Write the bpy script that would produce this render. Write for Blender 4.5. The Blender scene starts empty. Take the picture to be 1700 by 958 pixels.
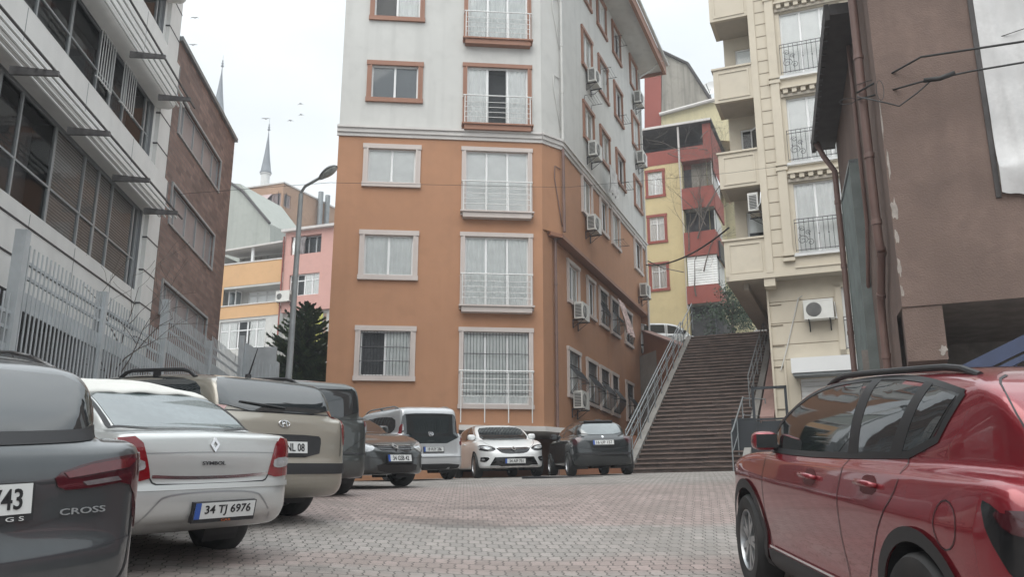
import bpy, bmesh, math, random
import numpy as np
from mathutils import Vector, Matrix, noise as mnoise
from mathutils.geometry import delaunay_2d_cdt
R=math.radians
rnd=random.Random(7)
sc=bpy.context.scene
COL=sc.collection
# ------------------------------------------------------------------ camera
F_PX=1480.0; TH=R(14.7); CZ=1.3
cam=bpy.data.cameras.new('camera'); camo=bpy.data.objects.new('camera',cam); COL.objects.link(camo)
camo.location=(0,0,CZ); camo.rotation_euler=(R(90)+TH,0,0)
cam.sensor_width=36; cam.lens=F_PX/1700*36; cam.clip_start=.05; cam.clip_end=3000
sc.camera=camo
# ------------------------------------------------------------------ sky
SUN_EL,SUN_AZ=R(50),R(205)          # azimuth clockwise from +Y
w=bpy.data.worlds.new('World'); sc.world=w; w.use_nodes=True
nt=w.node_tree; nt.nodes.clear()
N=nt.nodes.new; L=nt.links.new
out=N('ShaderNodeOutputWorld'); bg=N('ShaderNodeBackground'); sky=N('ShaderNodeTexSky')
sky.sky_type='NISHITA'; sky.sun_disc=False; sky.sun_elevation=SUN_EL; sky.sun_rotation=SUN_AZ; sky.dust_density=3
sk=N('ShaderNodeVectorMath'); sk.operation='SCALE'; sk.inputs['Scale'].default_value=.09
L(sky.outputs[0],sk.inputs[0])
tc=N('ShaderNodeTexCoord'); mp=N('ShaderNodeMapping'); mp.inputs['Scale'].default_value=(1,1,2.2)
L(tc.outputs['Generated'],mp.inputs[0])
nz=N('ShaderNodeTexNoise'); nz.inputs['Scale'].default_value=1.7; nz.inputs['Detail'].default_value=7; nz.inputs['Roughness'].default_value=.5
L(mp.outputs[0],nz.inputs['Vector'])
cr=N('ShaderNodeValToRGB'); cr.color_ramp.elements[0].position=.40; cr.color_ramp.elements[1].position=.66
cr.color_ramp.elements[0].color=(.50,.54,.565,1); cr.color_ramp.elements[1].color=(.67,.70,.71,1)
L(nz.outputs['Fac'],cr.inputs[0])
mx=N('ShaderNodeMix'); mx.data_type='RGBA'; mx.inputs['Factor'].default_value=.93
# overcast sky: the zenith is about twice as bright as the band near the horizon
sx_=N('ShaderNodeSeparateXYZ'); L(tc.outputs['Generated'],sx_.inputs[0]); zr=N('ShaderNodeMapRange'); zr.interpolation_type='SMOOTHSTEP'
for i_,v_ in ((1,.42),(2,1.0),(3,1.0),(4,2.6)): zr.inputs[i_].default_value=v_
L(sx_.outputs[2],zr.inputs[0]); zm=N('ShaderNodeVectorMath'); zm.operation='SCALE'; L(cr.outputs[0],zm.inputs[0]); L(zr.outputs[0],zm.inputs['Scale'])
L(sk.outputs[0],mx.inputs[6]); L(zm.outputs[0],mx.inputs[7]); L(mx.outputs[2],bg.inputs[0]); bg.inputs[1].default_value=1.0
L(bg.outputs[0],out.inputs[0])
# ------------------------------------------------------------------ sun
sl=bpy.data.lights.new('sun','SUN'); sl.energy=1.3; sl.angle=R(60); sl.color=(1,.96,.9)
so=bpy.data.objects.new('sun',sl); COL.objects.link(so)
sd=Vector((math.sin(SUN_AZ)*math.cos(SUN_EL),math.cos(SUN_AZ)*math.cos(SUN_EL),math.sin(SUN_EL)))
so.rotation_euler=sd.to_track_quat('Z','Y').to_euler()
vs=sc.view_settings; vs.view_transform='Standard'; vs.look='None'; vs.exposure=0.78; vs.gamma=1; vs.use_curve_mapping=False
# ------------------------------------------------------------------ helpers
def tag(o,label=None,cat=None,group=None,kind=None):
    if label: o['label']=label
    if cat: o['category']=cat
    if group: o['group']=group
    if kind: o['kind']=kind
    return o
def empty(name,loc,label,cat,group=None,rot=None):
    o=bpy.data.objects.new(name,None); COL.objects.link(o); o.location=loc; o.empty_display_size=.2
    if rot is not None:
        o.rotation_euler=rot if not isinstance(rot,(int,float)) else (0,0,rot)
    return tag(o,label,cat,group)
def kids(o): return [c for c in COL.objects if c.parent==o]
def copy_tree(o,parent=None):
    c=o.copy(); COL.objects.link(c)
    if parent is not None: c.parent=parent
    for ch in kids(o): copy_tree(ch,c)
    return c
CT,ST=math.cos(TH),math.sin(TH)
def ray(px,py):
    u=(px-850)/F_PX; v=(479-py)/F_PX
    return Vector((u,CT-v*ST,ST+v*CT))
def at(px,py,Y):
    d=ray(px,py); t=Y/d.y
    return Vector((d.x*t,Y,CZ+d.z*t))
# materials -------------------------------------------------------------
def setmix(nt,a,b,fac,typ='MIX'):
    m=nt.nodes.new('ShaderNodeMix'); m.data_type='RGBA'; m.blend_type=typ
    if hasattr(fac,'links'): nt.links.new(fac,m.inputs[0])
    else: m.inputs[0].default_value=fac
    for i,s in ((6,a),(7,b)):
        if hasattr(s,'links'): nt.links.new(s,m.inputs[i])
        else: m.inputs[i].default_value=(*s,1)
    return m.outputs[2]
def noise_fac(nt,scale,detail=5,lo=.35,hi=.65,vec=None,stretch=None,dist=0):
    t=nt.nodes.new('ShaderNodeTexCoord'); n=nt.nodes.new('ShaderNodeTexNoise')
    n.inputs['Scale'].default_value=scale; n.inputs['Detail'].default_value=detail; n.inputs['Distortion'].default_value=dist
    v=t.outputs['Object']
    if stretch:
        mp=nt.nodes.new('ShaderNodeMapping'); mp.inputs['Scale'].default_value=stretch; nt.links.new(v,mp.inputs[0]); v=mp.outputs[0]
    nt.links.new(v,n.inputs['Vector'])
    r=nt.nodes.new('ShaderNodeMapRange'); r.inputs[1].default_value=lo; r.inputs[2].default_value=hi
    nt.links.new(n.outputs['Fac'],r.inputs[0])
    return r.outputs[0]
def M(name,col,rough=.8,metal=0,var=.12,vs=.8,grime=0,bump=0,bs=60,coat=0,ior=None,streak=0,dark=None,spec=None):
    m=bpy.data.materials.new(name); m.use_nodes=True; nt=m.node_tree; b=nt.nodes['Principled BSDF']
    b.inputs['Roughness'].default_value=rough; b.inputs['Metallic'].default_value=metal
    if coat: b.inputs['Coat Weight'].default_value=coat; b.inputs['Coat Roughness'].default_value=.03
    if ior: b.inputs['IOR'].default_value=ior
    if spec is not None: b.inputs['Specular IOR Level'].default_value=spec
    c=col
    if var:
        f=noise_fac(nt,vs); lo=tuple(max(0,x*(1-var)) for x in col); hi=tuple(min(1,x*(1+var)) for x in col)
        c=setmix(nt,lo,hi,f)
        f2=noise_fac(nt,vs*9,6); c=setmix(nt,c,tuple(x*(1-var*.8) for x in col),setscale(nt,f2,.5))
    if streak:
        f=noise_fac(nt,1.0,6,.48,.72,stretch=(3.2,3.2,.18)); c=setmix(nt,c,dark or tuple(x*.45 for x in col),setscale(nt,f,streak))
    if grime:
        f=noise_fac(nt,2.3,8,.5,.75,dist=.4); c=setmix(nt,c,dark or tuple(x*.4 for x in col),setscale(nt,f,grime))
    if hasattr(c,'links'): nt.links.new(c,b.inputs['Base Color'])
    else: b.inputs['Base Color'].default_value=(*c,1)
    if bump:
        n=nt.nodes.new('ShaderNodeTexNoise'); n.inputs['Scale'].default_value=bs; n.inputs['Detail'].default_value=4
        t=nt.nodes.new('ShaderNodeTexCoord'); nt.links.new(t.outputs['Object'],n.inputs['Vector'])
        bp=nt.nodes.new('ShaderNodeBump'); bp.inputs['Strength'].default_value=min(1,bump); bp.inputs['Distance'].default_value=.01
        nt.links.new(n.outputs['Fac'],bp.inputs['Height']); nt.links.new(bp.outputs[0],b.inputs['Normal'])
    return m
def setscale(nt,s,k):
    m=nt.nodes.new('ShaderNodeMath'); m.operation='MULTIPLY'; m.inputs[1].default_value=k; nt.links.new(s,m.inputs[0]); return m.outputs[0]
def glass_mat(name,tint=(.8,.86,.86),refl=1.6):
    m=bpy.data.materials.new(name); m.use_nodes=True; nt=m.node_tree; nt.nodes.clear()
    o=nt.nodes.new('ShaderNodeOutputMaterial'); mx=nt.nodes.new('ShaderNodeMixShader'); tr=nt.nodes.new('ShaderNodeBsdfTransparent')
    gl=nt.nodes.new('ShaderNodeBsdfGlossy'); fr=nt.nodes.new('ShaderNodeFresnel')
    tr.inputs[0].default_value=(*tint,1); gl.inputs['Roughness'].default_value=.02; fr.inputs[0].default_value=refl
    nt.links.new(fr.outputs[0],mx.inputs[0]); nt.links.new(tr.outputs[0],mx.inputs[1]); nt.links.new(gl.outputs[0],mx.inputs[2]); nt.links.new(mx.outputs[0],o.inputs[0])
    return m
# mesh builder -------------------------------------------------------------
class MB:
    def __init__(s): s.v=[]; s.f=[]; s.m=[]; s.mats=[]
    def mi(s,m):
        if m not in s.mats: s.mats.append(m)
        return s.mats.index(m)
    def add(s,vs,fs,m):
        k=len(s.v); s.v+= [tuple(v) for v in vs]; i=s.mi(m)
        for f in fs: s.f.append(tuple(k+a for a in f)); s.m.append(i)
    def quad(s,a,b,c,d,m): s.add([a,b,c,d],[(0,1,2,3)],m)
    def hexa(s,p,m):   # 8 pts: bottom 4 ccw, top 4
        s.add(p,[(0,3,2,1),(4,5,6,7),(0,1,5,4),(1,2,6,5),(2,3,7,6),(3,0,4,7)],m)
    def box(s,x0,x1,y0,y1,z0,z1,m):
        s.hexa([(x0,y0,z0),(x1,y0,z0),(x1,y1,z0),(x0,y1,z0),(x0,y0,z1),(x1,y0,z1),(x1,y1,z1),(x0,y1,z1)],m)
    def tube(s,pts,r,m,n=8,cap=True):
        pts=[Vector(p) for p in pts]; k=len(s.v); i=s.mi(m); P=len(pts)
        rs=r if isinstance(r,(list,tuple)) else [r]*P
        up=None
        for j,p in enumerate(pts):
            t=(pts[min(j+1,P-1)]-pts[max(j-1,0)])
            if t.length<1e-9: t=Vector((0,0,1))
            t.normalize()
            if up is None: up=t.orthogonal().normalized()
            else:
                up=up-t*up.dot(t)
                up=up.normalized() if up.length>1e-6 else t.orthogonal().normalized()
            b=t.cross(up)
            for a in range(n):
                an=2*math.pi*a/n; s.v.append(tuple(p+(up*math.cos(an)+b*math.sin(an))*rs[j]))
        for j in range(P-1):
            for a in range(n):
                q=(a+1)%n; s.f.append((k+j*n+a,k+j*n+q,k+(j+1)*n+q,k+(j+1)*n+a)); s.m.append(i)
        if cap:
            s.f.append(tuple(k+a for a in reversed(range(n)))); s.m.append(i)
            s.f.append(tuple(k+(P-1)*n+a for a in range(n))); s.m.append(i)
    def lathe(s,prof,m,axis='z',n=24,c=(0,0,0)):   # prof [(r,h)]
        k=len(s.v); i=s.mi(m); P=len(prof)
        for r_,h in prof:
            for a in range(n):
                an=2*math.pi*a/n; x,y=r_*math.cos(an),r_*math.sin(an)
                p=(x,y,h) if axis=='z' else ((h,x,y) if axis=='x' else (y,h,x))
                s.v.append((p[0]+c[0],p[1]+c[1],p[2]+c[2]))
        for j in range(P-1):
            for a in range(n):
                q=(a+1)%n; s.f.append((k+j*n+a,k+j*n+q,k+(j+1)*n+q,k+(j+1)*n+a)); s.m.append(i)
    def build(s,name,parent=None,smooth=False,loc=None,auto=None):
        if not s.v: return None
        me=bpy.data.meshes.new(name)
        off=Vector((0,0,0))
        if parent is not None and parent.get('_world'): off=Vector(parent['_world'])
        if loc is not None: off=Vector(loc)
        me.from_pydata([(a[0]-off.x,a[1]-off.y,a[2]-off.z) for a in s.v],[],s.f)
        for m in s.mats: me.materials.append(m)
        me.polygons.foreach_set('material_index',s.m)
        if smooth: me.polygons.foreach_set('use_smooth',[True]*len(me.polygons))
        me.update()
        if smooth and auto: me.set_sharp_from_angle(angle=R(auto))
        o=bpy.data.objects.new(name,me); COL.objects.link(o)
        if parent is not None:
            o.parent=parent
            if parent.get('_world'): o['_world']=parent['_world']
        elif loc is not None: o.location=loc
        return o
def wthing(name,loc,label,cat,group=None):     # thing whose parts are given in world coordinates
    o=empty(name,loc,label,cat,group); o['_world']=tuple(loc); return o
class Fac:
    """vertical wall plane: s along D, z up, n outwards"""
    def __init__(s,O,ang):
        s.O=Vector((O[0],O[1],0)); s.a=ang; s.D=Vector((math.cos(ang),math.sin(ang),0)); s.N=Vector((math.sin(ang),-math.cos(ang),0))
    def p(s,a,z,n=0): return s.O+s.D*a+s.N*n+Vector((0,0,z))
    def px(s,x,y,n=0):
        d=ray(x,y); C=Vector((0,0,CZ)); t=((s.O+s.N*n-C).dot(s.N))/d.dot(s.N); q=C+d*t
        return (q-s.O).dot(s.D),q.z
    def box(s,mb,s0,s1,z0,z1,n0,n1,m):
        a=[s.p(s0,z0,n1),s.p(s1,z0,n1),s.p(s1,z0,n0),s.p(s0,z0,n0)]
        mb.hexa(a+[v+Vector((0,0,z1-z0)) for v in a],m)
    def quad(s,mb,s0,s1,z0,z1,n,m): mb.quad(s.p(s0,z0,n),s.p(s1,z0,n),s.p(s1,z1,n),s.p(s0,z1,n),m)
    def wall(s,mb,s0,s1,z0,z1,holes,m,n=0,rev=.14,mr=None):
        S=sorted({s0,s1,*[min(max(h[i],s0),s1) for h in holes for i in (0,1)]}); Z=sorted({z0,z1,*[min(max(h[i],z0),z1) for h in holes for i in (2,3)]})
        for i in range(len(S)-1):
            for j in range(len(Z)-1):
                a=(S[i]+S[i+1])/2; b=(Z[j]+Z[j+1])/2
                if any(h[0]<a<h[1] and h[2]<b<h[3] for h in holes): continue
                s.quad(mb,S[i],S[i+1],Z[j],Z[j+1],n,m)
        for h in holes:
            a,b,c,d=h[:4]; mm=mr or m
            mb.quad(s.p(a,c,n),s.p(a,d,n),s.p(a,d,n-rev),s.p(a,c,n-rev),mm); mb.quad(s.p(b,c,n),s.p(b,c,n-rev),s.p(b,d,n-rev),s.p(b,d,n),mm)
            mb.quad(s.p(a,c,n),s.p(a,c,n-rev),s.p(b,c,n-rev),s.p(b,c,n),mm); mb.quad(s.p(a,d,n),s.p(b,d,n),s.p(b,d,n-rev),s.p(a,d,n-rev),mm)
def curtain_mesh(F,mb,s0,s1,z0,z1,n,m,fold=.016,per=.17,seed=0):
    k=max(6,int((s1-s0)/.025)); ph=seed*1.7
    pts=[(s0+(s1-s0)*i/k) for i in range(k+1)]
    off=[fold*math.sin(2*math.pi*a/per+ph+1.3*math.sin(a*3+ph)) for a in pts]
    for i in range(k):
        mb.quad(F.p(pts[i],z0,n+off[i]),F.p(pts[i+1],z0,n+off[i+1]),F.p(pts[i+1],z1,n+off[i+1]),F.p(pts[i],z1,n+off[i]),m)
def window(F,s0,s1,z0,z1,par,n=0,div=2,fm=None,sur=None,sw=.12,sp=.05,curt='full',rev=.10,fw=.055,trans=None,sill=None,cm=None,openp=None,seed=None,cuts=None,gl=None):
    """hole s0..s1,z0..z1 is in the wall already; builds frame(+surround), pane, curtain+dark room"""
    seed=seed if seed is not None else rnd.random()*9
    mb=MB(); nf=n-rev+.05
    B=lambda a,b,c,d,n0=nf-.05,n1=nf,m=fm: F.box(mb,a,b,c,d,n0,n1,m)
    B(s0,s0+fw,z0,z1); B(s1-fw,s1,z0,z1); B(s0+fw,s1-fw,z0,z0+fw); B(s0+fw,s1-fw,z1-fw,z1)
    cs=cuts or [i/div for i in range(1,div)]
    for c in cs: x=s0+(s1-s0)*c; B(x-fw*.6,x+fw*.6,z0+fw,z1-fw,nf-.05,nf+.008)
    if trans: B(s0+fw,s1-fw,z0+(z1-z0)*trans-fw*.45,z0+(z1-z0)*trans+fw*.45,nf-.045,nf+.004)
    if sur:
        e=.004
        F.box(mb,s0-sw,s0+e,z0-sw*.0,z1-e,n-.01,n+sp,sur); F.box(mb,s1-e,s1+sw,z0,z1-e,n-.01,n+sp,sur)
        F.box(mb,s0-sw-.02,s1+sw+.02,z1-e,z1+sw,n-.01,n+sp+.025,sur)
        F.box(mb,s0-sw-.02,s1+sw+.02,z0-sw,z0+.0,n-.01,n+sp+.035,sill or sur)
        # inner bead, a second step of the moulding
        F.box(mb,s0-.05,s0+.006,z0+.002,z1-.006,n+sp-.005,n+sp+.02,sur); F.box(mb,s1-.006,s1+.05,z0+.002,z1-.006,n+sp-.005,n+sp+.02,sur)
    w_=mb.build('window',par)
    mb=MB(); F.quad(mb,s0+fw*.5,s1-fw*.5,z0+fw*.5,z1-fw*.5,nf-.025,gl or MT['glass']); mb.build('pane',w_)
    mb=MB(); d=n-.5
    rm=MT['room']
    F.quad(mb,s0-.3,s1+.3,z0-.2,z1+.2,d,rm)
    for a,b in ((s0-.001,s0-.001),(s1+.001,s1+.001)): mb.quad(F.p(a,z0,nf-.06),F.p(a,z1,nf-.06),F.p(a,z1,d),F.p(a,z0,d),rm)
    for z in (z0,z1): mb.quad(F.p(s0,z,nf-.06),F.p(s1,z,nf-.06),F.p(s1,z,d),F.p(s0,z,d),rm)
    cmm=cm or MT['curtain']; nc=nf-.045
    if curt=='full': curtain_mesh(F,mb,s0,s1,z0,z1,nc,cmm,seed=seed)
    elif curt=='sides': 
        w3=(s1-s0)*.36; curtain_mesh(F,mb,s0,s0+w3,z0,z1,nc,cmm,seed=seed); curtain_mesh(F,mb,s1-w3,s1,z0,z1,nc,cmm,seed=seed)
    elif curt=='right': curtain_mesh(F,mb,s0+(s1-s0)*.5,s1,z0,z1,nc,cmm,seed=seed)
    elif curt=='left': curtain_mesh(F,mb,s0,s0+(s1-s0)*.5,z0,z1,nc,cmm,seed=seed)
    elif curt=='blind': F.quad(mb,s0,s1,z0+(z1-z0)*.02,z1,nc,cmm)
    elif curt=='halfblind': F.quad(mb,s0,s1,z0+(z1-z0)*.45,z1,nc,cmm)
    mb.build('curtain' if curt!='none' else 'room',w_)
    return w_
def text_mesh(mb,txt,h,r,u,c,m,thick=.002,sx=1.0,bold=0.0,width=None):
    """text centred at c, letter height h, right r, up u"""
    cu=bpy.data.curves.new('t','FONT'); cu.body=txt; cu.size=1; cu.extrude=.01; cu.offset=bold; cu.resolution_u=3
    o=bpy.data.objects.new('t',cu); COL.objects.link(o)
    dg=bpy.context.evaluated_depsgraph_get(); me=bpy.data.meshes.new_from_object(o.evaluated_get(dg))
    vs=[v.co.copy() for v in me.vertices]; fs=[tuple(p.vertices) for p in me.polygons]
    bpy.data.objects.remove(o); bpy.data.curves.remove(cu)
    x0=min(v.x for v in vs); x1=max(v.x for v in vs); y0=min(v.y for v in vs); y1=max(v.y for v in vs)
    k=h/(y1-y0); kx=k*sx
    if width: kx=width/(x1-x0)
    n=r.cross(u)
    out=[c+r*((v.x-(x0+x1)/2)*kx)+u*((v.y-(y0+y1)/2)*k)+n*(thick if v.z>0 else 0) for v in vs]
    mb.add(out,fs,m); bpy.data.meshes.remove(me)
MT={}
MT['glass']=glass_mat('window_glass',(.98,.99,.99),1.45)
MT['glass_low']=glass_mat('filmed_glass',(.9,.9,.9),1.22)
MT['room']=M('painted_room_shade',(.085,.088,.092),.9,var=0)  # unlit depth behind openings, painted as a near-black sheet
MT['curtain']=M('net_curtain',(.90,.92,.91),.9,var=.05,vs=3)
MT['curtain_w']=M('white_curtain',(.94,.95,.94),.9,var=.05,vs=3)
MT['blind']=M('beige_blind',(.36,.33,.29),.85,var=.06)
MT['pvc']=M('white_pvc',(.72,.73,.73),.4,var=.05)
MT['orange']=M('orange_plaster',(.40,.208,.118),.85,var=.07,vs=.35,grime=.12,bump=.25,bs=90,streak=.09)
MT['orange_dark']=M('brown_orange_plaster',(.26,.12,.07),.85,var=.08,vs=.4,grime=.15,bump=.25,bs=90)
MT['white']=M('offwhite_plaster',(.54,.54,.52),.85,var=.05,vs=.4,grime=.14,bump=.25,bs=90,streak=.18)
MT['surbrown']=M('brown_window_surround',(.28,.135,.085),.6,var=.06)
MT['surcream']=M('cream_window_surround',(.52,.46,.43),.6,var=.05,grime=.1)
MT['cornice']=M('grey_cornice',(.56,.54,.52),.7,var=.06,grime=.12)
MT['white_metal']=M('white_painted_metal',(.66,.67,.66),.35,var=.05)
MT['iron']=M('dark_wrought_iron',(.03,.03,.035),.5,var=.1)
MT['steel']=M('galvanised_steel',(.24,.26,.27),.5,.3,var=.12,vs=4,grime=.25)
MT['black']=M('black_plastic',(.018,.018,.02),.55,var=.1)
MT['blackgloss']=M('gloss_black',(.012,.012,.013),.12,var=0)
MT['rubber']=M('tyre_rubber',(.022,.022,.023),.8,var=.2,vs=9,dark=(.1,.09,.08),grime=.25)
MT['badge']=M('badge_grey',(.27,.28,.285),.35,.2,var=0)
MT['dim_lens']=M('smoked_clear_lens',(.16,.16,.165),.12,.2,var=.3,vs=14,coat=1)
MT['chrome']=M('chrome',(.75,.75,.76),.15,1,var=0)
MT['alloy']=M('alloy_rim',(.36,.37,.38),.3,.8,var=.05)
MT['plate']=M('plate_white',(.62,.63,.62),.4,var=.05)
MT['plate_blue']=M('plate_blue',(.03,.09,.35),.4,var=0)
MT['ink']=M('plate_black_ink',(.01,.01,.012),.5,var=0)
MT['red_lens']=M('red_lens',(.17,.006,.01),.1,var=.15,vs=12,coat=1)
MT['darkred_lens']=M('dark_red_lens',(.05,.008,.012),.1,var=.15,vs=12,coat=1)
MT['clear_lens']=M('clear_lens',(.42,.43,.44),.12,.3,var=.35,vs=14,coat=1)
MT['car_glass']=M('car_glass',(.018,.022,.024),.03,var=0,ior=1.95)
MT['car_glass_pale']=M('car_glass_pale',(.10,.125,.13),.03,var=.3,vs=1.5,ior=2.1)
MT['tile_dark']=M('dark_roof_edge',(.06,.055,.055),.8,var=.2,vs=5,bump=.3)
MT['cable']=M('black_cable',(.02,.02,.02),.6,var=0)
MT['ac']=M('ac_casing',(.60,.60,.57),.5,var=.06,grime=.2)
MT['ac_dark']=M('ac_grille',(.05,.05,.05),.6,var=0)
def paver_mat():
    m=bpy.data.materials.new('interlocking_pavers'); m.use_nodes=True; nt=m.node_tree; b=nt.nodes['Principled BSDF']; N=nt.nodes.new; L=nt.links.new
    t=N('ShaderNodeTexCoord'); rot=N('ShaderNodeMapping'); rot.inputs['Rotation'].default_value=(0,0,R(-3)); L(t.outputs['Object'],rot.inputs[0])
    sp=N('ShaderNodeSeparateXYZ'); L(rot.outputs[0],sp.inputs[0])
    def mth(op,a,b_=None,c=None):
        n=N('ShaderNodeMath'); n.operation=op
        for i,s in enumerate((a,b_,c)):
            if s is None: continue
            if hasattr(s,'links'): L(s,n.inputs[i])
            else: n.inputs[i].default_value=s
        return n.outputs[0]
    tri=mth('PINGPONG',sp.outputs[1],.05)             # zigzag edges of the stones
    wav=mth('MULTIPLY_ADD',tri,.36,sp.outputs[0])
    tri2=mth('PINGPONG',sp.outputs[0],.05); wav2=mth('MULTIPLY_ADD',tri2,.36,sp.outputs[1])
    cb=N('ShaderNodeCombineXYZ'); L(wav,cb.inputs[0]); L(wav2,cb.inputs[1])
    br=N('ShaderNodeTexBrick'); L(cb.outputs[0],br.inputs['Vector']); br.inputs['Scale'].default_value=1
    br.inputs['Brick Width'].default_value=.112; br.inputs['Row Height'].default_value=.215; br.inputs['Mortar Size'].default_value=.0055; br.inputs['Mortar Smooth'].default_value=.2
    br.inputs['Color1'].default_value=(0,0,0,1); br.inputs['Color2'].default_value=(1,1,1,1); br.inputs['Mortar'].default_value=(.5,.5,.5,1); br.offset=.5
    # zones
    nzf=N('ShaderNodeTexNoise'); nzf.inputs['Scale'].default_value=.8; L(t.outputs['Object'],nzf.inputs['Vector'])
    yy=mth('MULTIPLY_ADD',nzf.outputs['Fac'],1.0,sp.outputs[1])
    ramp=N('ShaderNodeValToRGB'); mr=N('ShaderNodeMapRange'); mr.inputs[1].default_value=4; mr.inputs[2].default_value=24; L(yy,mr.inputs[0]); L(mr.outputs[0],ramp.inputs[0])
    el=ramp.color_ramp; el.interpolation='LINEAR'
    stops=[(4,1),(7.2,.6),(7.5,.15),(7.75,.9),(8.2,.8),(8.5,.1),(10.2,.05),(10.6,1),(14.5,.9),(16.2,.75),(17.2,.05),(24,0)]
    el.elements[0].position=0; el.elements[0].color=(.45,.45,.45,1); el.elements[1].position=1; el.elements[1].color=(0,0,0,1)
    for y,v in stops[1:-1]:
        e=el.elements.new((y-4)/20); e.color=(v,v,v,1)
    grey=setmix(nt,(.235,.219,.205),(.31,.29,.272),br.outputs['Color']); red=setmix(nt,(.245,.182,.168),(.32,.25,.232),br.outputs['Color'])
    jit=mth('MULTIPLY_ADD',br.outputs['Color'],.22,-.11); zf=mth('ADD',ramp.outputs[0],jit); 
    n=N('ShaderNodeClamp'); L(zf,n.inputs[0])
    c=setmix(nt,grey,red,setscale(nt,n.outputs[0],.85))
    c=setmix(nt,c,(.055,.05,.045),br.outputs['Fac'])
    f=noise_fac(nt,.9,8,.45,.75,dist=.5); c=setmix(nt,c,(.15,.135,.12),setscale(nt,f,.5))
    f=noise_fac(nt,14,6,.5,.8); c=setmix(nt,c,(.12,.11,.10),setscale(nt,f,.45))
    f=noise_fac(nt,.45,4,.62,.70,stretch=(1,2.2,1)); c=setmix(nt,c,(.07,.065,.06),setscale(nt,f,.5))
    L(c,b.inputs['Base Color']); b.inputs['Roughness'].default_value=.8
    bp=N('ShaderNodeBump'); bp.invert=True; bp.inputs['Strength'].default_value=.6; bp.inputs['Distance'].default_value=.01; L(br.outputs['Fac'],bp.inputs['Height'])
    n2=N('ShaderNodeTexNoise'); n2.inputs['Scale'].default_value=60; L(t.outputs['Object'],n2.inputs['Vector'])
    bp2=N('ShaderNodeBump'); bp2.inputs['Strength'].default_value=.25; bp2.inputs['Distance'].default_value=.005; L(n2.outputs['Fac'],bp2.inputs['Height']); L(bp.outputs[0],bp2.inputs['Normal'])
    L(bp2.outputs[0],b.inputs['Normal'])
    return m
MT['pavers']=paver_mat()
def brick_mat(name,c1,c2,mort,w=.22,h=.07,ms=.008,ax=0):
    m=bpy.data.materials.new(name); m.use_nodes=True; nt=m.node_tree; b=nt.nodes['Principled BSDF']; N=nt.nodes.new; L=nt.links.new
    t=N('ShaderNodeTexCoord'); sp=N('ShaderNodeSeparateXYZ'); L(t.outputs['Object'],sp.inputs[0]); cb=N('ShaderNodeCombineXYZ')
    L(sp.outputs[ax],cb.inputs[0]); L(sp.outputs[2],cb.inputs[1])
    br=N('ShaderNodeTexBrick'); L(cb.outputs[0],br.inputs['Vector']); br.inputs['Scale'].default_value=1
    br.inputs['Brick Width'].default_value=w; br.inputs['Row Height'].default_value=h; br.inputs['Mortar Size'].default_value=ms
    br.inputs['Color1'].default_value=(*c1,1); br.inputs['Color2'].default_value=(*c2,1); br.inputs['Mortar'].default_value=(*mort,1)
    f=noise_fac(nt,1.1,6,.4,.7); c=setmix(nt,br.outputs[0],tuple(x*.6 for x in c1),setscale(nt,f,.5))
    L(c,b.inputs['Base Color']); b.inputs['Roughness'].default_value=.85
    bp=N('ShaderNodeBump'); bp.invert=True; bp.inputs['Strength'].default_value=.5; bp.inputs['Distance'].default_value=.01; L(br.outputs['Fac'],bp.inputs['Height']); L(bp.outputs[0],b.inputs['Normal'])
    return m
MT['brick']=brick_mat('brown_brick_cladding',(.17,.112,.095),(.31,.205,.172),(.20,.165,.15),w=.42,h=.13,ms=.012,ax=1)
# ------------------------------------------------------------------ ground
_gy=[-40,0,10,13,16,20,24,30,60]; _gz=[-3.0,0,1.27,1.62,1.90,2.2,2.46,2.75,3.2]
def gnd(x,y):
    z=float(np.interp(y,_gy,_gz))
    cl=float(np.interp(y,[0,4.5,6.5,10,13,20,30],[-.045,-.05,-.06,-.045,-.01,.024,.028])); cr_=float(np.interp(y,[0,7,12,20,30],[0,0,.01,.024,.028]))
    k=1/(1+math.exp(-max(-30,min(30,x*2.2)))); return z+(cl*(1-k)+cr_*k)*max(-9,min(9,x))
def gsm(x,y):
    return sum(gnd(x+a,y+b) for a,b in ((0,0),(0,.8),(0,-.8),(0,1.6),(0,-1.6)))/5
mb=MB()
xs=[-400,-200,-60,-30]+list(np.arange(-16,16.1,.8))+[30,60,200,400]
ys=[-120,-40,-15]+list(np.arange(-6,44,.8))+[60,120,250,500]
for y in ys:
    for x in xs: mb.v.append((x,y,gsm(x,y)))
W_=len(xs); i=mb.mi(MT['pavers'])
for j in range(len(ys)-1):
    for k in range(W_-1): mb.f.append((j*W_+k,j*W_+k+1,(j+1)*W_+k+1,(j+1)*W_+k)); mb.m.append(i)
tag(mb.build('ground',smooth=True),kind='structure')
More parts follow.
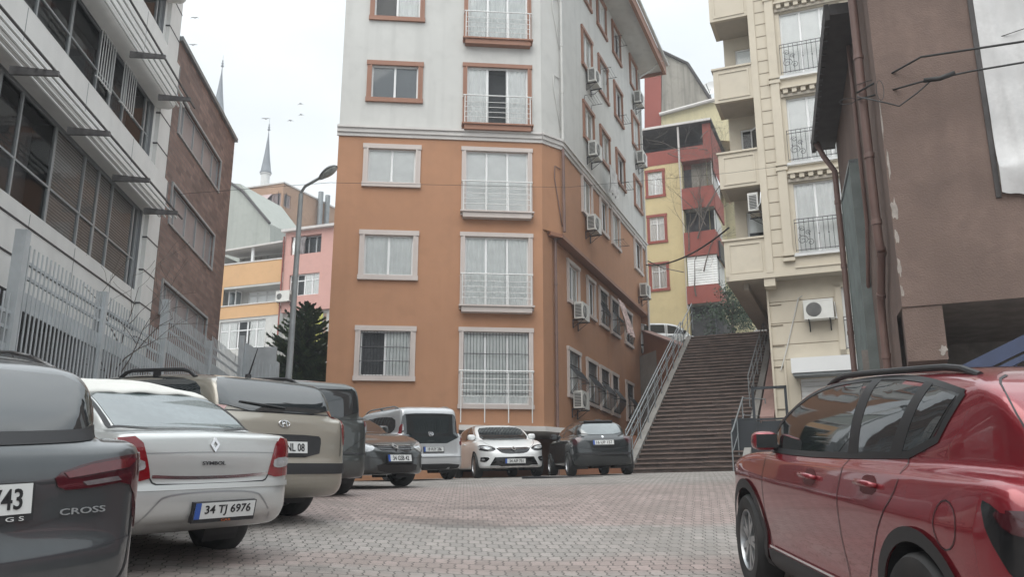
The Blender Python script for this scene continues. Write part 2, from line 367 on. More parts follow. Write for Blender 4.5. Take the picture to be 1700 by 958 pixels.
# ------------------------------------------------------------------ car kit
def chaikin(P,it=2):
    P=np.array(P,float)
    for _ in range(it):
        Q=np.roll(P,-1,0); P=np.stack([P*.78+Q*.22,P*.22+Q*.78],1).reshape(-1,2)
    return P
def poly_sdf(px,py,P):
    d=np.full(px.shape,1e9); ins=np.zeros(px.shape,bool); n=len(P)
    for i in range(n):
        ax,ay=P[i]; bx,by=P[(i+1)%n]; ex,ey=bx-ax,by-ay; wx,wy=px-ax,py-ay
        t=np.clip((wx*ex+wy*ey)/(ex*ex+ey*ey+1e-12),0,1); d=np.minimum(d,(wx-ex*t)**2+(wy-ey*t)**2)
        c=(ay>py)!=(by>py)
        with np.errstate(divide='ignore',invalid='ignore'): ins^=c&(px<(bx-ax)*(py-ay)/((by-ay)+1e-15)+ax)
    d=np.sqrt(d); d[ins]*=-1; return d
class Tab:
    def __init__(s,P,lo,hi,h=.01,it=2):
        s.lo=np.array(lo,float); s.h=h; nx=int((hi[0]-lo[0])/h)+2; ny=int((hi[1]-lo[1])/h)+2
        X,Y=np.meshgrid(lo[0]+h*np.arange(nx),lo[1]+h*np.arange(ny),indexing='ij'); T=poly_sdf(X,Y,chaikin(P,it))
        for _ in range(2):
            U=T.copy(); U[1:-1,1:-1]=(T[1:-1,1:-1]*4+T[2:,1:-1]+T[:-2,1:-1]+T[1:-1,2:]+T[1:-1,:-2])/8; T=U
        s.T=T
    def __call__(s,a,b):
        u=(a-s.lo[0])/s.h; v=(b-s.lo[1])/s.h; T=s.T
        u=np.clip(u,0,T.shape[0]-1.001); v=np.clip(v,0,T.shape[1]-1.001); i=u.astype(int); j=v.astype(int); u=u-i; v=v-j
        return (T[i,j]*(1-u)+T[i+1,j]*u)*(1-v)+(T[i,j+1]*(1-u)+T[i+1,j+1]*u)*v
def rint(a,b,c,r):
    m=np.maximum(np.maximum(a,b),c)+r
    return np.sqrt(np.maximum(a+r,0)**2+np.maximum(b+r,0)**2+np.maximum(c+r,0)**2)+np.minimum(m,0)-r
def smin(a,b,k):
    h=np.maximum(k-np.abs(a-b),0)/k; return np.minimum(a,b)-h*h*k*.25
def sym(P): return [(x,y) for x,y in P]+[(-x,y) for x,y in reversed(P)]
class Shape:
    """side outlines (y,z), half plans (x,y), half sections (x,z) for the lower body and the cabin"""
    def __init__(s,S):
        s.S=S; L_=S['L']; W_=S['W']/2
        sh=lambda P:[(y-L_/2,z) for y,z in P]
        lo=(-L_/2-.2,-.1); hi=(L_/2+.2,S['H']+.2)
        s.sl=Tab(sh(S['low']),lo,hi); s.sg=Tab(sh(S['cab']),lo,hi)
        s.pl=Tab(sym([(x,y-L_/2) for x,y in S['plan']]),(-W_-.2,-L_/2-.2),(W_+.2,L_/2+.2)); s.pg=Tab(sym([(x,y-L_/2) for x,y in S['planc']]),(-W_-.2,-L_/2-.2),(W_+.2,L_/2+.2))
        s.fl=Tab(sym(S['sec']),(-W_-.2,-.1),(W_+.2,S['H']+.2),it=S.get('secit',1)); s.fg=Tab(sym(S['secc']),(-W_-.2,-.1),(W_+.2,S['H']+.2))
        s.r=S.get('r',.07); s.rc=S.get('rc',.09); s.k=S.get('k',.05)
    def d(s,x,y,z):
        return smin(rint(s.sl(y,z),s.pl(x,y),s.fl(x,z),s.r),rint(s.sg(y,z),s.pg(x,y),s.fg(x,z),s.rc),s.k)
    def grad(s,P,e=.012):
        x,y,z=P[:,0],P[:,1],P[:,2]; g=np.stack([s.d(x+e,y,z)-s.d(x-e,y,z),s.d(x,y+e,z)-s.d(x,y-e,z),s.d(x,y,z+e)-s.d(x,y,z-e)],1)
        return g/(np.linalg.norm(g,axis=1,keepdims=True)+1e-9)
    def mesh(s,h):
        S=s.S; W_=S['W']/2; L_=S['L']/2
        nx=2*int((W_+.06)/h)+3; x=(np.arange(nx)-nx//2)*h; y=np.arange(-L_-2*h,L_+3*h,h); z=np.arange(.05,S['H']+.1,h)
        Xy,Yx=np.meshgrid(x,y,indexing='ij'); Yz,Zy=np.meshgrid(y,z,indexing='ij'); Xz,Zx=np.meshgrid(x,z,indexing='ij')
        a=lambda T,u,v:T(u,v)
        D=smin(rint(a(s.sl,Yz,Zy)[None],a(s.pl,Xy,Yx)[:,:,None],a(s.fl,Xz,Zx)[:,None],s.r),rint(a(s.sg,Yz,Zy)[None],a(s.pg,Xy,Yx)[:,:,None],a(s.fg,Xz,Zx)[:,None],s.rc),s.k)
        o=np.array([x[0],y[0],z[0]]); V,Fc=surfnets(D,o,h)
        for _ in range(3):
            V-=s.grad(V)*s.d(V[:,0],V[:,1],V[:,2])[:,None]
        return V,Fc
    def project(s,P2,view,off,fc=.22):
        P2=np.array(P2,float); n=len(P2); a,b=P2[:,0],P2[:,1]; L_=s.S['L']/2; W_=s.S['W']/2; z0=np.zeros(n)
        if view in 'LR':
            sg=-1 if view=='L' else 1; P=np.stack([z0+sg*(W_+.15),a,b],1); d=np.array([-sg,0,0.])
        elif view=='B': P=np.stack([a,z0-L_-.15,b],1); d=np.array([0,1.,0])
        elif view=='F': P=np.stack([a,z0+L_+.15,b],1); d=np.array([0,-1.,0])
        else: P=np.stack([a,b,z0+s.S['H']+.15],1); d=np.array([0,0,-1.])
        for _ in range(60):
            P=P+d[None]*(s.d(P[:,0],P[:,1],P[:,2])*.9)[:,None].clip(-.05,.5)
        g=s.grad(P); ok=(np.abs(s.d(P[:,0],P[:,1],P[:,2]))<.012)&(-(g@d)>fc)
        return P+g*off,g,ok
def surfnets(D,o,h):
    Sg=D<0; c=[Sg[i:Sg.shape[0]-1+i,j:Sg.shape[1]-1+j,k:Sg.shape[2]-1+k] for i in (0,1) for j in (0,1) for k in (0,1)]
    al=c[0].copy(); an=c[0].copy()
    for q in c[1:]: al&=q; an|=q
    I=np.argwhere(an&~al); idx=-np.ones(al.shape,int); idx[tuple(I.T)]=np.arange(len(I))
    acc=np.zeros((len(I),3)); cnt=np.zeros(len(I))
    co=[(i,j,k) for i in (0,1) for j in (0,1) for k in (0,1)]
    for p in range(8):
        for q in range(p+1,8):
            A,B=np.array(co[p]),np.array(co[q])
            if np.abs(A-B).sum()!=1: continue
            da=D[tuple((I+A).T)]; db=D[tuple((I+B).T)]; m=(da<0)!=(db<0)
            t=np.where(m,da/(da-db+1e-12),0); acc+=np.where(m[:,None],A+(B-A)*t[:,None],0); cnt+=m
    V=o+(I+acc/cnt[:,None])*h; F_=[]
    for ax in range(3):
        b,c_=[(1,2),(2,0),(0,1)][ax]
        s0=[slice(None)]*3; s1=[slice(None)]*3; s0[ax]=slice(0,-1); s1[ax]=slice(1,None)
        E=np.argwhere(Sg[tuple(s0)]!=Sg[tuple(s1)]); ins=Sg[tuple(E.T)]
        ok=(E[:,b]>0)&(E[:,c_]>0)&(E[:,b]<D.shape[b]-1)&(E[:,c_]<D.shape[c_]-1); E=E[ok]; ins=ins[ok]
        def cell(db,dc): 
            Q=E.copy(); Q[:,b]-=db; Q[:,c_]-=dc; return idx[tuple(Q.T)]
        q=np.stack([cell(1,1),cell(0,1),cell(0,0),cell(1,0)],1); q[~ins]=q[~ins][:,::-1]; F_.append(q)
    return V,np.concatenate(F_)
def carpaint(name,col,metal=.0,rough=.35,coat=1,flake=.1,dirt=.12):
    m=M(name,col,rough,metal,var=flake,vs=1.2,coat=coat,grime=dirt,dark=tuple(min(1,x*.55+.05) for x in col)); return m
class Car:
    def __init__(s,S,paint,label,cat,x,y,head,res=.025,group=None,name='parked_car',dz=0):
        """head: heading, degrees anticlockwise from +Y; (x,y) centre of the car"""
        s.S=S; s.sh=S['_shape'] if '_shape' in S else Shape(S); S['_shape']=s.sh; s.paint=paint; s.y0=S['L']/2
        h=R(head); f=Vector((-math.sin(h),math.cos(h),0)); r=Vector((f.y,-f.x,0)); wb=S['wb']/2
        g=lambda p:gsm(p.x,p.y); c=Vector((x,y,0))
        fz=(g(c+f*wb)-g(c-f*wb))/(2*wb); rz=(g(c+r*.75)-g(c-r*.75))/1.5
        f3=Vector((f.x,f.y,fz)).normalized(); r3=Vector((r.x,r.y,rz)); u=r3.cross(f3).normalized(); r3=f3.cross(u)
        mat=Matrix((r3,f3,u)).transposed()
        zc=(g(c+f*wb)+g(c-f*wb))/2+dz
        s.e=empty(name,(x,y,zc),label,cat,group,rot=mat.to_euler())
        V,Fc=s.sh.mesh(res)
        keep=np.ones(len(Fc),bool)
        for wy in s.wheels():
            Rr=S['ra']; zr=S['rw']
            rr=np.hypot(V[:,1]-wy,V[:,2]-zr); side=np.abs(V[:,0])>S['W']/2*.55
            m=side&(np.abs(rr-Rr)<res*.75)
            k=Rr/np.maximum(rr,1e-6); V[m,1]=wy+(V[m,1]-wy)*k[m]; V[m,2]=zr+(V[m,2]-zr)*k[m]
            rr=np.hypot(V[:,1]-wy,V[:,2]-zr); inn=side&(rr<Rr+.0005)
            keep&=~inn[Fc].all(1)
        # slide the snapped points back onto the body
        for _ in range(4):
            G=s.sh.grad(V); dd=s.sh.d(V[:,0],V[:,1],V[:,2]); m=np.abs(G[:,0])>.5
            V[m,0]-=(dd/np.where(m,G[:,0],1))[m]
        Fc=Fc[keep]; me=bpy.data.meshes.new('body'); me.from_pydata(V.tolist(),[],Fc.tolist()); me.materials.append(paint)
        me.polygons.foreach_set('use_smooth',[True]*len(me.polygons)); me.update()
        s.body=bpy.data.objects.new('body',me); COL.objects.link(s.body); s.body.parent=s.e
        for wy in s.wheels():
            for sg in (-1,1):
                mb=MB(); n=28; Rr=S['ra']; xi=sg*S['W']/2*.42; 
                for i in range(n):
                    a0=R(-25)+R(230)*i/n; a1=R(-25)+R(230)*(i+1)/n
                    pa=(wy+Rr*math.cos(a0),S['rw']+Rr*math.sin(a0)); pb=(wy+Rr*math.cos(a1),S['rw']+Rr*math.sin(a1))
                    xa=s.sx(*pa)*sg; xb=s.sx(*pb)*sg
                    mb.quad((xi,*pa),(xa,*pa),(xb,*pb),(xi,*pb),MT['black'])
                    mb.add([(xi,wy,S['rw']),(xi,*pa),(xi,*pb)],[(0,1,2)],MT['black'])
                mb.build('wheel_arch',s.e)
    def wheels(s): S=s.S; return (S['fr']-s.y0+0.0, S['fr']+S['wb']-s.y0)
    def sx(s,y,z):
        P,g,ok=s.sh.project([(y,z)],'R',-.004)
        return float(P[0,0]) if ok[0] else s.S['W']/2*.8
    def _c(s,P,view): return [(a-s.y0,b) for a,b in P] if view in 'LR' else ([(a,b-s.y0) for a,b in P] if view=='T' else P)
    def panel(s,name,P,view,mat,off=.004,thick=.02,parent=None,step=.04,it=1,mirror=False,smooth=True,fn=None,label=None,fc=.22):
        P=[tuple(p) for p in P]
        if mirror: P=[(-a,b) for a,b in P][::-1]
        Q=np.array(s._c(P,view)); 
        if it: Q=chaikin(Q,it)
        # densify edge
        D_=[]
        for i in range(len(Q)):
            a,b=Q[i],Q[(i+1)%len(Q)]; k=max(1,int(np.hypot(*(b-a))/step))
            for j in range(k): D_.append(a+(b-a)*j/k)
        Q=np.array(D_); n=len(Q); lo=Q.min(0); hi=Q.max(0)
        gx=np.arange(lo[0]+step/2,hi[0],step); gy=np.arange(lo[1]+step/2,hi[1],step); G=np.array([(a,b) for a in gx for b in gy]) if len(gx) and len(gy) else np.zeros((0,2))
        if len(G):
            dd=poly_sdf(G[:,0],G[:,1],Q); G=G[dd<-step*.4]
        A=[Vector(q) for q in Q]+[Vector(q) for q in G]
        vo,ed,fa,ov,oe,of=delaunay_2d_cdt(A,[(i,(i+1)%n) for i in range(n)],[list(range(n))],1,1e-6)
        vo=[(v.x,v.y) for v in vo]; V,g,ok=s.sh.project(vo,view,off,fc)
        fa=[list(f) for f in fa if all(ok[i] for i in f)]
        if not fa: return None
        # orientation
        c=V[fa[0][0]]; nn=np.cross(V[fa[0][1]]-c,V[fa[0][2]]-c)
        if nn.dot(g[fa[0][0]])<0: fa=[f[::-1] for f in fa]
        if fn is not None: V=fn(V,g)
        from collections import Counter
        E={}
        for f in fa:
            for i in range(len(f)): E[(f[i],f[(i+1)%len(f)])]=1
        bd=[(a,b) for a,b in E if (b,a) not in E]
        mb=MB(); mi=mb.mi(mat); mb.v=[tuple(v) for v in V]; mb.f=[tuple(f) for f in fa]; mb.m=[mi]*len(fa)
        if thick:
            mp={}
            for a,b in bd:
                for q in (a,b):
                    if q not in mp: mp[q]=len(mb.v); mb.v.append(tuple(V[q]-g[q]*thick))
                mb.f.append((b,a,mp[a],mp[b])); mb.m.append(mi)
        # keep the largest connected piece, drop strays and unused points
        par=list(range(len(mb.v)))
        def fd(i):
            while par[i]!=i: par[i]=par[par[i]]; i=par[i]
            return i
        for f in mb.f:
            for i in f[1:]: par[fd(i)]=fd(f[0])
        cn=Counter(fd(f[0]) for f in mb.f); top=cn.most_common(1)[0][0]
        mb.f=[f for f in mb.f if fd(f[0])==top]; use=sorted({i for f in mb.f for i in f}); re_={u:i for i,u in enumerate(use)}
        mb.v=[mb.v[u] for u in use]; mb.f=[tuple(re_[i] for i in f) for f in mb.f]; mb.m=[mi]*len(mb.f)
        o=mb.build(name,parent or s.e,smooth=smooth,auto=50)
        if label: o['label']=label
        return o
    def both(s,name,P,view,mat,**k):
        """side panels on both flanks, or a mirrored pair on an end"""
        if view=='S': return [s.panel(name,P,'L',mat,**k),s.panel(name,P,'R',mat,**k)]
        return [s.panel(name,P,view,mat,**k),s.panel(name,P,view,mat,mirror=True,**k)]
    def seam(s,P,view,w=.007,off=.0025,mat=None,name='seam',mirror=False,parent=None,closed=False,it=2,smooth=True):
        P=[tuple(p) for p in P]
        if mirror: P=[(-a,b) for a,b in P]
        P=s._c(P,view); Q=[Vector(p) for p in P]
        for _ in range(it):
            T=[Q[0]] if not closed else []
            m=len(Q) if closed else len(Q)-1
            for i in range(m): a,b=Q[i],Q[(i+1)%len(Q)]; T+=[a*.75+b*.25,a*.25+b*.75]
            if not closed: T.append(Q[-1])
            Q=T
        D_=[]
        m=len(Q) if closed else len(Q)-1
        for i in range(m):
            a,b=Q[i],Q[(i+1)%len(Q)]; k=max(1,int((b-a).length/.03))
            D_+=[a+(b-a)*(j/k) for j in range(k)]
        D_.append(Q[0] if closed else Q[-1])
        pts=[]
        for i,p in enumerate(D_):
            t=(D_[min(i+1,len(D_)-1)]-D_[max(i-1,0)]); t=t.normalized() if t.length>0 else Vector((1,0)); n=Vector((-t.y,t.x))*w/2
            pts+= [tuple(p+n),tuple(p-n)]
        V,g,ok=s.sh.project(pts,view,off); mb=MB(); mi=mb.mi(mat or MT['black']); mb.v=[tuple(v) for v in V]
        for i in range(len(D_)-1):
            q=(2*i,2*i+1,2*i+3,2*i+2)
            if all(ok[j] for j in q): mb.f.append(q); mb.m.append(mi)
        runs=[];
        for f in mb.f:
            if runs and f[0]==runs[-1][-1][3]: runs[-1].append(f)
            else: runs.append([f])
        if runs: mb.f=max(runs,key=len); mb.m=[mi]*len(mb.f); use=sorted({i for f in mb.f for i in f}); re_={u:i for i,u in enumerate(use)}; mb.v=[mb.v[u] for u in use]; mb.f=[tuple(re_[i] for i in f) for f in mb.f]
        if mb.f: return mb.build(name,parent or s.e,smooth=smooth)
    def seams(s,P,**k): s.seam(P,'L',**k); s.seam(P,'R',**k)
    def frame(s,view,a,b):
        P,g,ok=s.sh.project([s._c([(a,b)],view)[0]],view,0); p=Vector(P[0]); n=Vector(g[0])
        if view in 'BF': n.x*=.35; n.normalize(); r=Vector((1 if view=='B' else -1,0,0))
        else: r=Vector((0,1 if view=='R' else -1,0))
        r=(r-n*r.dot(n)).normalized(); u=n.cross(r)
        return p,r,u,n
    def text(s,txt,view,a,b,h,mat,name='badge',width=None,off=.006,thick=.004,bold=.0,parent=None):
        p,r,u,n=s.frame(view,a,b); mb=MB(); text_mesh(mb,txt,h,r,u,p+n*off,mat,thick=thick,width=width,bold=bold); return mb.build(name,parent or s.e)
    def slab(s,mb,view,a,b,w,h,mat,off=.0,th=.012,shift=(0,0)):
        p,r,u,n=s.frame(view,a,b); p=p+r*shift[0]+u*shift[1]+n*off
        q=[p+r*i*w/2+u*j*h/2+n*k for k in (-.03,th) for i,j in ((-1,-1),(1,-1),(1,1),(-1,1))]
        mb.hexa(q,mat)
    def plate(s,txt,view,b,a=0,off=.012,sub=None,blue=True,width=.36,subm=None):
        mb=MB(); s.slab(mb,view,a,b,.545,.145,MT['black'],off=off,th=.006,shift=(0,-.012)); s.slab(mb,view,a,b,.52,.112,MT['plate'],off=off,th=.010)
        if blue: s.slab(mb,view,a,b,.045,.112,MT['plate_blue'],off=off,th=.0125,shift=(-.2375,0))
        pl=mb.build('number_plate',s.e); p,r,u,n=s.frame(view,a,b); mb=MB()
        text_mesh(mb,txt,.078,r,u,p+n*(off+.0105)+r*.022,MT['ink'],thick=.003,width=width,bold=.012)
        mb.build('plate_digits',pl)
        if sub:
            mb=MB(); text_mesh(mb,sub[0],.016,r,u,p+n*(off+.0065)-u*.073+r*sub[1],subm or MT['plate'],thick=.002,width=sub[2]); mb.build('frame_lettering',pl)
        return pl
    def wheelset(s,rim='five',steer=0,rimmat=None):
        rimmat=rimmat or MT['alloy']; S=s.S; Rw=S['rw']; wd=.2; ri=Rw*.66
        ty=MB(); ty.lathe([(ri,-wd/2+.01),(ri*1.06,-wd/2),(Rw*.93,-wd/2),(Rw*.985,-wd*.38),(Rw,-wd*.2),(Rw,wd*.2),(Rw*.985,wd*.38),(Rw*.93,wd/2),(ri*1.06,wd/2),(ri,wd/2-.01)],MT['rubber'],axis='x',n=40)
        rm=MB(); rm.lathe([(ri,-wd/2+.01),(ri*.97,wd/2-.03),(ri*1.0,wd/2-.008),(ri*.95,wd/2-.004),(ri*.92,wd/2-.03),(ri*.9,-.02),(.0,-.02)],rimmat,axis='x',n=40)
        rm.lathe([(.055,.0),(.055,wd/2-.03),(.03,wd/2-.018),(0,wd/2-.018)],rimmat,axis='x',n=16)
        rm.lathe([(ri*.88,-.018),(0,-.018)],MT['black'],axis='x',n=24)
        ns={'five':5,'cover':9,'multi':10}[rim]
        for k in range(ns):
            a=2*math.pi*k/ns; dv=(.25 if rim=='five' else .0)
            for sg in ((-1,1) if rim=='five' else (0,)):
                a2=a+sg*dv; c0=Vector((0,math.cos(a),math.sin(a))); c1=Vector((0,math.cos(a2),math.sin(a2)))
                t0=Vector((0,-math.sin(a),math.cos(a))); t1=Vector((0,-math.sin(a2),math.cos(a2))); w0=.022;w1=.016 if rim=='five' else .026
                q=[c0*.04-t0*w0,c0*.04+t0*w0,c1*ri*.93+t1*w1,c1*ri*.93-t1*w1]
                q=[v+Vector((wd/2-.055,0,0)) for v in q]+[v+Vector((wd/2-.02,0,0)) for v in q]
                rm.hexa(q,rimmat)
        tyo=None
        for wy in s.wheels():
            for sg in (-1,1):
                if tyo is None:
                    tyo=ty.build('wheel',s.e,smooth=True,auto=40); rmo=rm.build('rim',tyo,smooth=True,auto=30); o=tyo
                else: 
                    o=tyo.copy(); COL.objects.link(o); r2=rmo.copy(); COL.objects.link(r2); r2.parent=o
                o.location=(sg*(S['W']/2-.115),wy,Rw); o.rotation_euler=(0,0,0 if sg>0 else math.pi)
                if steer and wy>0: o.rotation_euler.z+=R(steer)
def roofrail(c,x,ya,yb,h=.045,mat=None,r=.017,feet=(0,.5,1)):
    mat=mat or MT['black']
    for sg in (-1,1):
        mb=MB(); pts=[]; n=12
        P,g,ok=c.sh.project([(sg*x,ya+(yb-ya)*i/n-c.y0) for i in range(n+1)],'T',0)
        for i,p in enumerate(P):
            t=i/n; e=min(1,min(t,1-t)*9); pts.append(Vector(p)+Vector((0,0,h*e-.004)))
        mb.tube(pts,r,mat,8)
        for f in feet[1:-1]:
            i=int(f*n); p=Vector(P[i]); mb.box(p.x-.015,p.x+.015,p.y-.05,p.y+.05,p.z-.01,p.z+h,mat)
        mb.build('roof_rail',c.e,smooth=True,auto=40)
def mirror_(c,y,z,mat,side=0,sz=1.0):
    for sg in (-1,1):
        if side and sg!=side: continue
        yy=y-c.y0; x=c.sx(yy,z)*1.0
        mb=MB(); P=[]
        base=Vector((sg*(x+.10),yy,z+.05))
        k=len(mb.v); nU,nV=10,8
        def sup(t): return abs(t)**.6*(1 if t>=0 else -1)
        for i in range(nU+1):
            ph=-math.pi/2+math.pi*i/nU
            for j in range(nV*2):
                th=math.pi*j/nV
                mb.v.append(tuple(base+Vector((.10*sz*sup(math.cos(ph)*math.cos(th)),.07*sz*sup(math.cos(ph)*math.sin(th)) ,.075*sz*sup(math.sin(ph))))))
        mi=mb.mi(mat)
        for i in range(nU):
            for j in range(nV*2):
                q=(j+1)%(nV*2); mb.f.append((k+i*nV*2+j,k+i*nV*2+q,k+(i+1)*nV*2+q,k+(i+1)*nV*2+j)); mb.m.append(mi)
        o=mb.build('door_mirror',c.e,smooth=True)
        mb=MB(); mb.hexa([Vector((sg*(x-.02),yy-.03,z-.03)),Vector((sg*(x+.08),yy-.03,z+.0)),Vector((sg*(x+.08),yy+.03,z+.0)),Vector((sg*(x-.02),yy+.04,z-.03)),Vector((sg*(x-.02),yy-.03,z+.01)),Vector((sg*(x+.08),yy-.03,z+.05)),Vector((sg*(x+.08),yy+.03,z+.05)),Vector((sg*(x-.02),yy+.04,z+.01))],MT['black'])
        mb.box(min(sg*(x+.03),sg*(x+.17)),max(sg*(x+.03),sg*(x+.17)),yy-.072*sz,yy-.064*sz,z+.005,z+.095,MT['car_glass'])
        mb.build('mirror_foot',o)
def wiper(c,a0,a1,view='B'):
    P,g,ok=c.sh.project([a0,a1],view,.018); mb=MB(); mb.tube([P[0],(P[0]+P[1])/2+np.array([0,-.01,0]),P[1]],.009,MT['black'],6); mb.build('wiper',c.e)
def handle(c,y,z,mat,sides='LR',w=.2):
    for v in sides:
        p,r,u,n=c.frame(v,y,z); mb=MB()
        pts=[p+r*(-w/2)+n*.002,p+r*(-w/2.6)+n*.035,p+n*.042,p+r*(w/2.6)+n*.035,p+r*(w/2)+n*.002]
        mb.tube(pts,[.012,.016,.017,.016,.012],mat,8); mb.build('door_handle',c.e,smooth=True)
# ------------------------------------------------------------------ prototypes fixed to facades
def ac_unit(F,s,z,n,label,w=.82,h=.56,group='air conditioner units on the facades',dark=False):
    p=F.p(s,z,n)
    e=empty('air_conditioner',p,label,'air conditioner',group,rot=F.a)
    mb=MB(); d=.3; x0,x1=-w/2,w/2
    b=.02
    mb.hexa([(x0,-d-.1,0),(x1,-d-.1,0),(x1,-.1,0),(x0,-.1,0),(x0,-d-.1,h),(x1,-d-.1,h),(x1,-.1,h),(x0,-.1,h)],MT['ac'])
    mb.box(x0-.006,x1+.006,-d-.106,-.094,h-.03,h+.012,MT['ac'])
    mb.build('casing',e)
    mb=MB(); mb.lathe([(.0,-d-.112),(.2,-d-.112),(.215,-d-.1)],MT['ac_dark'],axis='y',n=28,c=(x0+.28,0,h/2))
    for k in range(5):
        r_=.04+.038*k; pts=[(x0+.28+r_*math.cos(a*math.pi/12),-d-.116,h/2+r_*math.sin(a*math.pi/12)) for a in range(25)]; mb.tube(pts,.003,MT['ac'],4,cap=False)
    for k in range(3):
        a=k*2.09+.4; c=Vector((x0+.28,-d-.114,h/2)); q=Vector((math.cos(a),0,math.sin(a))); t=Vector((-math.sin(a),0,math.cos(a)))
        mb.quad(c+q*.03,c+q*.18-t*.03,c+q*.18+t*.09,c+q*.05+t*.03,MT['iron'])
    mb.build('fan_grille',e)
    mb=MB()
    for k in range(9): mb.box(x0-.012,x0-.0005,-d-.06,-.14,.06+k*.05,.085+k*.05,MT['ac_dark']); mb.box(x1+.0005,x1+.012,-d-.06,-.14,.06+k*.05,.085+k*.05,MT['ac_dark'])
    mb.build('side_louvres',e)
    for sx in (x0+.12,x1-.12):
        mb=MB(); mb.box(sx-.015,sx+.015,-d-.14,0,-.035,-.003,MT['iron']); mb.box(sx-.015,sx+.015,-.03,0,-.3,0,MT['iron']); mb.tube([(sx,-.02,-.28),(sx,-d-.08,-.03)],.01,MT['iron'],5); mb.build('bracket',e)
    mb=MB(); mb.tube([(x1-.05,-.2,.1),(x1+.06,-.15,.02),(x1+.05,-.03,.2),(x1+.03,.0,.55)],.014,MT['pvc'],6); mb.build('hose',e,smooth=True)
    return e
def rail_white(F,par,s0,s1,z0,h=.95,out=.16,n=0,lines=5,posts=4,slab=None,legs=False,mat=None):
    m=mat or MT['white_metal']; mb=MB()
    Pt=lambda a,z:F.p(a,z,n+out)
    mb.tube([F.p(s0-.06,z0+h,n+.0),F.p(s0-.06,z0+h,n+out),F.p(s1+.06,z0+h,n+out),F.p(s1+.06,z0+h,n+.0)],.022,m,8)
    for k in range(1,lines):
        z=z0+.06+(h-.12)*k/lines; mb.tube([F.p(s0,z,n+.01),Pt(s0,z),Pt(s1,z),F.p(s1,z,n+.01)],.011,m,6)
    for k in range(posts):
        a=s0+(s1-s0)*k/(posts-1); mb.tube([Pt(a,z0-(.55 if legs else 0)),Pt(a,z0+h)],.017,m,6)
    o=mb.build('balcony_railing',par)
    if slab:
        mb=MB(); F.box(mb,s0-.02,s1+.02,z0-.22,z0-.01,n-.01,n+out+.04,slab); F.box(mb,s0-.1,s1+.1,z0-.05,z0+.0,n-.01,n+out+.09,slab); mb.build('balcony_slab',par)
def grille(F,par,s0,s1,z0,z1,n,nb=12,belly=.22,hz=(.03,.34,.66,.97),m=None,r=.008):
    m=m or MT['iron']; mb=MB()
    def off(t): return n+.04+belly*max(0,math.sin(math.pi*min(1,max(0,(.62-t)/.62))))**1.2 if belly else n+.04
    for k in range(nb+1):
        a=s0+(s1-s0)*k/nb; mb.tube([F.p(a,z0+(z1-z0)*t/8,off(t/8)) for t in range(9)],r,m,5,cap=False)
    for t in hz:
        z=z0+(z1-z0)*t; mb.tube([F.p(s0,z,n),F.p(s0,z,off(t)),F.p(s1,z,off(t)),F.p(s1,z,n)],r*1.5,m,5)
    return mb.build('window_grille',par)
def downpipe(F,par,s,z0,z1,n=.07,m=None,r=.045,name='downpipe',kink=None):
    m=m or MT['pipe']; mb=MB(); pts=[F.p(s,z0,n),F.p(s,z1,n)] if not kink else kink
    mb.tube(pts,r,m,10)
    a,b=pts[0],pts[-1]; L_=(b-a).length; k=int(L_/1.6)
    for i in range(1,k): p=a+(b-a)*i/k; mb.tube([p-(b-a).normalized()*.03,p+(b-a).normalized()*.03],r*1.25,m,10)
    return mb.build(name,par,smooth=True,auto=40)
MT['pipe']=M('brown_pipe',(.17,.105,.09),.55,var=.12,grime=.3)
MT['pipe_white']=M('pale_pipe',(.50,.50,.48),.5,var=.1)
# ------------------------------------------------------------------ orange and white apartment block
FR=Fac((.9,27),R(5.3)); SD=Fac((1.62,27.56),R(68.7))
og=wthing('apartment_block',(-2.5,27,2.5),'tall apartment block, orange below and off-white above, behind the parked cars','building')
OR,WH=MT['orange'],MT['white']
fa=[(-5.52,-4.0),( -2.4,-.38)]
rowsA=[(17.66,19.6,'b'),(14.68,15.86,'b'),(11.74,12.9,'c'),(8.68,9.99,'c'),(5.54,6.93,'c')]
rowsB=[(16.95,19.8,'b'),(13.85,15.95,'b'),(10.85,12.94,'c'),(7.78,10.03,'c'),(4.72,6.96,'c')]
ZC=13.43
mb=MB()
hA=[(fa[0][0],fa[0][1],a,b) for a,b,_ in rowsA]; hB=[(fa[1][0],fa[1][1],a,b) for a,b,_ in rowsB]
SR=.12
up=lambda H:[h for h in H if h[2]>ZC]; dn=lambda H:[h for h in H if h[2]<ZC]
FR.wall(mb,-6.48,.07,ZC,22.2,up(hA+hB),WH); FR.wall(mb,-6.48,.07,4.08,ZC,dn(hA+hB),OR)
FR.wall(mb,-6.48,-2.5,1.0,4.08,[],OR)
CH=Fac((FR.p(.07,0).x,FR.p(.07,0).y),math.atan2(27.56-FR.p(.07,0).y,1.62-FR.p(.07,0).x)); chl=math.hypot(27.56-FR.p(.07,0).y,1.62-FR.p(.07,0).x)
CH.wall(mb,0,chl,ZC,22.2,[],WH); CH.wall(mb,0,chl,10.35,ZC,[],OR)
pl=SD.p(0,0,-.3); CL=Fac((CH.O.x,CH.O.y),math.atan2(pl.y-CH.O.y,pl.x-CH.O.x)); cll=math.hypot(pl.y-CH.O.y,pl.x-CH.O.x)
CL.wall(mb,0,cll,4.0,10.35,[],OR)
su=[(2.72,4.1),(5.0,6.4),(7.4,8.8),(10.5,11.9)]; zu=[(20.95,22.3),(17.98,19.4),(15.02,16.3)]
s3=[(2.3,3.62),(4.65,5.75),(6.3,7.6),(10.05,11.5)]; z3=(12.0,13.3)
s4=[(1.42,2.75),(3.7,4.75),(5.3,6.5),(6.98,8.2),(9.15,10.4)]; z4=(8.55,9.85)
s5=[(1.3,2.7),(3.45,4.75),(5.15,6.4),(6.75,7.75),(9.0,10.2)]; z5=(5.35,6.8)
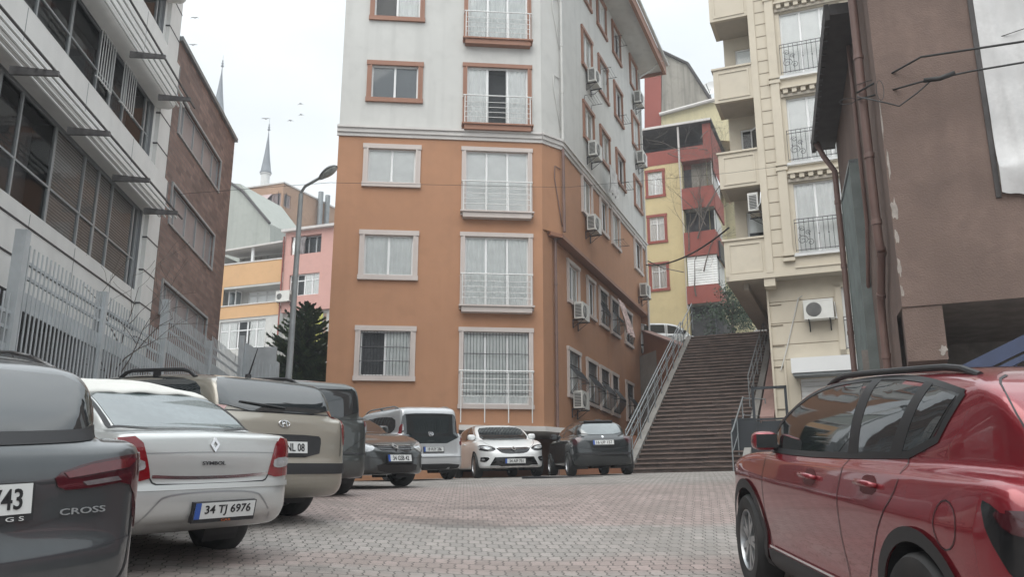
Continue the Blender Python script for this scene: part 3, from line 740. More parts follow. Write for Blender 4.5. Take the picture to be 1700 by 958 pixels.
hS=[(a+.08,b-.08,c,d) for c,d in zu for a,b in su]
SD.wall(mb,0,12.3,13.43+.0,22.6,hS,WH)
h3=[(a+.08,b-.08,*z3) for a,b in s3]; h4=[(a+.08,b-.08,*z4) for a,b in s4]; h5=[(a+.08,b-.08,*z5) for a,b in s5]
SD.wall(mb,0,12.3,10.35,13.43,h3,OR)
SD.wall(mb,0,12.3,1.0,10.35,h4+h5,OR,n=-.3)
# back, left and roof
b0=FR.p(-6.48,0); b1=SD.p(12.3,0); b2=SD.p(12.3,0,-9)
mb.quad(FR.p(-6.48,1),FR.p(-6.48,1,-14),FR.p(-6.48,22.2,-14),FR.p(-6.48,22.2),OR)
mb.quad(SD.p(12.3,1,0),SD.p(12.3,1,-12),SD.p(12.3,22.6,-12),SD.p(12.3,22.6,0),OR)
mb.build('wall',og)
# recessed ground floor
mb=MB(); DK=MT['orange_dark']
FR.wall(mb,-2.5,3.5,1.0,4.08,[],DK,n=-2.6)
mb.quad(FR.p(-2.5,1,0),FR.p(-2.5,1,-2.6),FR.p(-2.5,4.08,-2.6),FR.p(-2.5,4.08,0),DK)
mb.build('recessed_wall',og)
mb=MB(); sl=MT['cornice']
mb.hexa([FR.p(-2.5,3.95,.12),FR.p(.1,3.93,.12),SD.p(-.1,3.93,.1),FR.p(-2.5,3.95,-4),FR.p(-2.5,4.1,.12),FR.p(.1,4.08,.12),SD.p(-.1,4.08,.1),FR.p(-2.5,4.1,-4)],sl)
mb.quad(FR.p(-2.5,3.96,-.1),SD.p(-.1,3.94,-.1),SD.p(4,3.94,-.4),FR.p(-2.5,3.96,-4),sl)
mb.build('entrance_canopy',og)
# cornice
mb=MB()
for (z0,z1,pr) in ((13.30,13.42,.05),(13.42,13.56,.10),(13.56,13.64,.15)):
    FR.box(mb,-6.53,.07,z0,z1,-.02,pr,MT['cornice']); CH.box(mb,0-.03,chl+.03,z0,z1,-.02,pr,MT['cornice']); SD.box(mb,0,12.3,z0,z1,-.02,pr,MT['cornice'])
mb.build('cornice',og)
mb=MB(); SD.box(mb,-.05,12.3,10.22,10.345,-.28,.04,MT['surbrown']); CH.box(mb,chl*.4,chl+.05,10.22,10.345,-.3,.03,MT['surbrown']); mb.build('ledge',og)
# roof with wide eaves
mb=MB(); EV=MT['cornice']
SD.box(mb,-1.0,13.1,22.6,22.72,-8,1.05,MT['white']); SD.box(mb,-1.0,13.1,22.45,22.9,1.05,1.2,MT['surbrown']); SD.box(mb,13.1,13.2,22.45,22.9,-8,1.2,MT['surbrown'])
mb.build('roof',og)
mb=MB(); mb.tube([SD.p(-1,22.95,1.28),SD.p(13.2,22.95,1.28)],.08,MT['pipe_white'],8); mb.tube([SD.p(12.2,22.7,1.2),SD.p(12.2,22.3,.7),SD.p(12.0,21.9,.1)],.05,MT['pipe_white'],8); mb.build('gutter',og)
MT['reflect_grey']=M('painted_pane_reflection',(.30,.32,.34),.7,var=.06)  # flat grey sheet painted in as sky reflected by the panes
# windows: front
ca={0:'right',1:'blind',2:'blind',3:'full',4:'right'}; cb={0:'full',1:'sides',2:'blind',3:'full',4:'full'}  # second left blind is only the painted sky reflection
for i,(z0,z1,k) in enumerate(rowsA):
    window(FR,fa[0][0],fa[0][1],z0,z1,og,div=2,fm=MT['pvc'],sur=MT['surbrown'] if k=='b' else MT['surcream'],sw=.15,curt=ca[i],cm=MT['curtain_w'] if i==2 else (MT['reflect_grey'] if i==1 else None))
for i,(z0,z1,k) in enumerate(rowsB):
    window(FR,fa[1][0],fa[1][1],z0,z1,og,div=3,fm=MT['pvc'],sur=MT['surbrown'] if k=='b' else MT['surcream'],sw=.13,curt=cb[i],cm=MT['curtain_w'] if i in (1,2) else None)
    rail_white(FR,og,fa[1][0]-.06,fa[1][1]+.06,z0-.02,h=1.0,slab=None if i==4 else (MT['surbrown'] if k=='b' else MT['surcream']),out=.2 if i<4 else .3,legs=i==4)
grille(FR,og,fa[0][0]+.02,fa[0][1]-.02,5.5,6.9,.0,nb=15,belly=.12)
grille(FR,og,fa[1][0]+.02,fa[1][1]-.02,5.0,6.93,-.02,nb=20,belly=.03)
# windows: side
k=0
for c,d in zu:
    for a,b in su: window(SD,a+.08,b-.08,c,d,og,div=2,fm=MT['pvc'],sur=MT['surbrown'],sw=.13,curt=['full','right','none','full'][k%4],rev=.09); k+=1
for a,b in s3: window(SD,a+.08,b-.08,*z3,og,div=2,fm=MT['pvc'],sur=MT['surcream'],sw=.12,curt=['full','left'][k%2],rev=.09); k+=1
for a,b in s4: window(SD,a+.08,b-.08,*z4,og,n=-.3,div=2,fm=MT['pvc'],sur=MT['surcream'],sw=.12,curt=['full','right','none'][k%3],rev=.09); k+=1
for a,b in s5: 
    window(SD,a+.08,b-.08,*z5,og,n=-.3,div=2,fm=MT['pvc'],sur=MT['surcream'],sw=.12,curt='full',rev=.09); grille(SD,og,a+.05,b-.05,z5[0]-.02,z5[1]+.05,-.3,nb=9,belly=.3,r=.012)
grille(SD,og,s4[2][0]+.05,s4[2][1]-.05,z4[0],z4[1],-.3,nb=8,belly=.12,r=.012); grille(SD,og,s4[3][0]+.05,s4[3][1]-.05,z4[0],z4[1],-.3,nb=8,belly=.3,r=.012); grille(SD,og,s4[4][0]+.05,s4[4][1]-.05,z4[0],z4[1],-.3,nb=8,belly=.1,r=.012)
downpipe(CL,og,cll-.05,2.2,10.3,n=.1,r=.05); downpipe(CH,og,chl+.0,10.4,13.3,n=.12,r=.05); downpipe(CH,og,chl+.0,13.6,22.4,n=.12,r=.05,m=MT['pipe_white']); downpipe(SD,og,12.15,2.5,22.2,n=.08,r=.05,m=MT['pipe_white'])
mb=MB()
for (z0,z1) in ((14.6,15.9),(17.6,18.9),(11.2,12.6)):
    mb.tube([CH.p(chl-.05,z1,.03),CH.p(chl-.3,z1+.05,.03),CH.p(chl-.32,z1-.4,.03),CH.p(chl-.12,z0,.03),CH.p(chl-.02,z0-.6,.05)],.018,MT['pipe_white'] if z0>13 else MT['pipe'],6)
mb.build('drain_hose',og,smooth=True)
# air conditioners
acs=[(SD,3.55,17.35,0,'air conditioner under the brown-framed window nearest the corner, upper white storey'),
(SD,3.4,14.3,0,'air conditioner just above the grey cornice near the corner of the white storeys'),
(SD,11.2,20.05,0,'air conditioner high under the eaves at the far end of the white side wall'),
(SD,11.3,17.1,0,'air conditioner at the far end of the white wall, second one below the eaves'),
(SD,3.0,11.3,0,'air conditioner on the orange wall below the cornice near the corner'),
(SD,10.9,10.75,0,'air conditioner at the far end of the orange wall above the brown ledge'),
(SD,2.25,7.95,-.3,'air conditioner below the ledge on the orange side wall, above the barred windows')]
for a in acs: ac_unit(*a)
ac_unit(SD,2.0,4.9,-.3,'lowest air conditioner, inside the bulging bars of the barred side window nearest the corner')
# drying racks
def rack(F,s,z,n,label,w=.9,out=.45):
    mb=MB()
    for a in (s-w/2,s+w/2): mb.tube([F.p(a,z-.25,n),F.p(a,z,n+.02),F.p(a,z,n+out)],.012,MT['iron'],5)
    for k in range(4): mb.tube([F.p(s-w/2,z,n+.1+out*k/4.4),F.p(s+w/2,z,n+.1+out*k/4.4)],.006,MT['iron'],4)
    o=mb.build('clothes_rack',loc=F.p(s,z,n)); tag(o,label,'clothes rack','iron clothes racks under the side windows')
for s,z,t in ((3.4,16.7,'iron clothes rack crossing the lower part of the corner-side window on the white wall'),(5.8,19.0,'iron clothes rack in front of the dark open side window high on the white wall'),(8.2,18.0,'iron clothes rack at the third side window of the white wall'),(8.2,14.95,'iron clothes rack below the third window just above the cornice'),(11.2,17.9,'iron clothes rack at the far white window above an air conditioner'),(7.0,12.1,'iron clothes rack on the orange wall below the cornice, third window'),(7.9,21.6,'topmost iron clothes rack under the eaves')):
    rack(SD,s,z,0,t)
# hanging laundry
def cloth(F,s0,s1,z0,z1,n,m,name,label,cat,amp=.04,slope=0):
    mb=MB(); K,J=14,12; P=[]
    for j in range(J+1):
        for i in range(K+1):
            a=s0+(s1-s0)*i/K; z=z1+(z0-z1)*j/J
            P.append(F.p(a+.02*math.sin(j*.9+i),z,n+slope*j/J+amp*math.sin(i*1.3+j*.25)*(.4+j/J)))
    fs=[(j*(K+1)+i,j*(K+1)+i+1,(j+1)*(K+1)+i+1,(j+1)*(K+1)+i) for j in range(J) for i in range(K)]
    mb.add(P,fs,m); fs2=[]
    off=F.N*-.008; mb.add([p+off for p in P],[f[::-1] for f in fs],m)
    o=mb.build(name,loc=F.p((s0+s1)/2,(z0+z1)/2,n),smooth=True); return tag(o,label,cat)
MT['quilt']=M('floral_quilt',(.52,.40,.38),.9,var=.5,vs=9); MT['pale_cloth']=M('pale_cloth',(.55,.55,.55),.9,var=.2,vs=5)
cloth(SD,6.6,7.7,8.35,9.75,.1,MT['quilt'],'quilt','floral quilt hanging out over the barred window of the orange side wall','laundry',slope=.35)
cloth(SD,5.0,6.2,13.6,14.7,.35,MT['pale_cloth'],'laundry','pale laundry hanging on a rack just above the cornice of the side wall','laundry')
# ------------------------------------------------------------------ public stairs (along bearing 22 deg)
Sd=Vector((math.sin(R(22)),math.cos(R(22)),0)); Fd=Vector((math.cos(R(22)),-math.sin(R(22)),0))
ST0=Vector((3.35,25.25,0)); zb=gsm(4.6,24.6); NS=38; TR=.265; RZ=(8.35-zb)/NS; WS=2.95
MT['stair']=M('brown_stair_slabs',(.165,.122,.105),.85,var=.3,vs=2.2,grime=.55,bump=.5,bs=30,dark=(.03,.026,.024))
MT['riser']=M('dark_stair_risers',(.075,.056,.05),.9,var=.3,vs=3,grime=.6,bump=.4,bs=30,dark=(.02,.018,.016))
MT['concrete']=M('grey_concrete',(.25,.24,.225),.9,var=.15,vs=1,grime=.3,bump=.4)
MT['pinkwall']=M('dull_pink_parapet',(.26,.165,.145),.85,var=.15,vs=1.2,grime=.3,bump=.4)
st=wthing('staircase',ST0+Vector((0,0,zb)),'long brown outdoor staircase climbing between the orange block and the beige block','stairs')
q=lambda a,b,z:ST0+Sd*a+Fd*b+Vector((0,0,z))
mt=MB(); mr=MB()
for i in range(NS):
    a0=i*TR; z=zb+(i+1)*RZ; jit=lambda:rnd.uniform(-.012,.012)
    # slabs of uneven length with a nosing lip
    b=-.02; cuts=[0,.9+rnd.uniform(-.25,.25),1.9+rnd.uniform(-.25,.25),WS]
    for c0,c1 in zip(cuts,cuts[1:]):
        j=jit(); l=.03+jit()
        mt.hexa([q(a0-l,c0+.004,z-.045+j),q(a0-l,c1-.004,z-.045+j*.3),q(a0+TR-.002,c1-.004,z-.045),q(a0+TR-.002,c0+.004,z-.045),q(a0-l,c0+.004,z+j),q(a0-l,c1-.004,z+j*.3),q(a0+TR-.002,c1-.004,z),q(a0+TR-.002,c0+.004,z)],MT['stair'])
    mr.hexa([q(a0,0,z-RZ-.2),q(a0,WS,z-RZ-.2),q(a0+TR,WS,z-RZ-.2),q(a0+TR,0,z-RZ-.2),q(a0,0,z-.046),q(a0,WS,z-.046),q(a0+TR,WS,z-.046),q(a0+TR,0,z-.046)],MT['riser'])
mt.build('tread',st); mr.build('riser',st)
# side walls under the stairs
mb=MB(); LT=NS*TR
for b,w_ in ((-.2,.19),(WS+.01,.19)):
    mb.hexa([q(-.1,b,0),q(-.1,b+w_,0),q(LT,b+w_,0),q(LT,b,0),q(-.1,b,zb+.15),q(-.1,b+w_,zb+.15),q(LT,b+w_,8.45),q(LT,b,8.45)],MT['concrete'])
mb.build('stringer',st)
# upper street
mb=MB(); mb.hexa([q(LT,-.25,0),q(LT,16,0),q(LT+70,40,0),q(LT+70,-60,0),q(LT,-.25,8.33),q(LT,16,8.33),q(LT+70,40,8.33),q(LT+70,-60,8.33)],MT['concrete'])
tag(mb.build('upper_street'),kind='structure')
# brown retaining wall between block and stairs
mb=MB(); W1=SD.p(12.3,0,-.3); A=q(LT-1.0,-.22,0)
top=[(1067,551),(1145,581)]
dirv=(A-W1).normalized()
WF=Fac((W1.x,W1.y),math.atan2(dirv.y,dirv.x)); Lw=(A-W1).length
sa,za=WF.px(1067,551); sb,zbb=WF.px(1145,581)
def zt(s): return za+(zbb-za)*(s-sa)/(sb-sa)
pr=[WF.p(-.5,1.5,0),WF.p(Lw,1.5,0),WF.p(Lw,1.5,-.25),WF.p(-.5,1.5,-.25),WF.p(-.5,zt(-.5),0),WF.p(Lw,zt(Lw),0),WF.p(Lw,zt(Lw),-.25),WF.p(-.5,zt(-.5),-.25)]
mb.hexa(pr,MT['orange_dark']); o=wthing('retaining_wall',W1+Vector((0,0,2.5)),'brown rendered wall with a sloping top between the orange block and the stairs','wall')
mb.build('wall',o)
mb=MB(); c=[p+Vector((0,0,.0)) for p in pr[4:]]; up_=Vector((0,0,.07)); cc=[c[0]+WF.N*.05,c[1]+WF.N*.05,c[2]-WF.N*.05,c[3]-WF.N*.05]
mb.hexa([v+Vector((0,0,.003)) for v in cc]+[v+up_ for v in cc],MT['pinkwall']); mb.build('coping',o)
# railings
def railing(pts,label,h=.95,lines=3,posts=8,group='galvanised tube railings beside the stairs'):
    o=wthing('handrail',pts[0],label,'railing',group); n=len(pts)
    mb=MB()
    for k in range(lines): 
        z=Vector((0,0,h*(k+1)/lines)); mb.tube([p+z for p in pts],.021 if k==lines-1 else .013,MT['steel'],8)
    mb.build('rail',o,smooth=True,auto=40)
    tot=sum((b-a).length for a,b in zip(pts,pts[1:])); 
    for k in range(posts):
        d=tot*k/(posts-1); i=0
        while i<n-2 and d>(pts[i+1]-pts[i]).length: d-=(pts[i+1]-pts[i]).length; i+=1
        p=pts[i]+(pts[i+1]-pts[i]).normalized()*d; mb=MB(); mb.tube([p-Vector((0,0,.1)),p+Vector((0,0,h))],.018,MT['steel'],8); mb.build('post',o)
zs=lambda a:zb+a/TR*RZ
railing([q(a,-.12,zs(a)+.1) for a in (-.5,0,LT*.5,LT,LT+.9)],'long galvanised handrail up the left side of the stairs',h=1.0,lines=3,posts=12)
railing([q(a,-.32,zs(a)+.1) for a in (.6,LT*.5,LT*.94)],'second, lower tube rail outside the left handrail of the stairs',h=.8,lines=2,posts=7)
railing([q(a,b_,zs(a)+.1) for a,b_ in ((3.6,WS-.1),(6.5,WS-.05),(LT,WS+.05),(LT+.5,WS+.05))],'galvanised handrail along the upper right side of the stairs',h=.95,lines=3,posts=7)
railing([q(-.3,WS-.15,zb),q(.0,WS-.15,zb+.1),q(2.1,WS-.1,zs(2.1)+.05),q(2.4,WS-.1,zs(2.1)+.05),q(2.8,WS+.45,zs(2.1)+.05)],'short bent handrail at the bottom right of the stairs beside the dark gate',h=1.0,lines=2,posts=4)
# stepped pink parapet on the right
pk=wthing('parapet_wall',q(0,WS+.5,zb),'stepped dull pink parapet wall between the stairs and the beige block','wall')
mb=MB()
for a0,a1,h0,h1 in ((2.0,6.4,.5,.9),(6.4,9.0,1.35,1.35),(9.0,LT+.2,1.7,1.5)):
    mb.hexa([q(a0,WS+.35,1),q(a0,WS+.75,1),q(a1,WS+.75,1),q(a1,WS+.35,1),q(a0,WS+.35,zs(a0)+h0),q(a0,WS+.75,zs(a0)+h0),q(a1-.01,WS+.75,zs(a1)+h1-.3),q(a1-.01,WS+.35,zs(a1)+h1-.3)],MT['pinkwall'])
mb.build('wall',pk)
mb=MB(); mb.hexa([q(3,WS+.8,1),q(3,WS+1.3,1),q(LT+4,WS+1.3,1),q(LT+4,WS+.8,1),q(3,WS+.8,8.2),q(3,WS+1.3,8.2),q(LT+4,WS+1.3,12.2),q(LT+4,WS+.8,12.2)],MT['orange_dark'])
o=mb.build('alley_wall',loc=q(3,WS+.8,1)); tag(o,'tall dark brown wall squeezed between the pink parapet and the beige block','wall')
# dark sheet gate
MT['gate']=M('dark_blue_black_gate',(.022,.027,.034),.5,var=.2,vs=3,grime=.3)
GF=Fac((q(.9,WS+.0,0).x,q(.9,WS+.0,0).y),R(-22))
gt=wthing('metal_gate',GF.p(.7,zb,0),'low dark sheet-metal gate with an open frame above it, beside the foot of the stairs','gate')
mb=MB(); GF.box(mb,-.30,.34,zb+.15,zb+1.45,0,.04,MT['gate']); GF.box(mb,.36,1.2,zb+.0,zb+1.4,0,.04,MT['gate']); mb.build('sheet_panel',gt)
mb=MB()
for s0,s1,z0,z1 in ((.30,.37,0,2.35),(1.18,1.25,0,2.35),(.30,1.25,2.28,2.35),(.37,1.18,1.42,1.47),(-.3,.3,1.45,1.49)): GF.box(mb,s0,s1,zb+z0,zb+z1,-.01,.055,MT['gate'])
mb.build('frame',gt)
mb=MB(); mb.lathe([(0,-.05),(.03,-.05),(.03,.0)],MT['chrome'],axis='y',n=12,c=tuple(GF.p(.5,zb+1.36,.06))); mb.build('knob',gt)
# weeds at the foot of the stairs
MT['leaf']=M('weed_leaf',(.06,.10,.035),.7,var=.4,vs=8)
def leaves(mb,c,rad,n,m,size=.05,sq=1.0):
    for _ in range(n):
        d=Vector((rnd.gauss(0,1),rnd.gauss(0,1),rnd.gauss(0,1)*sq)); d=d.normalized()*rad*rnd.random()**.4; p=c+Vector((d.x,d.y,abs(d.z) if sq<1 else d.z))
        u=Vector((rnd.gauss(0,1),rnd.gauss(0,1),rnd.gauss(0,1))).normalized(); v=u.orthogonal().normalized(); s_=size*rnd.uniform(.6,1.3)
        mb.quad(p-u*s_,p+v*s_*.45,p+u*s_,p-v*s_*.45,m)
mb=MB()
for k in range(7): leaves(mb,q(.3+.1*k,WS+.05+.06*(k%3),zb+.03),.2,60,MT['leaf'],.045,.7)
tag(mb.build('weeds',loc=q(.3,WS,zb)),'green weeds growing at the bottom right corner of the stairs','weeds',kind='stuff')
# ------------------------------------------------------------------ beige apartment block
BF=Fac((7.56,26),R(-22)); S0,S1=-1.0,3.4
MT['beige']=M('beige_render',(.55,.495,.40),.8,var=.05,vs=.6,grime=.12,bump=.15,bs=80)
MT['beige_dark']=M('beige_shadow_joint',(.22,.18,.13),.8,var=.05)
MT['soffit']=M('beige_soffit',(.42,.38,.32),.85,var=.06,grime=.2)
bg_=wthing('beige_apartment_block',(9,27,2.6),'beige apartment block with stacked corner balconies and wrought iron rails, right of the stairs','building')
BE=MT['beige']; n1=.5
tops=[9.62,12.47,15.37,18.27]; 
def relief(mb,s0,s1,z0,z1,n,w=.05,d=.025):
    for a in ((s0,s1,z0,z0+w),(s0,s1,z1-w,z1),(s0,s0+w,z0+w,z1-w),(s1-w,s1,z0+w,z1-w)): BF.box(mb,a[0],a[1],a[2],a[3],n-.01,n+d,BE)
# lower storey wall
mb=MB(); hl=[(.85,2.5,2.0,5.32),(2.2,2.95,6.1,7.95)]
BF.wall(mb,.1,S1,1.5,8.45,hl,BE,n=0,rev=.12)
mb.quad(BF.p(.1,1.5,0),BF.p(.1,1.5,-9),BF.p(.1,8.45,-9),BF.p(.1,8.45,0),BE)
for z in (6.35,7.0,7.65,5.9): BF.box(mb,.12,2.0,z,z+.02,-.01,.006,MT['beige_dark'])
for k in range(9): z=2.6+k*.62; BF.box(mb,.12,.5 if z<6 else .5,z,z+.02,-.01,.026,MT['beige_dark'])
BF.box(mb,.1,.16,1.5,8.3,-.01,.07,BE); BF.box(mb,.44,.5,1.5,6.0,-.01,.05,BE)
for a in ((2.03,2.2,5.95,8.05),(2.95,3.1,5.95,8.05),(2.03,3.1,7.95,8.1),(2.03,3.1,5.95,6.1)): BF.box(mb,a[0],a[1],a[2],a[3],-.01,.05,BE)
mb.build('wall',bg_)
# shutter and box
mb=MB(); 
for k in range(22): z=2.4+k*.135; BF.box(mb,.86,2.49,z,z+.115,-.1,-.075+.0,MT['pvc'])
BF.box(mb,.86,2.49,2.2,5.3,-.13,-.1,MT['ac']); mb.build('roller_shutter',bg_)
mb=MB(); mb.hexa([BF.p(.68,5.42,.02),BF.p(3.2,5.42,.02),BF.p(3.2,5.42,.55),BF.p(.68,5.42,.55)][::-1]+[BF.p(.68,5.85,.02),BF.p(3.2,5.85,.02),BF.p(3.2,5.85,.55),BF.p(.68,5.85,.55)][::-1],MT['pvc'])
BF.box(mb,.72,3.15,5.34,5.418,.03,.5,MT['steel']); mb.build('shutter_box',bg_)
window(BF,2.2,2.95,6.1,7.95,bg_,div=1,fm=MT['pvc'],curt='blind',cm=MT['curtain_w'],rev=.12)
def iron_rail(F,par,s0,s1,z0,h,n,sp=.13):
    mb=MB(); m=MT['iron']
    for z in (z0+.03,z0+h,z0+h-.1): mb.tube([F.p(s0,z,n-.1),F.p(s0,z,n),F.p(s1,z,n),F.p(s1,z,n-.1)],.012,m,5)
    k=int((s1-s0)/sp)
    for i in range(k+1):
        a=s0+(s1-s0)*i/k; mb.tube([F.p(a,z0,n),F.p(a,z0+h,n)],.008,m,4,cap=False)
        if i%2: 
            p=F.p(a,z0+h*.5,n); mb.tube([p-Vector((0,0,.03)),p,p+Vector((0,0,.03))],[.008,.022,.008],m,5)
    # scroll ornament near the left end
    for cx,cz,r0,sg in ((.2,.3,.16,1),(.42,.22,.12,-1),(.2,.62,.1,-1),(.36,.5,.08,1)):
        pts=[F.p(s0+cx+sg*(r0*(1-t/14))*math.cos(t*.75),z0+cz*h/.9+(r0*(1-t/14))*math.sin(t*.75),n+.012) for t in range(13)]
        mb.tube(pts,.008,m,4)
    return mb.build('iron_railing',par)
iron_rail(BF,bg_,2.2,2.95,6.08,.95,.12)
# upper block front
mb=MB(); rows=[(8.95,11.15),(11.8,13.95),(14.7,16.9),(17.6,19.6)]
hu=[(1.15,2.95,a,b) for a,b in rows]
BF.wall(mb,.2,S1,8.45,20,hu,BE,n=n1,rev=.15)
mb.quad(BF.p(.2,8.45,n1),BF.p(.2,8.45,-.8),BF.p(.2,20,-.8),BF.p(.2,20,n1),BE)
mb.quad(BF.p(-.78,8.45,-.8),BF.p(-.78,8.45,-7),BF.p(-.78,20,-7),BF.p(-.78,20,-.8),BE)
BF.wall(mb,-.78,.2,8.45,20,[( -.42,.12,t+.0,t+1.25) for t in tops[:3]],BE,n=-.8,rev=.1)
mb.quad(BF.p(-.78,20,-7),BF.p(S1,20,-7),BF.p(S1,20,n1),BF.p(-.78,20,n1),BE)
for z in np.arange(8.9,19,.43): 
    BF.box(mb,.42,.72,z,z+.025,n1-.01,n1+.008,MT['beige_dark'])
BF.box(mb,.2,.40,8.45,19.5,n1-.01,n1+.05,BE); BF.box(mb,.74,1.0,8.9,19.5,n1-.01,n1+.09,BE)
for a,b in rows:
    BF.box(mb,.70,1.04,a-.06,a+.05,n1-.01,n1+.13,BE); BF.box(mb,.70,1.04,a-.22,a-.12,n1-.01,n1+.12,BE)
    BF.box(mb,1.02,S1,a-.1,a-.0,n1-.01,n1+.1,MT['pvc']); BF.box(mb,1.02,S1,a-.45,a-.4,n1-.01,n1+.07,BE)
    for k in range(9): BF.box(mb,1.1+k*.26,1.24+k*.26,b+.12,b+.26,n1-.01,n1+.16,BE)
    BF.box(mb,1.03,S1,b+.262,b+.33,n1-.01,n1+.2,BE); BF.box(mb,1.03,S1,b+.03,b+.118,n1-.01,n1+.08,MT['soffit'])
mb.build('upper_wall',bg_)
for i,(a,b) in enumerate(rows[:3]):
    window(BF,1.15,2.95,a,b,bg_,n=n1,div=3,fm=MT['pvc'],curt='blind' if i else 'full',cm=MT['curtain_w'],rev=.15); iron_rail(BF,bg_,1.1,2.98,a+.02,.98,n1+.17)
# soffit
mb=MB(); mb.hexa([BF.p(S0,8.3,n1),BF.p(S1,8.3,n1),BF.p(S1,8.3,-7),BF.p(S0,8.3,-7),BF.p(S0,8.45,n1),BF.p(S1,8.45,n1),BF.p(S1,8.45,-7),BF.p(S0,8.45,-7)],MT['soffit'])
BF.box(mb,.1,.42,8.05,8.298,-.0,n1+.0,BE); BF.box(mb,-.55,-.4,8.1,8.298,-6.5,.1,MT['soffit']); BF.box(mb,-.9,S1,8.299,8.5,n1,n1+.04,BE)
mb.build('soffit',bg_)
# balconies
for i,t in enumerate(tops):
    mb=MB(); zb0=t-1.2
    if i: 
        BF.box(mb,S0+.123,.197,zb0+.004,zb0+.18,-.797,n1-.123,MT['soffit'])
    BF.box(mb,S0,.2,zb0+.0,t-.06,n1-.12,n1,BE); BF.box(mb,S0,S0+.12,zb0+.0,t-.06,-.8,n1-.12,BE)
    BF.box(mb,S0-.05,.22,t-.06,t,n1-.16,n1+.05,BE); BF.box(mb,S0-.05,S0+.16,t-.06,t,-.8,n1-.16,BE)
    relief(mb,S0+.12,.1,zb0+.1,t-.16,n1); mb.build('balcony',bg_)
    if i<3:
        window(BF,-.42,.12,t,t+1.25,bg_,n=-.8,div=1,fm=MT['pvc'],curt='none' if i==1 else 'halfblind',rev=.1)
mb=MB(); F2=Fac((BF.p(-.1,0,-.78).x,BF.p(-.1,0,-.78).y),R(-70)); 
for a in ((0,.5,12.55,12.6),(0,.5,13.6,13.66),(0,.05,12.6,13.6),(.45,.5,12.6,13.6)): F2.box(mb,a[0],a[1],a[2],a[3],-.05,0,MT['pvc'])
F2.quad(mb,.05,.45,12.6,13.6,-.02,MT['car_glass']); mb.build('open_sash',bg_)
ac_unit(BF,1.55,6.98,0,'white air conditioner with round black fan on the beige wall above the roller shutter')
ac_unit(Fac((BF.p(.2,0).x,BF.p(.2,0).y),R(-112)),.1,10.45,0,'air conditioner inside the lowest corner balcony of the beige block')
mb=MB(); mb.tube([BF.p(.35,5.6,.06),BF.p(.55,6.2,.03),BF.p(1.0,7.72,.03),BF.p(1.12,7.76,.1)],.018,MT['pipe_white'],6); tag(mb.build('drain_pipe',loc=BF.p(.9,7,.0)),'slanting pale drain pipe left of the white air conditioner on the beige wall','pipe')
# ------------------------------------------------------------------ brown house at right
KR=Fac((5.4,12),R(-22)); KL=Fac((5.4,12),R(-106))
MT['brown']=M('mauve_brown_render',(.16,.113,.095),.95,var=.16,vs=.9,grime=.5,bump=.9,bs=45,dark=(.10,.072,.062),streak=.35)
MT['greysoff']=M('peeling_soffit',(.20,.18,.165),.9,var=.2,vs=4,grime=.4)
MT['chip']=M('bare_plaster',(.30,.27,.245),.95,var=.2,vs=9,bump=.5)
kb=wthing('brown_house',(6.5,14,1.7),'brown rough-rendered house overhanging at the right edge, with drainpipes on its corner','building')
BR=MT['brown']; LL=6.75
mb=MB()
KR.wall(mb,0,9,4.18,12,[(1.42,3.4,5.65,10.5)],BR,rev=.2)
KL.wall(mb,-LL,0,4.18,9.75,[],BR); KL.wall(mb,-1.2,0,9.75,12,[],BR); KL.wall(mb,-LL,-.6,0.5,4.18,[],BR)
mb.quad(KL.p(-LL,1,0),KL.p(-LL,1,-6),KL.p(-LL,9.9,-6),KL.p(-LL,9.9,0),BR)
mb.quad(KR.p(0,4.18,0),KR.p(9,4.18,0),KR.p(9,4.18,-5),KL.p(-5,4.18,0),MT['greysoff'])
mb.quad(KL.p(-LL,9.75,0),KL.p(-1.2,9.75,0),KR.p(9,9.75,-1.2),KR.p(9,9.75,-7),BR); mb.quad(KL.p(0,12,0),KR.p(9,12,0),KR.p(9,12,-1.2),KL.p(-1.2,12,0),BR)
mb.build('wall',kb)
mb=MB(); KR.wall(mb,-.6,9,.5,4.18,[],MT['greysoff'],n=-3.2); mb.build('recessed_wall',kb)
mb=MB(); KR.box(mb,.0,.5,3.42,4.176,-1.2,-.02,BR); KR.box(mb,.02,.9,1,3.415,-1.6,-1.1,MT['greysoff']); mb.build('bracket',kb)
mb=MB()
KL.box(mb,-LL-.4,-1.25,9.55,9.75,.0,.42,MT['tile_dark']); 
for k in range(24): a=-LL-.4+k*.245; KL.box(mb,a,a+.2,9.5,9.80,.42,.5,MT['tile_dark'])
KL.box(mb,-1.9,.5,10.6,10.8,.0,.62,MT['greysoff']); KL.box(mb,-2.0,.6,10.55,10.85,.62,.75,MT['tile_dark'])
mb.build('eave',kb)
def tubeo(name,par,pts,r,m,n=10,collars=()):
    mb=MB(); mb.tube(pts,r,m,n)
    for i,t in collars:
        p=pts[i].lerp(pts[i+1],t); d=(pts[i+1]-pts[i]).normalized(); mb.tube([p-d*.04,p+d*.04],r*1.2,m,n)
    return mb.build(name,par,smooth=True,auto=40)
tubeo('downpipe',kb,[KL.p(-.55,12,.14),KL.p(-.55,5.35,.14),KL.p(-.6,5.2,.12)],.065,MT['pipe'],collars=((0,.35),(0,.55),(0,.8),(0,.96)))
tubeo('downpipe',kb,[KL.p(-.62,5.25,.1),KL.p(-1.35,4.55,.1),KL.p(-1.4,4.3,.1),KL.p(-1.4,1.5,.1)],.06,MT['pipe'],collars=((0,.1),(0,.85),(2,.2)))
tubeo('downpipe',kb,[KL.p(-LL+.1,9.6,.45),KL.p(-LL+.1,9.2,.3),KL.p(-LL+.15,8.8,.1),KL.p(-LL+.15,1.5,.1)],.06,MT['pipe'],collars=((2,.1),(2,.3),(2,.5),(2,.7)))
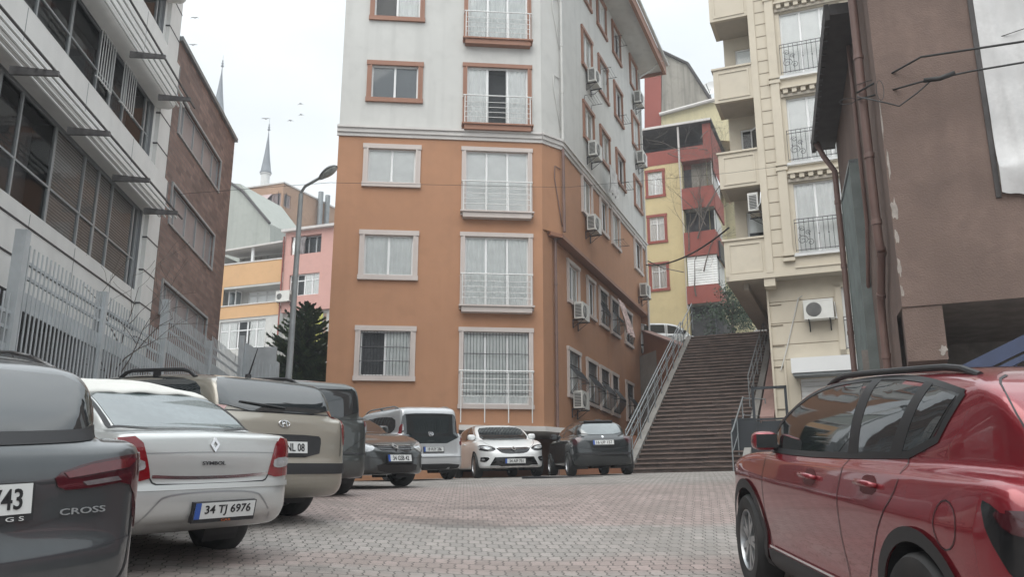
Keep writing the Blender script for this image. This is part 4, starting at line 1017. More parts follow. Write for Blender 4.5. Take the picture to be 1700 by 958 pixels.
tubeo('downpipe',kb,[KL.p(-2.4,9.6,.05),KL.p(-2.4,6.2,.05),KL.p(-3.4,5.0,.05)],.035,MT['pipe'])
MT['green_panel']=M('grey_green_corrugated_sheet',(.145,.17,.165),.6,var=.15,vs=3,grime=.3)
mb=MB()
for k in range(20): a=-5.2+k*.1; mb.quad(KL.p(a,3.0,.10),KL.p(a+.05,3.0,.14),KL.p(a+.05,7.6,.14),KL.p(a,7.6,.10),MT['green_panel']); mb.quad(KL.p(a+.05,3.0,.14),KL.p(a+.1,3.0,.10),KL.p(a+.1,7.6,.10),KL.p(a+.05,7.6,.14),MT['green_panel'])
KL.box(mb,-5.25,-5.2,2.95,7.68,.0,.16,MT['green_panel']); KL.box(mb,-3.2,-3.15,2.95,7.68,.0,.16,MT['green_panel']); KL.box(mb,-5.25,-3.15,7.61,7.68,.0,.16,MT['steel'])
mb.build('sheet_enclosure',kb)
g=random.Random(9)
for k,(s_,z_,w_,h_) in enumerate(((.0,5.6,.09,.32),(.01,5.2,.05,.22),(.0,4.75,.05,.3),(.0,4.4,.04,.18),(.02,6.3,.03,.5),(.0,7.0,.02,.6),(1.36,6.6,.05,.4),(1.38,5.95,.05,.3),(.40,3.55,.10,.12))):
    mb=MB(); n=14; a=[]
    for i in range(n): t=2*math.pi*i/n; r_=1+g.uniform(-.35,.35); a.append(KR.p(s_+w_*.5*(1+math.cos(t)*r_),z_+h_*.5*math.sin(t)*r_,.004+.001*k if z_>4 else -.014))
    mb.add(a,[tuple(range(n))],MT['chip']); mb.build('bare_plaster_patch',kb)
# plastic sheet over the window opening
MT['tarp']=M('pale_plastic_sheet',(.50,.50,.50),.45,var=.12,vs=2,bump=.3,bs=6)
mb=MB(); K,J=40,60; P=[]
for j in range(J+1):
    for i in range(K+1):
        a=1.40+2.1*i/K; z=10.6-(5.05)*j/J; e=.03*math.sin(a*19+z*1.1)+.025*mnoise.noise(Vector((a*3,z*1.2,1)))+.06*mnoise.noise(Vector((a*1.2,z*.8,4)))
        z2=z+(.08*mnoise.noise(Vector((a*5,2,2))) if j==J else 0)+ (0.10*max(0,1-i/10) if j>J-6 else 0)
        P.append(KR.p(a,z2,.03+max(0,e)+.10*math.exp(-((j-J*.93)/4)**2)))
fs=[(j*(K+1)+i,j*(K+1)+i+1,(j+1)*(K+1)+i+1,(j+1)*(K+1)+i) for j in range(J) for i in range(K)]
mb.add(P,[f[::-1] for f in fs],MT['tarp']); tag(mb.build('plastic_sheet',loc=KR.p(2.4,8,.05),smooth=True),'crinkled pale plastic sheet nailed over the window opening of the brown house','tarpaulin')
mb=MB(); KR.box(mb,1.33,1.395,5.6,10.7,-.01,.03,MT['tile_dark']); mb.build('window_edge',kb)
# blue gate under the overhang
MT['navy']=M('navy_gate_paint',(.03,.045,.10),.5,var=.15,vs=3,grime=.2)
BG=Fac((KR.p(.3,0,.15).x,KR.p(.3,0,.15).y),R(-22)); g_=wthing('blue_gate',BG.p(1,1.4,0),'navy blue barred metal gate with a slanting top under the brown house','gate')
def slant(s): return 3.15+(s)*.46
mb=MB()
mb.hexa([BG.p(.0,slant(0)-.2,0),BG.p(4,slant(4)-.2,0),BG.p(4,slant(4)-.2,-.06),BG.p(0,slant(0)-.2,-.06),BG.p(0,slant(0),0),BG.p(4,slant(4),0),BG.p(4,slant(4),-.06),BG.p(0,slant(0),-.06)],MT['navy'])
mb.hexa([BG.p(.0,slant(0)-.32,.02),BG.p(4,slant(4)-.32,.02),BG.p(4,slant(4)-.32,-.04),BG.p(0,slant(0)-.32,-.04),BG.p(0,slant(0)-.24,.02),BG.p(4,slant(4)-.24,.02),BG.p(4,slant(4)-.24,-.04),BG.p(0,slant(0)-.24,-.04)],MT['navy'])
for k in range(22): a=.05+k*.18; BG.box(mb,a,a+.022,1.4,slant(a)-.3,-.03,-.005,MT['navy'])
BG.box(mb,1.42,1.5,1.3,slant(1.42)+.05,-.06,.04,MT['navy'])
mb.build('gate_leaf',g_)
mb=MB(); BG.box(mb,0,4,1.3,4,-.12,-.1,MT['gate']); mb.build('backing_sheet',g_) if False else None
# cables tied to the pipe
def cable(pts,r,label,sag=0,n=24,group=None,name='cable'):
    a=[Vector(p) for p in pts]; out=[]
    if len(a)==2:
        for i in range(n+1):
            t=i/n; p=a[0].lerp(a[1],t); p.z-=sag*4*t*(1-t); out.append(p)
    else: out=a
    mb=MB(); mb.tube(out,r,MT['cable'],6); return tag(mb.build(name,loc=out[0],smooth=True),label,'cable',group)
T0=KL.p(-.5,7.68,.2)
E1=Vector((9.5,9.8,8.15)); 
cable([KL.p(-.5,7.72,.22),KR.p(.6,7.72,.35),KR.p(4.2,7.35,.9),KR.p(7,7.3,1.4)],.016,'upper thick black cable running right from the drainpipe of the brown house')
cable([KL.p(-.5,7.6,.22),KR.p(.55,7.35,.32),KR.p(1.2,7.35,.4),KR.p(7,6.9,1.4)],.014,'lower black cable with a taped joint running right from the drainpipe')
cable([KL.p(-.5,7.85,.22),KR.p(7,8.35,1.4)],.006,'thin wire rising to the right across the brown wall')
mb=MB(); 
def loop(c,rx,rz,ph=0): return [c+KR.D*rx*math.cos(ph+t*.5)+Vector((0,0,rz*math.sin(ph+t*.5))) for t in range(14)]
mb.tube(loop(KL.p(-.5,7.6,.25)+KR.D*-.12,.12,.05),.006,MT['cable'],6); mb.tube([KL.p(-.5,7.65,.22),KR.p(.08,7.15,.25),KR.p(.25,7.05,.28),KR.p(.5,7.2,.3),KR.p(.75,7.38,.34)],.012,MT['cable'],6)
mb.tube(loop(KR.p(.03,7.4,.16),.05,.16),.005,MT['cable'],5); mb.tube([KR.p(.6,7.36,.33),KR.p(.8,7.34,.35),KR.p(1.0,7.38,.37)],.035,MT['cable'],8)
tag(mb.build('cable_tangle',loc=T0,smooth=True),'tangle of looped black cable tied around the brown drainpipe','cable')
# ------------------------------------------------------------------ white panelled building on the left
LW=Fac((-7,0),R(94.4)); LW.D=Vector((-.0767,.99705,0)); LW.N=Vector((.99705,.0767,0)); LW.a=math.atan2(.99705,-.0767)
MT['panel']=M('pale_facade_panel',(.70,.695,.675),.6,var=.06,vs=.5,grime=.12,streak=.1)
MT['panel_grey']=M('grey_facade_panel',(.27,.28,.29),.6,var=.08,vs=.6,grime=.15)
MT['alu']=M('grey_aluminium_frame',(.36,.38,.39),.4,.2,var=.06)
MT['bracket']=M('weathered_steel_bracket',(.13,.125,.125),.6,.2,var=.3,vs=4,grime=.3)
MT['slatblind']=brick_mat('slatted_blind',(.32,.30,.28),(.36,.34,.32),(.12,.115,.11),w=9,h=.06,ms=.012,ax=1)
wb_=wthing('panelled_building',(-8,12,1.3),'pale panelled building with window bands and tube sunshades at the upper left','building')
PA=MT['panel']; SE=20.4; E0=-2
mb=MB()
bands=[(6.36,8.25),(9.58,10.95),(12.8,14.2)]
LW.wall(mb,E0,SE,4.9,16,[(E0+.1,19.45,a,b) for a,b in bands],PA,rev=.25,mr=MT['panel_grey'])
LW.wall(mb,17.2,SE,.5,4.9,[],MT['panel_grey'],n=-.02)
mb.quad(LW.p(SE,.5),LW.p(SE,.5,-12),LW.p(SE,16,-12),LW.p(SE,16),PA)
mb.quad(LW.p(E0,4.9,0),LW.p(E0,4.9,-3),LW.p(17.2,4.9,-3),LW.p(17.2,4.9,0),MT['panel_grey'])
mb.quad(LW.p(17.2,.5,0),LW.p(17.2,.5,-3),LW.p(17.2,4.9,-3),LW.p(17.2,4.9,0),MT['panel_grey'])
LW.quad(mb,E0,17.2,.5,4.9,-3,MT['room'])
for z in (6.05,5.45): LW.box(mb,E0,SE,z,z+.035,-.01,.012,MT['iron'])
for s in np.arange(-1,20,1.9): LW.box(mb,s,s+.012,4.9,6.3,-.01,.006,MT['panel_grey'])
LW.box(mb,19.6,SE,4.9,16,-.02,.1,PA)
for z in np.arange(5.3,16,.78): LW.box(mb,19.58,SE+.01,z,z+.03,0,.108,MT['iron'])
mb.build('wall',wb_)
for z0,z1 in ((8.2,9.02),(10.85,12.0),(13.7,15)):
    mb=MB(); n=.45; prof=[(0,z0+.02),(n-.20,z0)]+[(n-.16+.16*math.sin(t*math.pi/2/6),z0+.16-.16*math.cos(t*math.pi/2/6)) for t in range(7)]+[(n,z1),(0,z1+.05)]
    for (na,za),(nb,zb2) in zip(prof,prof[1:]): mb.quad(LW.p(E0,za,na),LW.p(19.55,za,na),LW.p(19.55,zb2,nb),LW.p(E0,zb2,nb),PA)
    k=len(prof); mb.add([LW.p(19.55,z,a) for a,z in prof],[tuple(range(k))],PA)
    for s in np.arange(0,20,2.45): LW.box(mb,s,s+.015,z0+.25,z1,n-.01,n+.004,MT['panel_grey'])
    mb.build('fascia',wb_)
for bi,(a,b) in enumerate(bands):
    s=E0+.1; k=0
    while s<19.4:
        e=min(s+2.1,19.45); ft=window(LW,s+.001,e-.001,a,b,wb_,div=2,cuts=[.36] if k%2 else [.64],fm=MT['alu'],curt='blind' if (bi==0 and k%3!=1) else 'none',cm=MT['slatblind'],rev=.12,fw=.04,trans=.36 if bi<2 else None,gl=MT['glass_low'])
        s=e; k+=1
for s,z0,z1 in ((10.8,9.9,10.95),(17.3,9.9,10.9),(16.0,9.8,10.9)): 
    grille(LW,wb_,s,s+.75,z0,z1,.0,nb=6,belly=0,hz=(.03,.97),m=MT['white_metal'],r=.012)
# sunshades
def shade(z,ss,nm):
    for s in ss:
        mb=MB(); mb.hexa([LW.p(s,z-.05,.4),LW.p(s+.05,z-.05,.4),LW.p(s+.05,z-.05,1.12),LW.p(s,z-.05,1.12),LW.p(s,z+.09,.4),LW.p(s+.05,z+.09,.4),LW.p(s+.05,z+.03,1.12),LW.p(s,z+.03,1.12)],MT['bracket'])
        mb.build('sunshade_bracket',wb_)
    for k in range(5): n=.55+k*.125; mb=MB(); mb.tube([LW.p(ss[0]-3,z+.1-.012*k,n),LW.p(ss[-1]+.6,z+.1-.012*k,n)],.022,MT['bracket'] if k==4 else MT['white_metal'],6); mb.build('sunshade_tube',wb_)

def sz(x,y): return LW.px(x,y,.45)
q1=[sz(20,117),sz(116,217),sz(190,297),sz(242,351)]; print('shade',q1); q2=[sz(219,90),sz(266,162)]; print(q2)
shade(sum(a[1] for a in q1)/4,[a[0] for a in q1],0); shade(sum(a[1] for a in q2)/2,[q2[0][0]-2.4,q2[0][0],q2[1][0]],1)
# ------------------------------------------------------------------ brick building
bb=wthing('brick_building',(-8.8,23,2.4),'brown brick-clad building with grey film windows between the panelled building and the sky','building')
mb=MB(); BK=MT['brick']; wr=[(10.93,11.85),(8.5,9.5),(6.2,6.98)]
LW.wall(mb,20.42,26.7,1,13.2,[(21.0,25.2,a,b) for a,b in wr],BK,n=.1,rev=.14)
mb.quad(LW.p(26.7,1,.1),LW.p(26.7,1,-12),LW.p(26.7,13.2,-12),LW.p(26.7,13.2,.1),BK); mb.build('wall',bb)
mb=MB(); LW.box(mb,20.43,26.78,13.2,13.32,-12,.18,MT['steel']); mb.build('roof_edge',bb)
MT['film']=M('mauve_film',(.30,.275,.28),.35,var=.12,vs=2)
for a,b in wr: window(LW,21.0,25.2,a,b,bb,n=.1,div=2,cuts=[.12,.36,.6,.84],fm=MT['alu'],curt='blind',cm=MT['film'],rev=.1,fw=.045,gl=MT['film']); 
mb=MB()
for a,b in wr:
    for s0,s1,z0,z1 in ((20.94,25.26,a-.06,a),(20.94,25.26,b,b+.06),(20.94,21.0,a,b),(25.2,25.26,a,b)): LW.box(mb,s0,s1,z0,z1,.09,.14,MT['alu'])
mb.build('window_trim',bb)
# ------------------------------------------------------------------ fence on a low wall
FE=Fac((-6.2,0),0); FE.D=LW.D; FE.N=LW.N; FE.a=LW.a
MT['fence']=M('grey_painted_fence_steel',(.44,.465,.48),.5,.1,var=.1,vs=2,grime=.25)
fw_=wthing('picket_fence',FE.p(14,gsm(-7,14),0),'tall grey steel picket fence climbing in sections behind the left row of cars','fence')
secs=[(7.5,12.5,4.45),(12.65,15.8,5.28),(15.85,19.3,5.32),(19.5,23.3,5.95),(23.35,26.9,6.1)]
posts=[(12.5,5.45,.16),(15.75,5.35,.11),(19.35,6.1,.11),(23.3,5.95,.08),(27.0,6.85,.12),(7.4,4.6,.1)]
mb=MB()
for s0,s1,zt_ in secs: 
    zg=gnd(-6.5,(s0+s1)/2); mb2=MB(); FE.box(mb2,s0,s1,zg-.6,zg+.55,-.12,.1,MT['concrete']); mb2.build('base_wall',fw_)
for s0,s1,zt_ in secs:
    zg=gnd(-6.5,(s0+s1)/2)+.5; mb=MB(); s=s0+.05
    while s<s1-.03:
        FE.box(mb,s,s+.036,zg,zt_+rnd.uniform(-.01,.01),.0,.014,MT['fence']); s+=.148
    for z in (zt_-.28,zt_-.5,zg+.25): FE.box(mb,s0,s1,z,z+.05,-.04,-.002,MT['fence'])
    FE.box(mb,s0,s1,zt_-.98,zt_-.7,-.04,-.002,MT['fence'])
    mb.build('fence_panel',fw_)
for s,z,w_ in posts:
    mb=MB(); FE.box(mb,s-w_/2,s+w_/2,gnd(-6.5,s)-.4,z,-.1,.06,MT['fence']); mb.build('post',fw_)
FP=Fac((FE.p(27.1,0).x,FE.p(27.1,0).y),R(-8)); mb=MB(); FP.box(mb,0,1.1,2.5,6.5,-.02,.02,MT['fence'])
mb.hexa([FP.p(0,2.5,.0),FP.p(1.2,2.5,0),FP.p(1.2,2.5,-.05),FP.p(0,2.5,-.05),FP.p(0,6.7,0),FP.p(1.2,6.0,0),FP.p(1.2,6.0,-.05),FP.p(0,6.7,-.05)],MT['fence'])
for k in range(10): FP.box(mb,.05+k*.12,.09+k*.12,2.5,6.3-k*.05,.02,.04,MT['fence'])
tag(mb.build('sheet_panel',loc=FP.p(.5,2.5,0)),'plain grey sheet metal panel closing the upper end of the fence','fence')
# garden wall and ground behind
mb=MB(); mb.box(-16,-6.3,31.5,31.8,1,6.2,MT['concrete']); tag(mb.build('garden_wall',loc=(-11,31.6,2.8)),'grey garden wall behind the pine tree','wall')
# ------------------------------------------------------------------ street lamp
MT['lamp_steel']=M('street_lamp_steel',(.27,.28,.28),.5,.3,var=.12,vs=3,grime=.3)
YL=22; b0=at(479,628,YL); t0=at(500,322,YL); zg=gsm(b0.x,YL)
lp=wthing('street_lamp',(b0.x,YL,zg),'grey steel street lamp with an angled arm in front of the pine tree','street lamp')
hd=at(544,287,YL-.6)
mb=MB(); top=Vector((b0.x+.02,YL,t0.z)); mb.tube([(b0.x,YL,zg-.1),(b0.x,YL,zg+2.0)],.11,MT['lamp_steel'],12); mb.tube([(b0.x,YL,zg+2.0),top],[.085,.06],MT['lamp_steel'],12); mb.box(b0.x-.17,b0.x+.17,YL-.17,YL+.17,zg,zg+.03,MT['lamp_steel']); mb.build('pole',lp,smooth=True,auto=40)
mb=MB(); mb.tube([top-Vector((0,0,.3)),top+Vector((0,0,.05)),top+Vector((.12,-.1,.18)),top.lerp(hd,.95)],.04,MT['lamp_steel'],8); mb.build('arm',lp,smooth=True)
mb=MB(); d=(hd-top).normalized(); sd_=Vector((0,-1,0)).cross(d).normalized(); k0=len(mb.v); 
def egg(mb,c,ax,up_,L_,W_,H_,m,n=14,half=None):
    side=ax.cross(up_).normalized(); V=[];Fs=[]
    for i in range(n+1):
        t=i/n; x=-L_/2+L_*t; r_=math.sin(math.pi*min(1,max(0,t)))**.55*(.75+.35*t)
        for j in range(16):
            a=2*math.pi*j/16; zz=math.sin(a); 
            if half=='top': zz=max(zz,0)
            if half=='bot': zz=min(zz,0)
            V.append(c+ax*x+side*(W_/2*r_*math.cos(a))+up_*(H_/2*r_*zz))
    for i in range(n):
        for j in range(16): q=(j+1)%16; Fs.append((i*16+j,i*16+q,(i+1)*16+q,(i+1)*16+j))
    mb.add(V,Fs,m)
upv=(Vector((0,0,1))-d*d.z).normalized(); egg(mb,hd,d,upv,.72,.32,.26,MT['lamp_steel'],half='top'); mb.build('lamp_housing',lp,smooth=True)
MT['diffuser']=M('dusty_lamp_glass',(.35,.36,.34),.2,var=.2,vs=9,coat=.5); mb=MB(); egg(mb,hd-upv*.004+d*.03,d,upv,.6,.27,.20,MT['diffuser'],half='bot'); mb.build('lamp_glass',lp,smooth=True)
# ------------------------------------------------------------------ trees
MT['bark']=M('grey_bark',(.13,.11,.095),.95,var=.3,vs=6,bump=.5)
MT['needle']=M('pine_needles',(.065,.11,.06),.75,var=.5,vs=2.2)
MT['needle2']=M('young_needles',(.11,.16,.075),.75,var=.4,vs=2.2)
def pine(x,y,z,h,r,label,seed):
    g=random.Random(seed); o=wthing('pine_tree',(x,y,z),label,'tree')
    mb=MB(); mb.tube([(x,y,z-.2),(x+.05,y,z+h*.5),(x,y,z+h*.97)],[.13,.09,.02],MT['bark'],8); mb.build('trunk',o,smooth=True)
    mb=MB(); mt_=MT['needle']; 
    n=190
    for i in range(n):
        t=i/n; zz=z+h*(.06+.92*t); L_=r*(1-t)**.75*g.uniform(.7,1.12)+.12; a=i*2.4+g.uniform(-.3,.3); up_=.35+.5*t
        p0=Vector((x,y,zz)); d=Vector((math.cos(a),math.sin(a),up_*.45)).normalized()
        K=max(4,int(L_/.09)); pts=[]
        for k in range(K+1):
            q=k/K; p=p0+d*L_*q+Vector((0,0,-.22*L_*q*q+.30*L_*q**3)); pts.append(p)
        mb.tube([pts[0],pts[K//2],pts[-1]],[.02,.012,.005],MT['bark'],4,cap=False)
        for k in range(1,K+1):
            q=k/K; w_=.34*L_*(1-q*.75)*.55+.10
            for _ in range(18):
                s_=Vector((-math.sin(a),math.cos(a),0))*g.uniform(-1,1); e=(d*g.uniform(.3,1)+s_+Vector((0,0,g.uniform(.05,.7)))).normalized(); ln=w_*g.uniform(.6,1.25); c=pts[k]; wv=e.cross(Vector((0,0,1))).normalized()*.022+Vector((0,0,.01))
                mb.add([c-wv,c+wv,c+e*ln*.6+wv*1.5,c+e*ln,c+e*ln*.6-wv*1.5],[(0,1,2,3,4)],MT['needle2'] if (g.random()<.16+.2*q) else mt_)
    mb.build('crown',o); return o
c=at(500,640,30); pine(c.x,30,2.6,6.1,2.75,'dark green pine tree behind the street lamp, left of the orange block',3)
c=at(462,600,31); pine(c.x-.1,31,2.6,4.3,1.6,'smaller dark pine tree at the left flank of the pine behind the lamp',5)
def branch(mb,p,d,L_,r,depth,g,m,split=3,bend=.25,gn=.8,endr=.3):
    n=5; pts=[p]; dd=d.copy()
    for i in range(n): dd=(dd+Vector((g.gauss(0,bend),g.gauss(0,bend),g.gauss(.06,bend*.6)))*.35).normalized(); pts.append(pts[-1]+dd*L_/n)
    mb.tube(pts,[max(.003,r*(1-(1-endr)*i/n)) for i in range(n+1)],m,5 if r<.03 else 7,cap=False)
    if depth<=0: return
    for k in range(split):
        i=g.randint(2,n); a=(dd+Vector((g.gauss(0,gn),g.gauss(0,gn),g.gauss(.2,gn*.5)))).normalized(); branch(mb,pts[i],a,L_*g.uniform(.5,.8),r*(1-(1-endr)*i/n)*.7,depth-1,g,m,split,bend,gn)
def bare(x,y,z,h,label,seed,r=.05,depth=4,gn=.75):
    g=random.Random(seed); o=wthing('bare_tree',(x,y,z),label,'tree','leafless saplings behind the fence'); mb=MB(); branch(mb,Vector((x,y,z)),Vector((.02,0,1)),h*.5,r,0,g,MT['bark'],0,.08); mb.build('trunk',o,smooth=True)
    mb=MB()
    for k in range(5): branch(mb,Vector((x,y,z+h*(.28+.05*k))),Vector((g.gauss(0,.4),g.gauss(0,.4),1.0)).normalized(),h*.26,r*.5,depth-1,g,MT['bark'],3,.5,gn)
    mb.build('crown',o,smooth=True); return o
c=at(206,480,17.0); bare(c.x,17.0,2.0,5.6,'bare leafless tree in front of the panelled building, behind the fence',17,.032,3)
for i,(px_,h,sd2,t) in enumerate(((372,4.0,21,'bare sapling at the far end of the fence, near the brick wall'),(425,4.6,22,'bare sapling just left of the pine tree, in front of the orange balconies'),(300,3.0,23,'low bare sapling behind the fence in front of the brick wall'))):
    c=at(px_,540,28.5); bare(c.x,28.5 if i<2 else 24,2.9,h,t,sd2,.025,3,.5)
# ------------------------------------------------------------------ yellow and red house beyond the stairs
MT['yellow']=M('yellow_render',(.55,.46,.26),.85,var=.06,vs=.4,grime=.15,streak=.12)
MT['paleyellow']=M('pale_yellow_render',(.52,.47,.30),.85,var=.06,vs=.4,grime=.15,streak=.2)
MT['redren']=M('red_render',(.27,.075,.058),.85,var=.08,vs=.5,grime=.18)
MT['greycem']=M('grey_stained_cement',(.30,.285,.25),.9,var=.1,vs=.4,grime=.3,streak=.7,dark=(.09,.085,.075))
MT['recess_shade']=M('painted_recess_shade',(.07,.07,.075),.9,var=.3,vs=2)  # shade of the recesses put into the wall colour
YF=Fac((8,51),R(-22)); YS=Fac((YF.p(4.25,0).x,YF.p(4.25,0).y),R(68))
yb=wthing('yellow_house',(10,50,8.3),'yellow house with red balconies on its corner, beyond the top of the stairs','building')
mb=MB(); yr=[(20.45,21.95),(17.55,19.05),(14.6,16.05)]
YF.wall(mb,-6,2.4,8,22.35,[(.3,1.2,a,b) for a,b in yr],MT['yellow'],rev=.12)
YF.wall(mb,2.4,4.25,8,13.4,[],MT['recess_shade'],n=-.4); YS.wall(mb,0,7,8,13.4,[],MT['recess_shade'],n=-.4); YS.wall(mb,0,7,13.4,22.35,[],MT['paleyellow'],n=-.4)
YF.wall(mb,-6,4.25,22.35,23.25,[],MT['redren'],n=.02); YS.wall(mb,0,6.5,21.5,24.3,[(2.6,3.1,22.4,23.6)],MT['redren'],n=.02)
YF.wall(mb,3.75,4.25,23.25,24.6,[],MT['redren'],n=.02)
YF.quad(mb,-6,3.9,23.25,24.8,-2.4,MT['recess_shade']); YF.quad(mb,-6,3.9,21.9,23.25,-.3,MT['redren'])
mb.build('wall',yb)
mb=MB()
mb.hexa([YF.p(-6,24.62,.25),YF.p(4.35,24.62,.25),YS.p(6.6,24.32,.15),YF.p(-6,24.62,-6),YF.p(-6,24.78,.25),YF.p(4.35,24.78,.25),YS.p(6.6,24.48,.15),YF.p(-6,24.78,-6)],MT['tile_dark'])
YF.box(mb,-6,4.3,24.66,24.8,.25,.32,MT['cornice']); mb.build('roof',yb)
mb=MB(); YF.box(mb,2.25,2.35,23.2,24.6,.0,.08,MT['cornice']); mb.tube([YF.p(2.3,24.6,.12),YF.p(2.3,22.3,.12),YF.p(2.36,19,.12),YF.p(2.36,13.2,.12)],.06,MT['cornice'],6); mb.build('downpipe',yb)
for i,(a,b) in enumerate(yr): window(YF,.3,1.2,a,b,yb,div=2,fm=MT['pvc'],sur=MT['redren'],sw=.16,sp=.03,curt='full',cm=MT['curtain_w'],rev=.12,trans=.72)
for i,(z0,z1) in enumerate(((19.15,20.45),(16.25,17.7),(13.4,14.45))):
    mb=MB(); YF.box(mb,2.4,4.25,z0,z1,.35,.45,MT['redren']); YS.box(mb,-.0,3.4,z0,z1,-.1,.0,MT['redren']); YF.box(mb,2.4,2.5,z0,z1,-.4,.35,MT['redren']); YF.box(mb,2.4,4.2,z0,z0+.15,-.4,.35,MT['greycem']); mb.build('balcony',yb)
mb=MB(); YF.wall(mb,2.42,4.2,13.4,22.3,[],MT['recess_shade'],n=-.35)
YF.box(mb,2.42,4.2,22.2,22.4,-.35,.4,MT['redren']); YF.box(mb,2.38,2.44,13.4,22.3,-.35,.3,MT['paleyellow']); YF.box(mb,2.9,4.2,20.4,22.2,-.34,-.3,MT['greycem']); mb.build('loggia_wall',yb)
mb=MB()
for k in range(12): YF.box(mb,2.5,4.2,14.5+k*.145,14.5+k*.145+.12,.30,.34,MT['curtain'])
mb.build('loggia_blind',yb)
mb=MB()
for s0,s1,z0,z1,z2,z3 in ((.05,2.6,17.8,16.9,19.1,18.9),(.05,2.6,14.2,14.0,16.1,16.2),(.05,2.8,20.6,20.0,22.2,21.4)):
    mb.hexa([YS.p(s0,z0,-.08),YS.p(s1,z1,-.08),YS.p(s1,z1,-.12),YS.p(s0,z0,-.12),YS.p(s0,z2,-.08),YS.p(s1,z3,-.08),YS.p(s1,z3,-.12),YS.p(s0,z2,-.12)],MT['white'])
mb.build('side_screen',yb)
mb=MB(); YS.box(mb,.2,2.4,16.1,17.2,.02,.12,MT['iron']); mb.build('dark_banner',yb)
# upper setback block
YU=Fac((YF.p(0,0,-3).x,YF.p(0,0,-3).y),R(-22)); ub=wthing('rooftop_house',(YU.p(2,24.8).x,YU.p(2,0).y,24.8),'grey stained gable wall with a red end and pale yellow base above the yellow house','building')
P=lambda x,y,n=0:(lambda s:YU.p(s[0],s[1],n))(YU.px(x,y))
def poly(mb,F,pts,depth,m):
    sp=[F.px(x,y) for x,y in pts]; a=[F.p(s,z,0) for s,z in sp]; b=[F.p(s,z,-depth) for s,z in sp]; k=len(a)
    mb.add(a+b,[tuple(reversed(range(k))),tuple(k+i for i in range(k))]+[(i,(i+1)%k,k+(i+1)%k,k+i) for i in range(k)],m)
mb=MB(); poly(mb,YU,[(1098,192),(1099,85),(1142,108),(1180,168)],5,MT['greycem']); mb.build('gable_wall',ub)
mb=MB(); poly(mb,YU,[(1070,225),(1070,92),(1080,88),(1097.5,84),(1097.5,215)],4.5,MT['redren']); mb.build('red_wall',ub)
mb=MB(); poly(mb,YU,[(1098,225),(1098,193),(1225,158),(1225,235)],4.8,MT['paleyellow']); mb.build('base_wall',ub)
mb=MB()
a=[YU.px(*p) for p in ((1096,192),(1228,156))]; mb.tube([YU.p(a[0][0],a[0][1],.2),YU.p(a[1][0],a[1][1],.2)],.13,MT['cornice'],8)
for p1,p2 in (((1092,82),(1142,106)),((1142,106),(1182,168))):
    u,v=YU.px(*p1),YU.px(*p2); mb.tube([YU.p(*u,.1),YU.p(*v,.1)],.1,MT['tile_dark'],6)
mb.build('roof_edge',ub)
c=at(1179,148,53); ds=wthing('satellite_dish',c,'white satellite dish on the roof edge beside the grey gable','satellite dish')
mb=MB(); V=[];n=16
for i in range(5):
    r_=.55*i/4
    for j in range(n): a_=2*math.pi*j/n; V.append(c+Vector((-.5,-.8,.25)).normalized()*(.14*(i/4)**2)+Vector((.85,-.53,0)).normalized()*r_*math.cos(a_)+Vector((.12,.2,.97))*r_*math.sin(a_))
mb.add(V,[(i*n+j,i*n+(j+1)%n,(i+1)*n+(j+1)%n,(i+1)*n+j) for i in range(4) for j in range(n)],MT['pvc']); mb.build('dish',ds,smooth=True)
mb=MB(); mb.tube([c,c+Vector((0,.1,-.9))],.04,MT['steel'],6); mb.tube([c+Vector((0,0,-.4)),c+Vector((-.4,-.6,.1))],.03,MT['steel'],5); mb.build('mount',ds)
# creeper on the yellow house, wires
g=random.Random(4)
mb=MB()
for k in range(9): s0=2.6+g.random()*1.4; branch(mb,YF.p(s0,13.2+g.random()*6,.5),Vector((g.gauss(0,.4),-.1,1)).normalized(),2.6,.045,4,g,MT['bark'],3,.4,.8)
for k in range(5): branch(mb,YF.p(g.uniform(1.2,3.9),22.8+g.random()*.8,.4),Vector((g.gauss(0,1),-.1,g.gauss(0,.4))).normalized(),1.8,.03,3,g,MT['bark'],3,.5,.8)
tag(mb.build('creeper',loc=YF.p(3.2,14,.5)),'leafless brown creeper climbing over the red balconies','creeper')
# second building piece, tree and plants at top of the stairs
MT['foliage']=M('dark_tree_leaves',(.035,.062,.03),.7,var=.5,vs=1.5)
c=at(1222,520,41); o=wthing('leafy_tree',(c.x,41,8.3),'dark leafy tree at the top right of the stairs under the beige balconies','tree')
mb=MB(); mb.tube([(c.x,41,8.2),(c.x-.2,41,10.2),(c.x-.1,41,11.5)],[.12,.09,.05],MT['bark'],7); 
mb.build('trunk',o,smooth=True); mb=MB()
for k in range(60): leaves(mb,Vector((c.x+g.gauss(0,.75),41+g.gauss(0,.7),10.9+g.gauss(0,.6))),.45,55,MT['foliage'],.085)
mb.build('crown',o)
BFa=Fac((9.4,47),R(-22)); mb=MB(); BFa.box(mb,0,6,8,10.6,-.3,0,MT['greycem']); 
for k in range(5): BFa.box(mb,.6+k*.9,1.2+k*.9,8.8,9.9,-.0,.03,MT['pvc']); BFa.box(mb,.66+k*.9,1.14+k*.9,8.86,9.84,.03,.035,MT['room'])
tag(mb.build('low_shed',loc=BFa.p(2,8.3,0)),'low grey shed with white-framed openings behind the top of the stairs','shed')
BFb=Fac((10.5,58),R(-22)); o=wthing('pale_house',(13,57,8.3),'pale cream house glimpsed between the yellow house and the beige balconies','building'); mb=MB(); BFb.wall(mb,0,9,8,23,[(2.4,3.2,a,a+1.4) for a in (12,15,18,21)],MT['paleyellow'],rev=.12); BFb.box(mb,0,9,8,22.9,-6,-.6,MT['paleyellow']); mb.build('wall',o)
for a in (12,15,18,21): window(BFb,2.4,3.2,a,a+1.4,o,div=2,fm=MT['pvc'],curt='full',rev=.12)
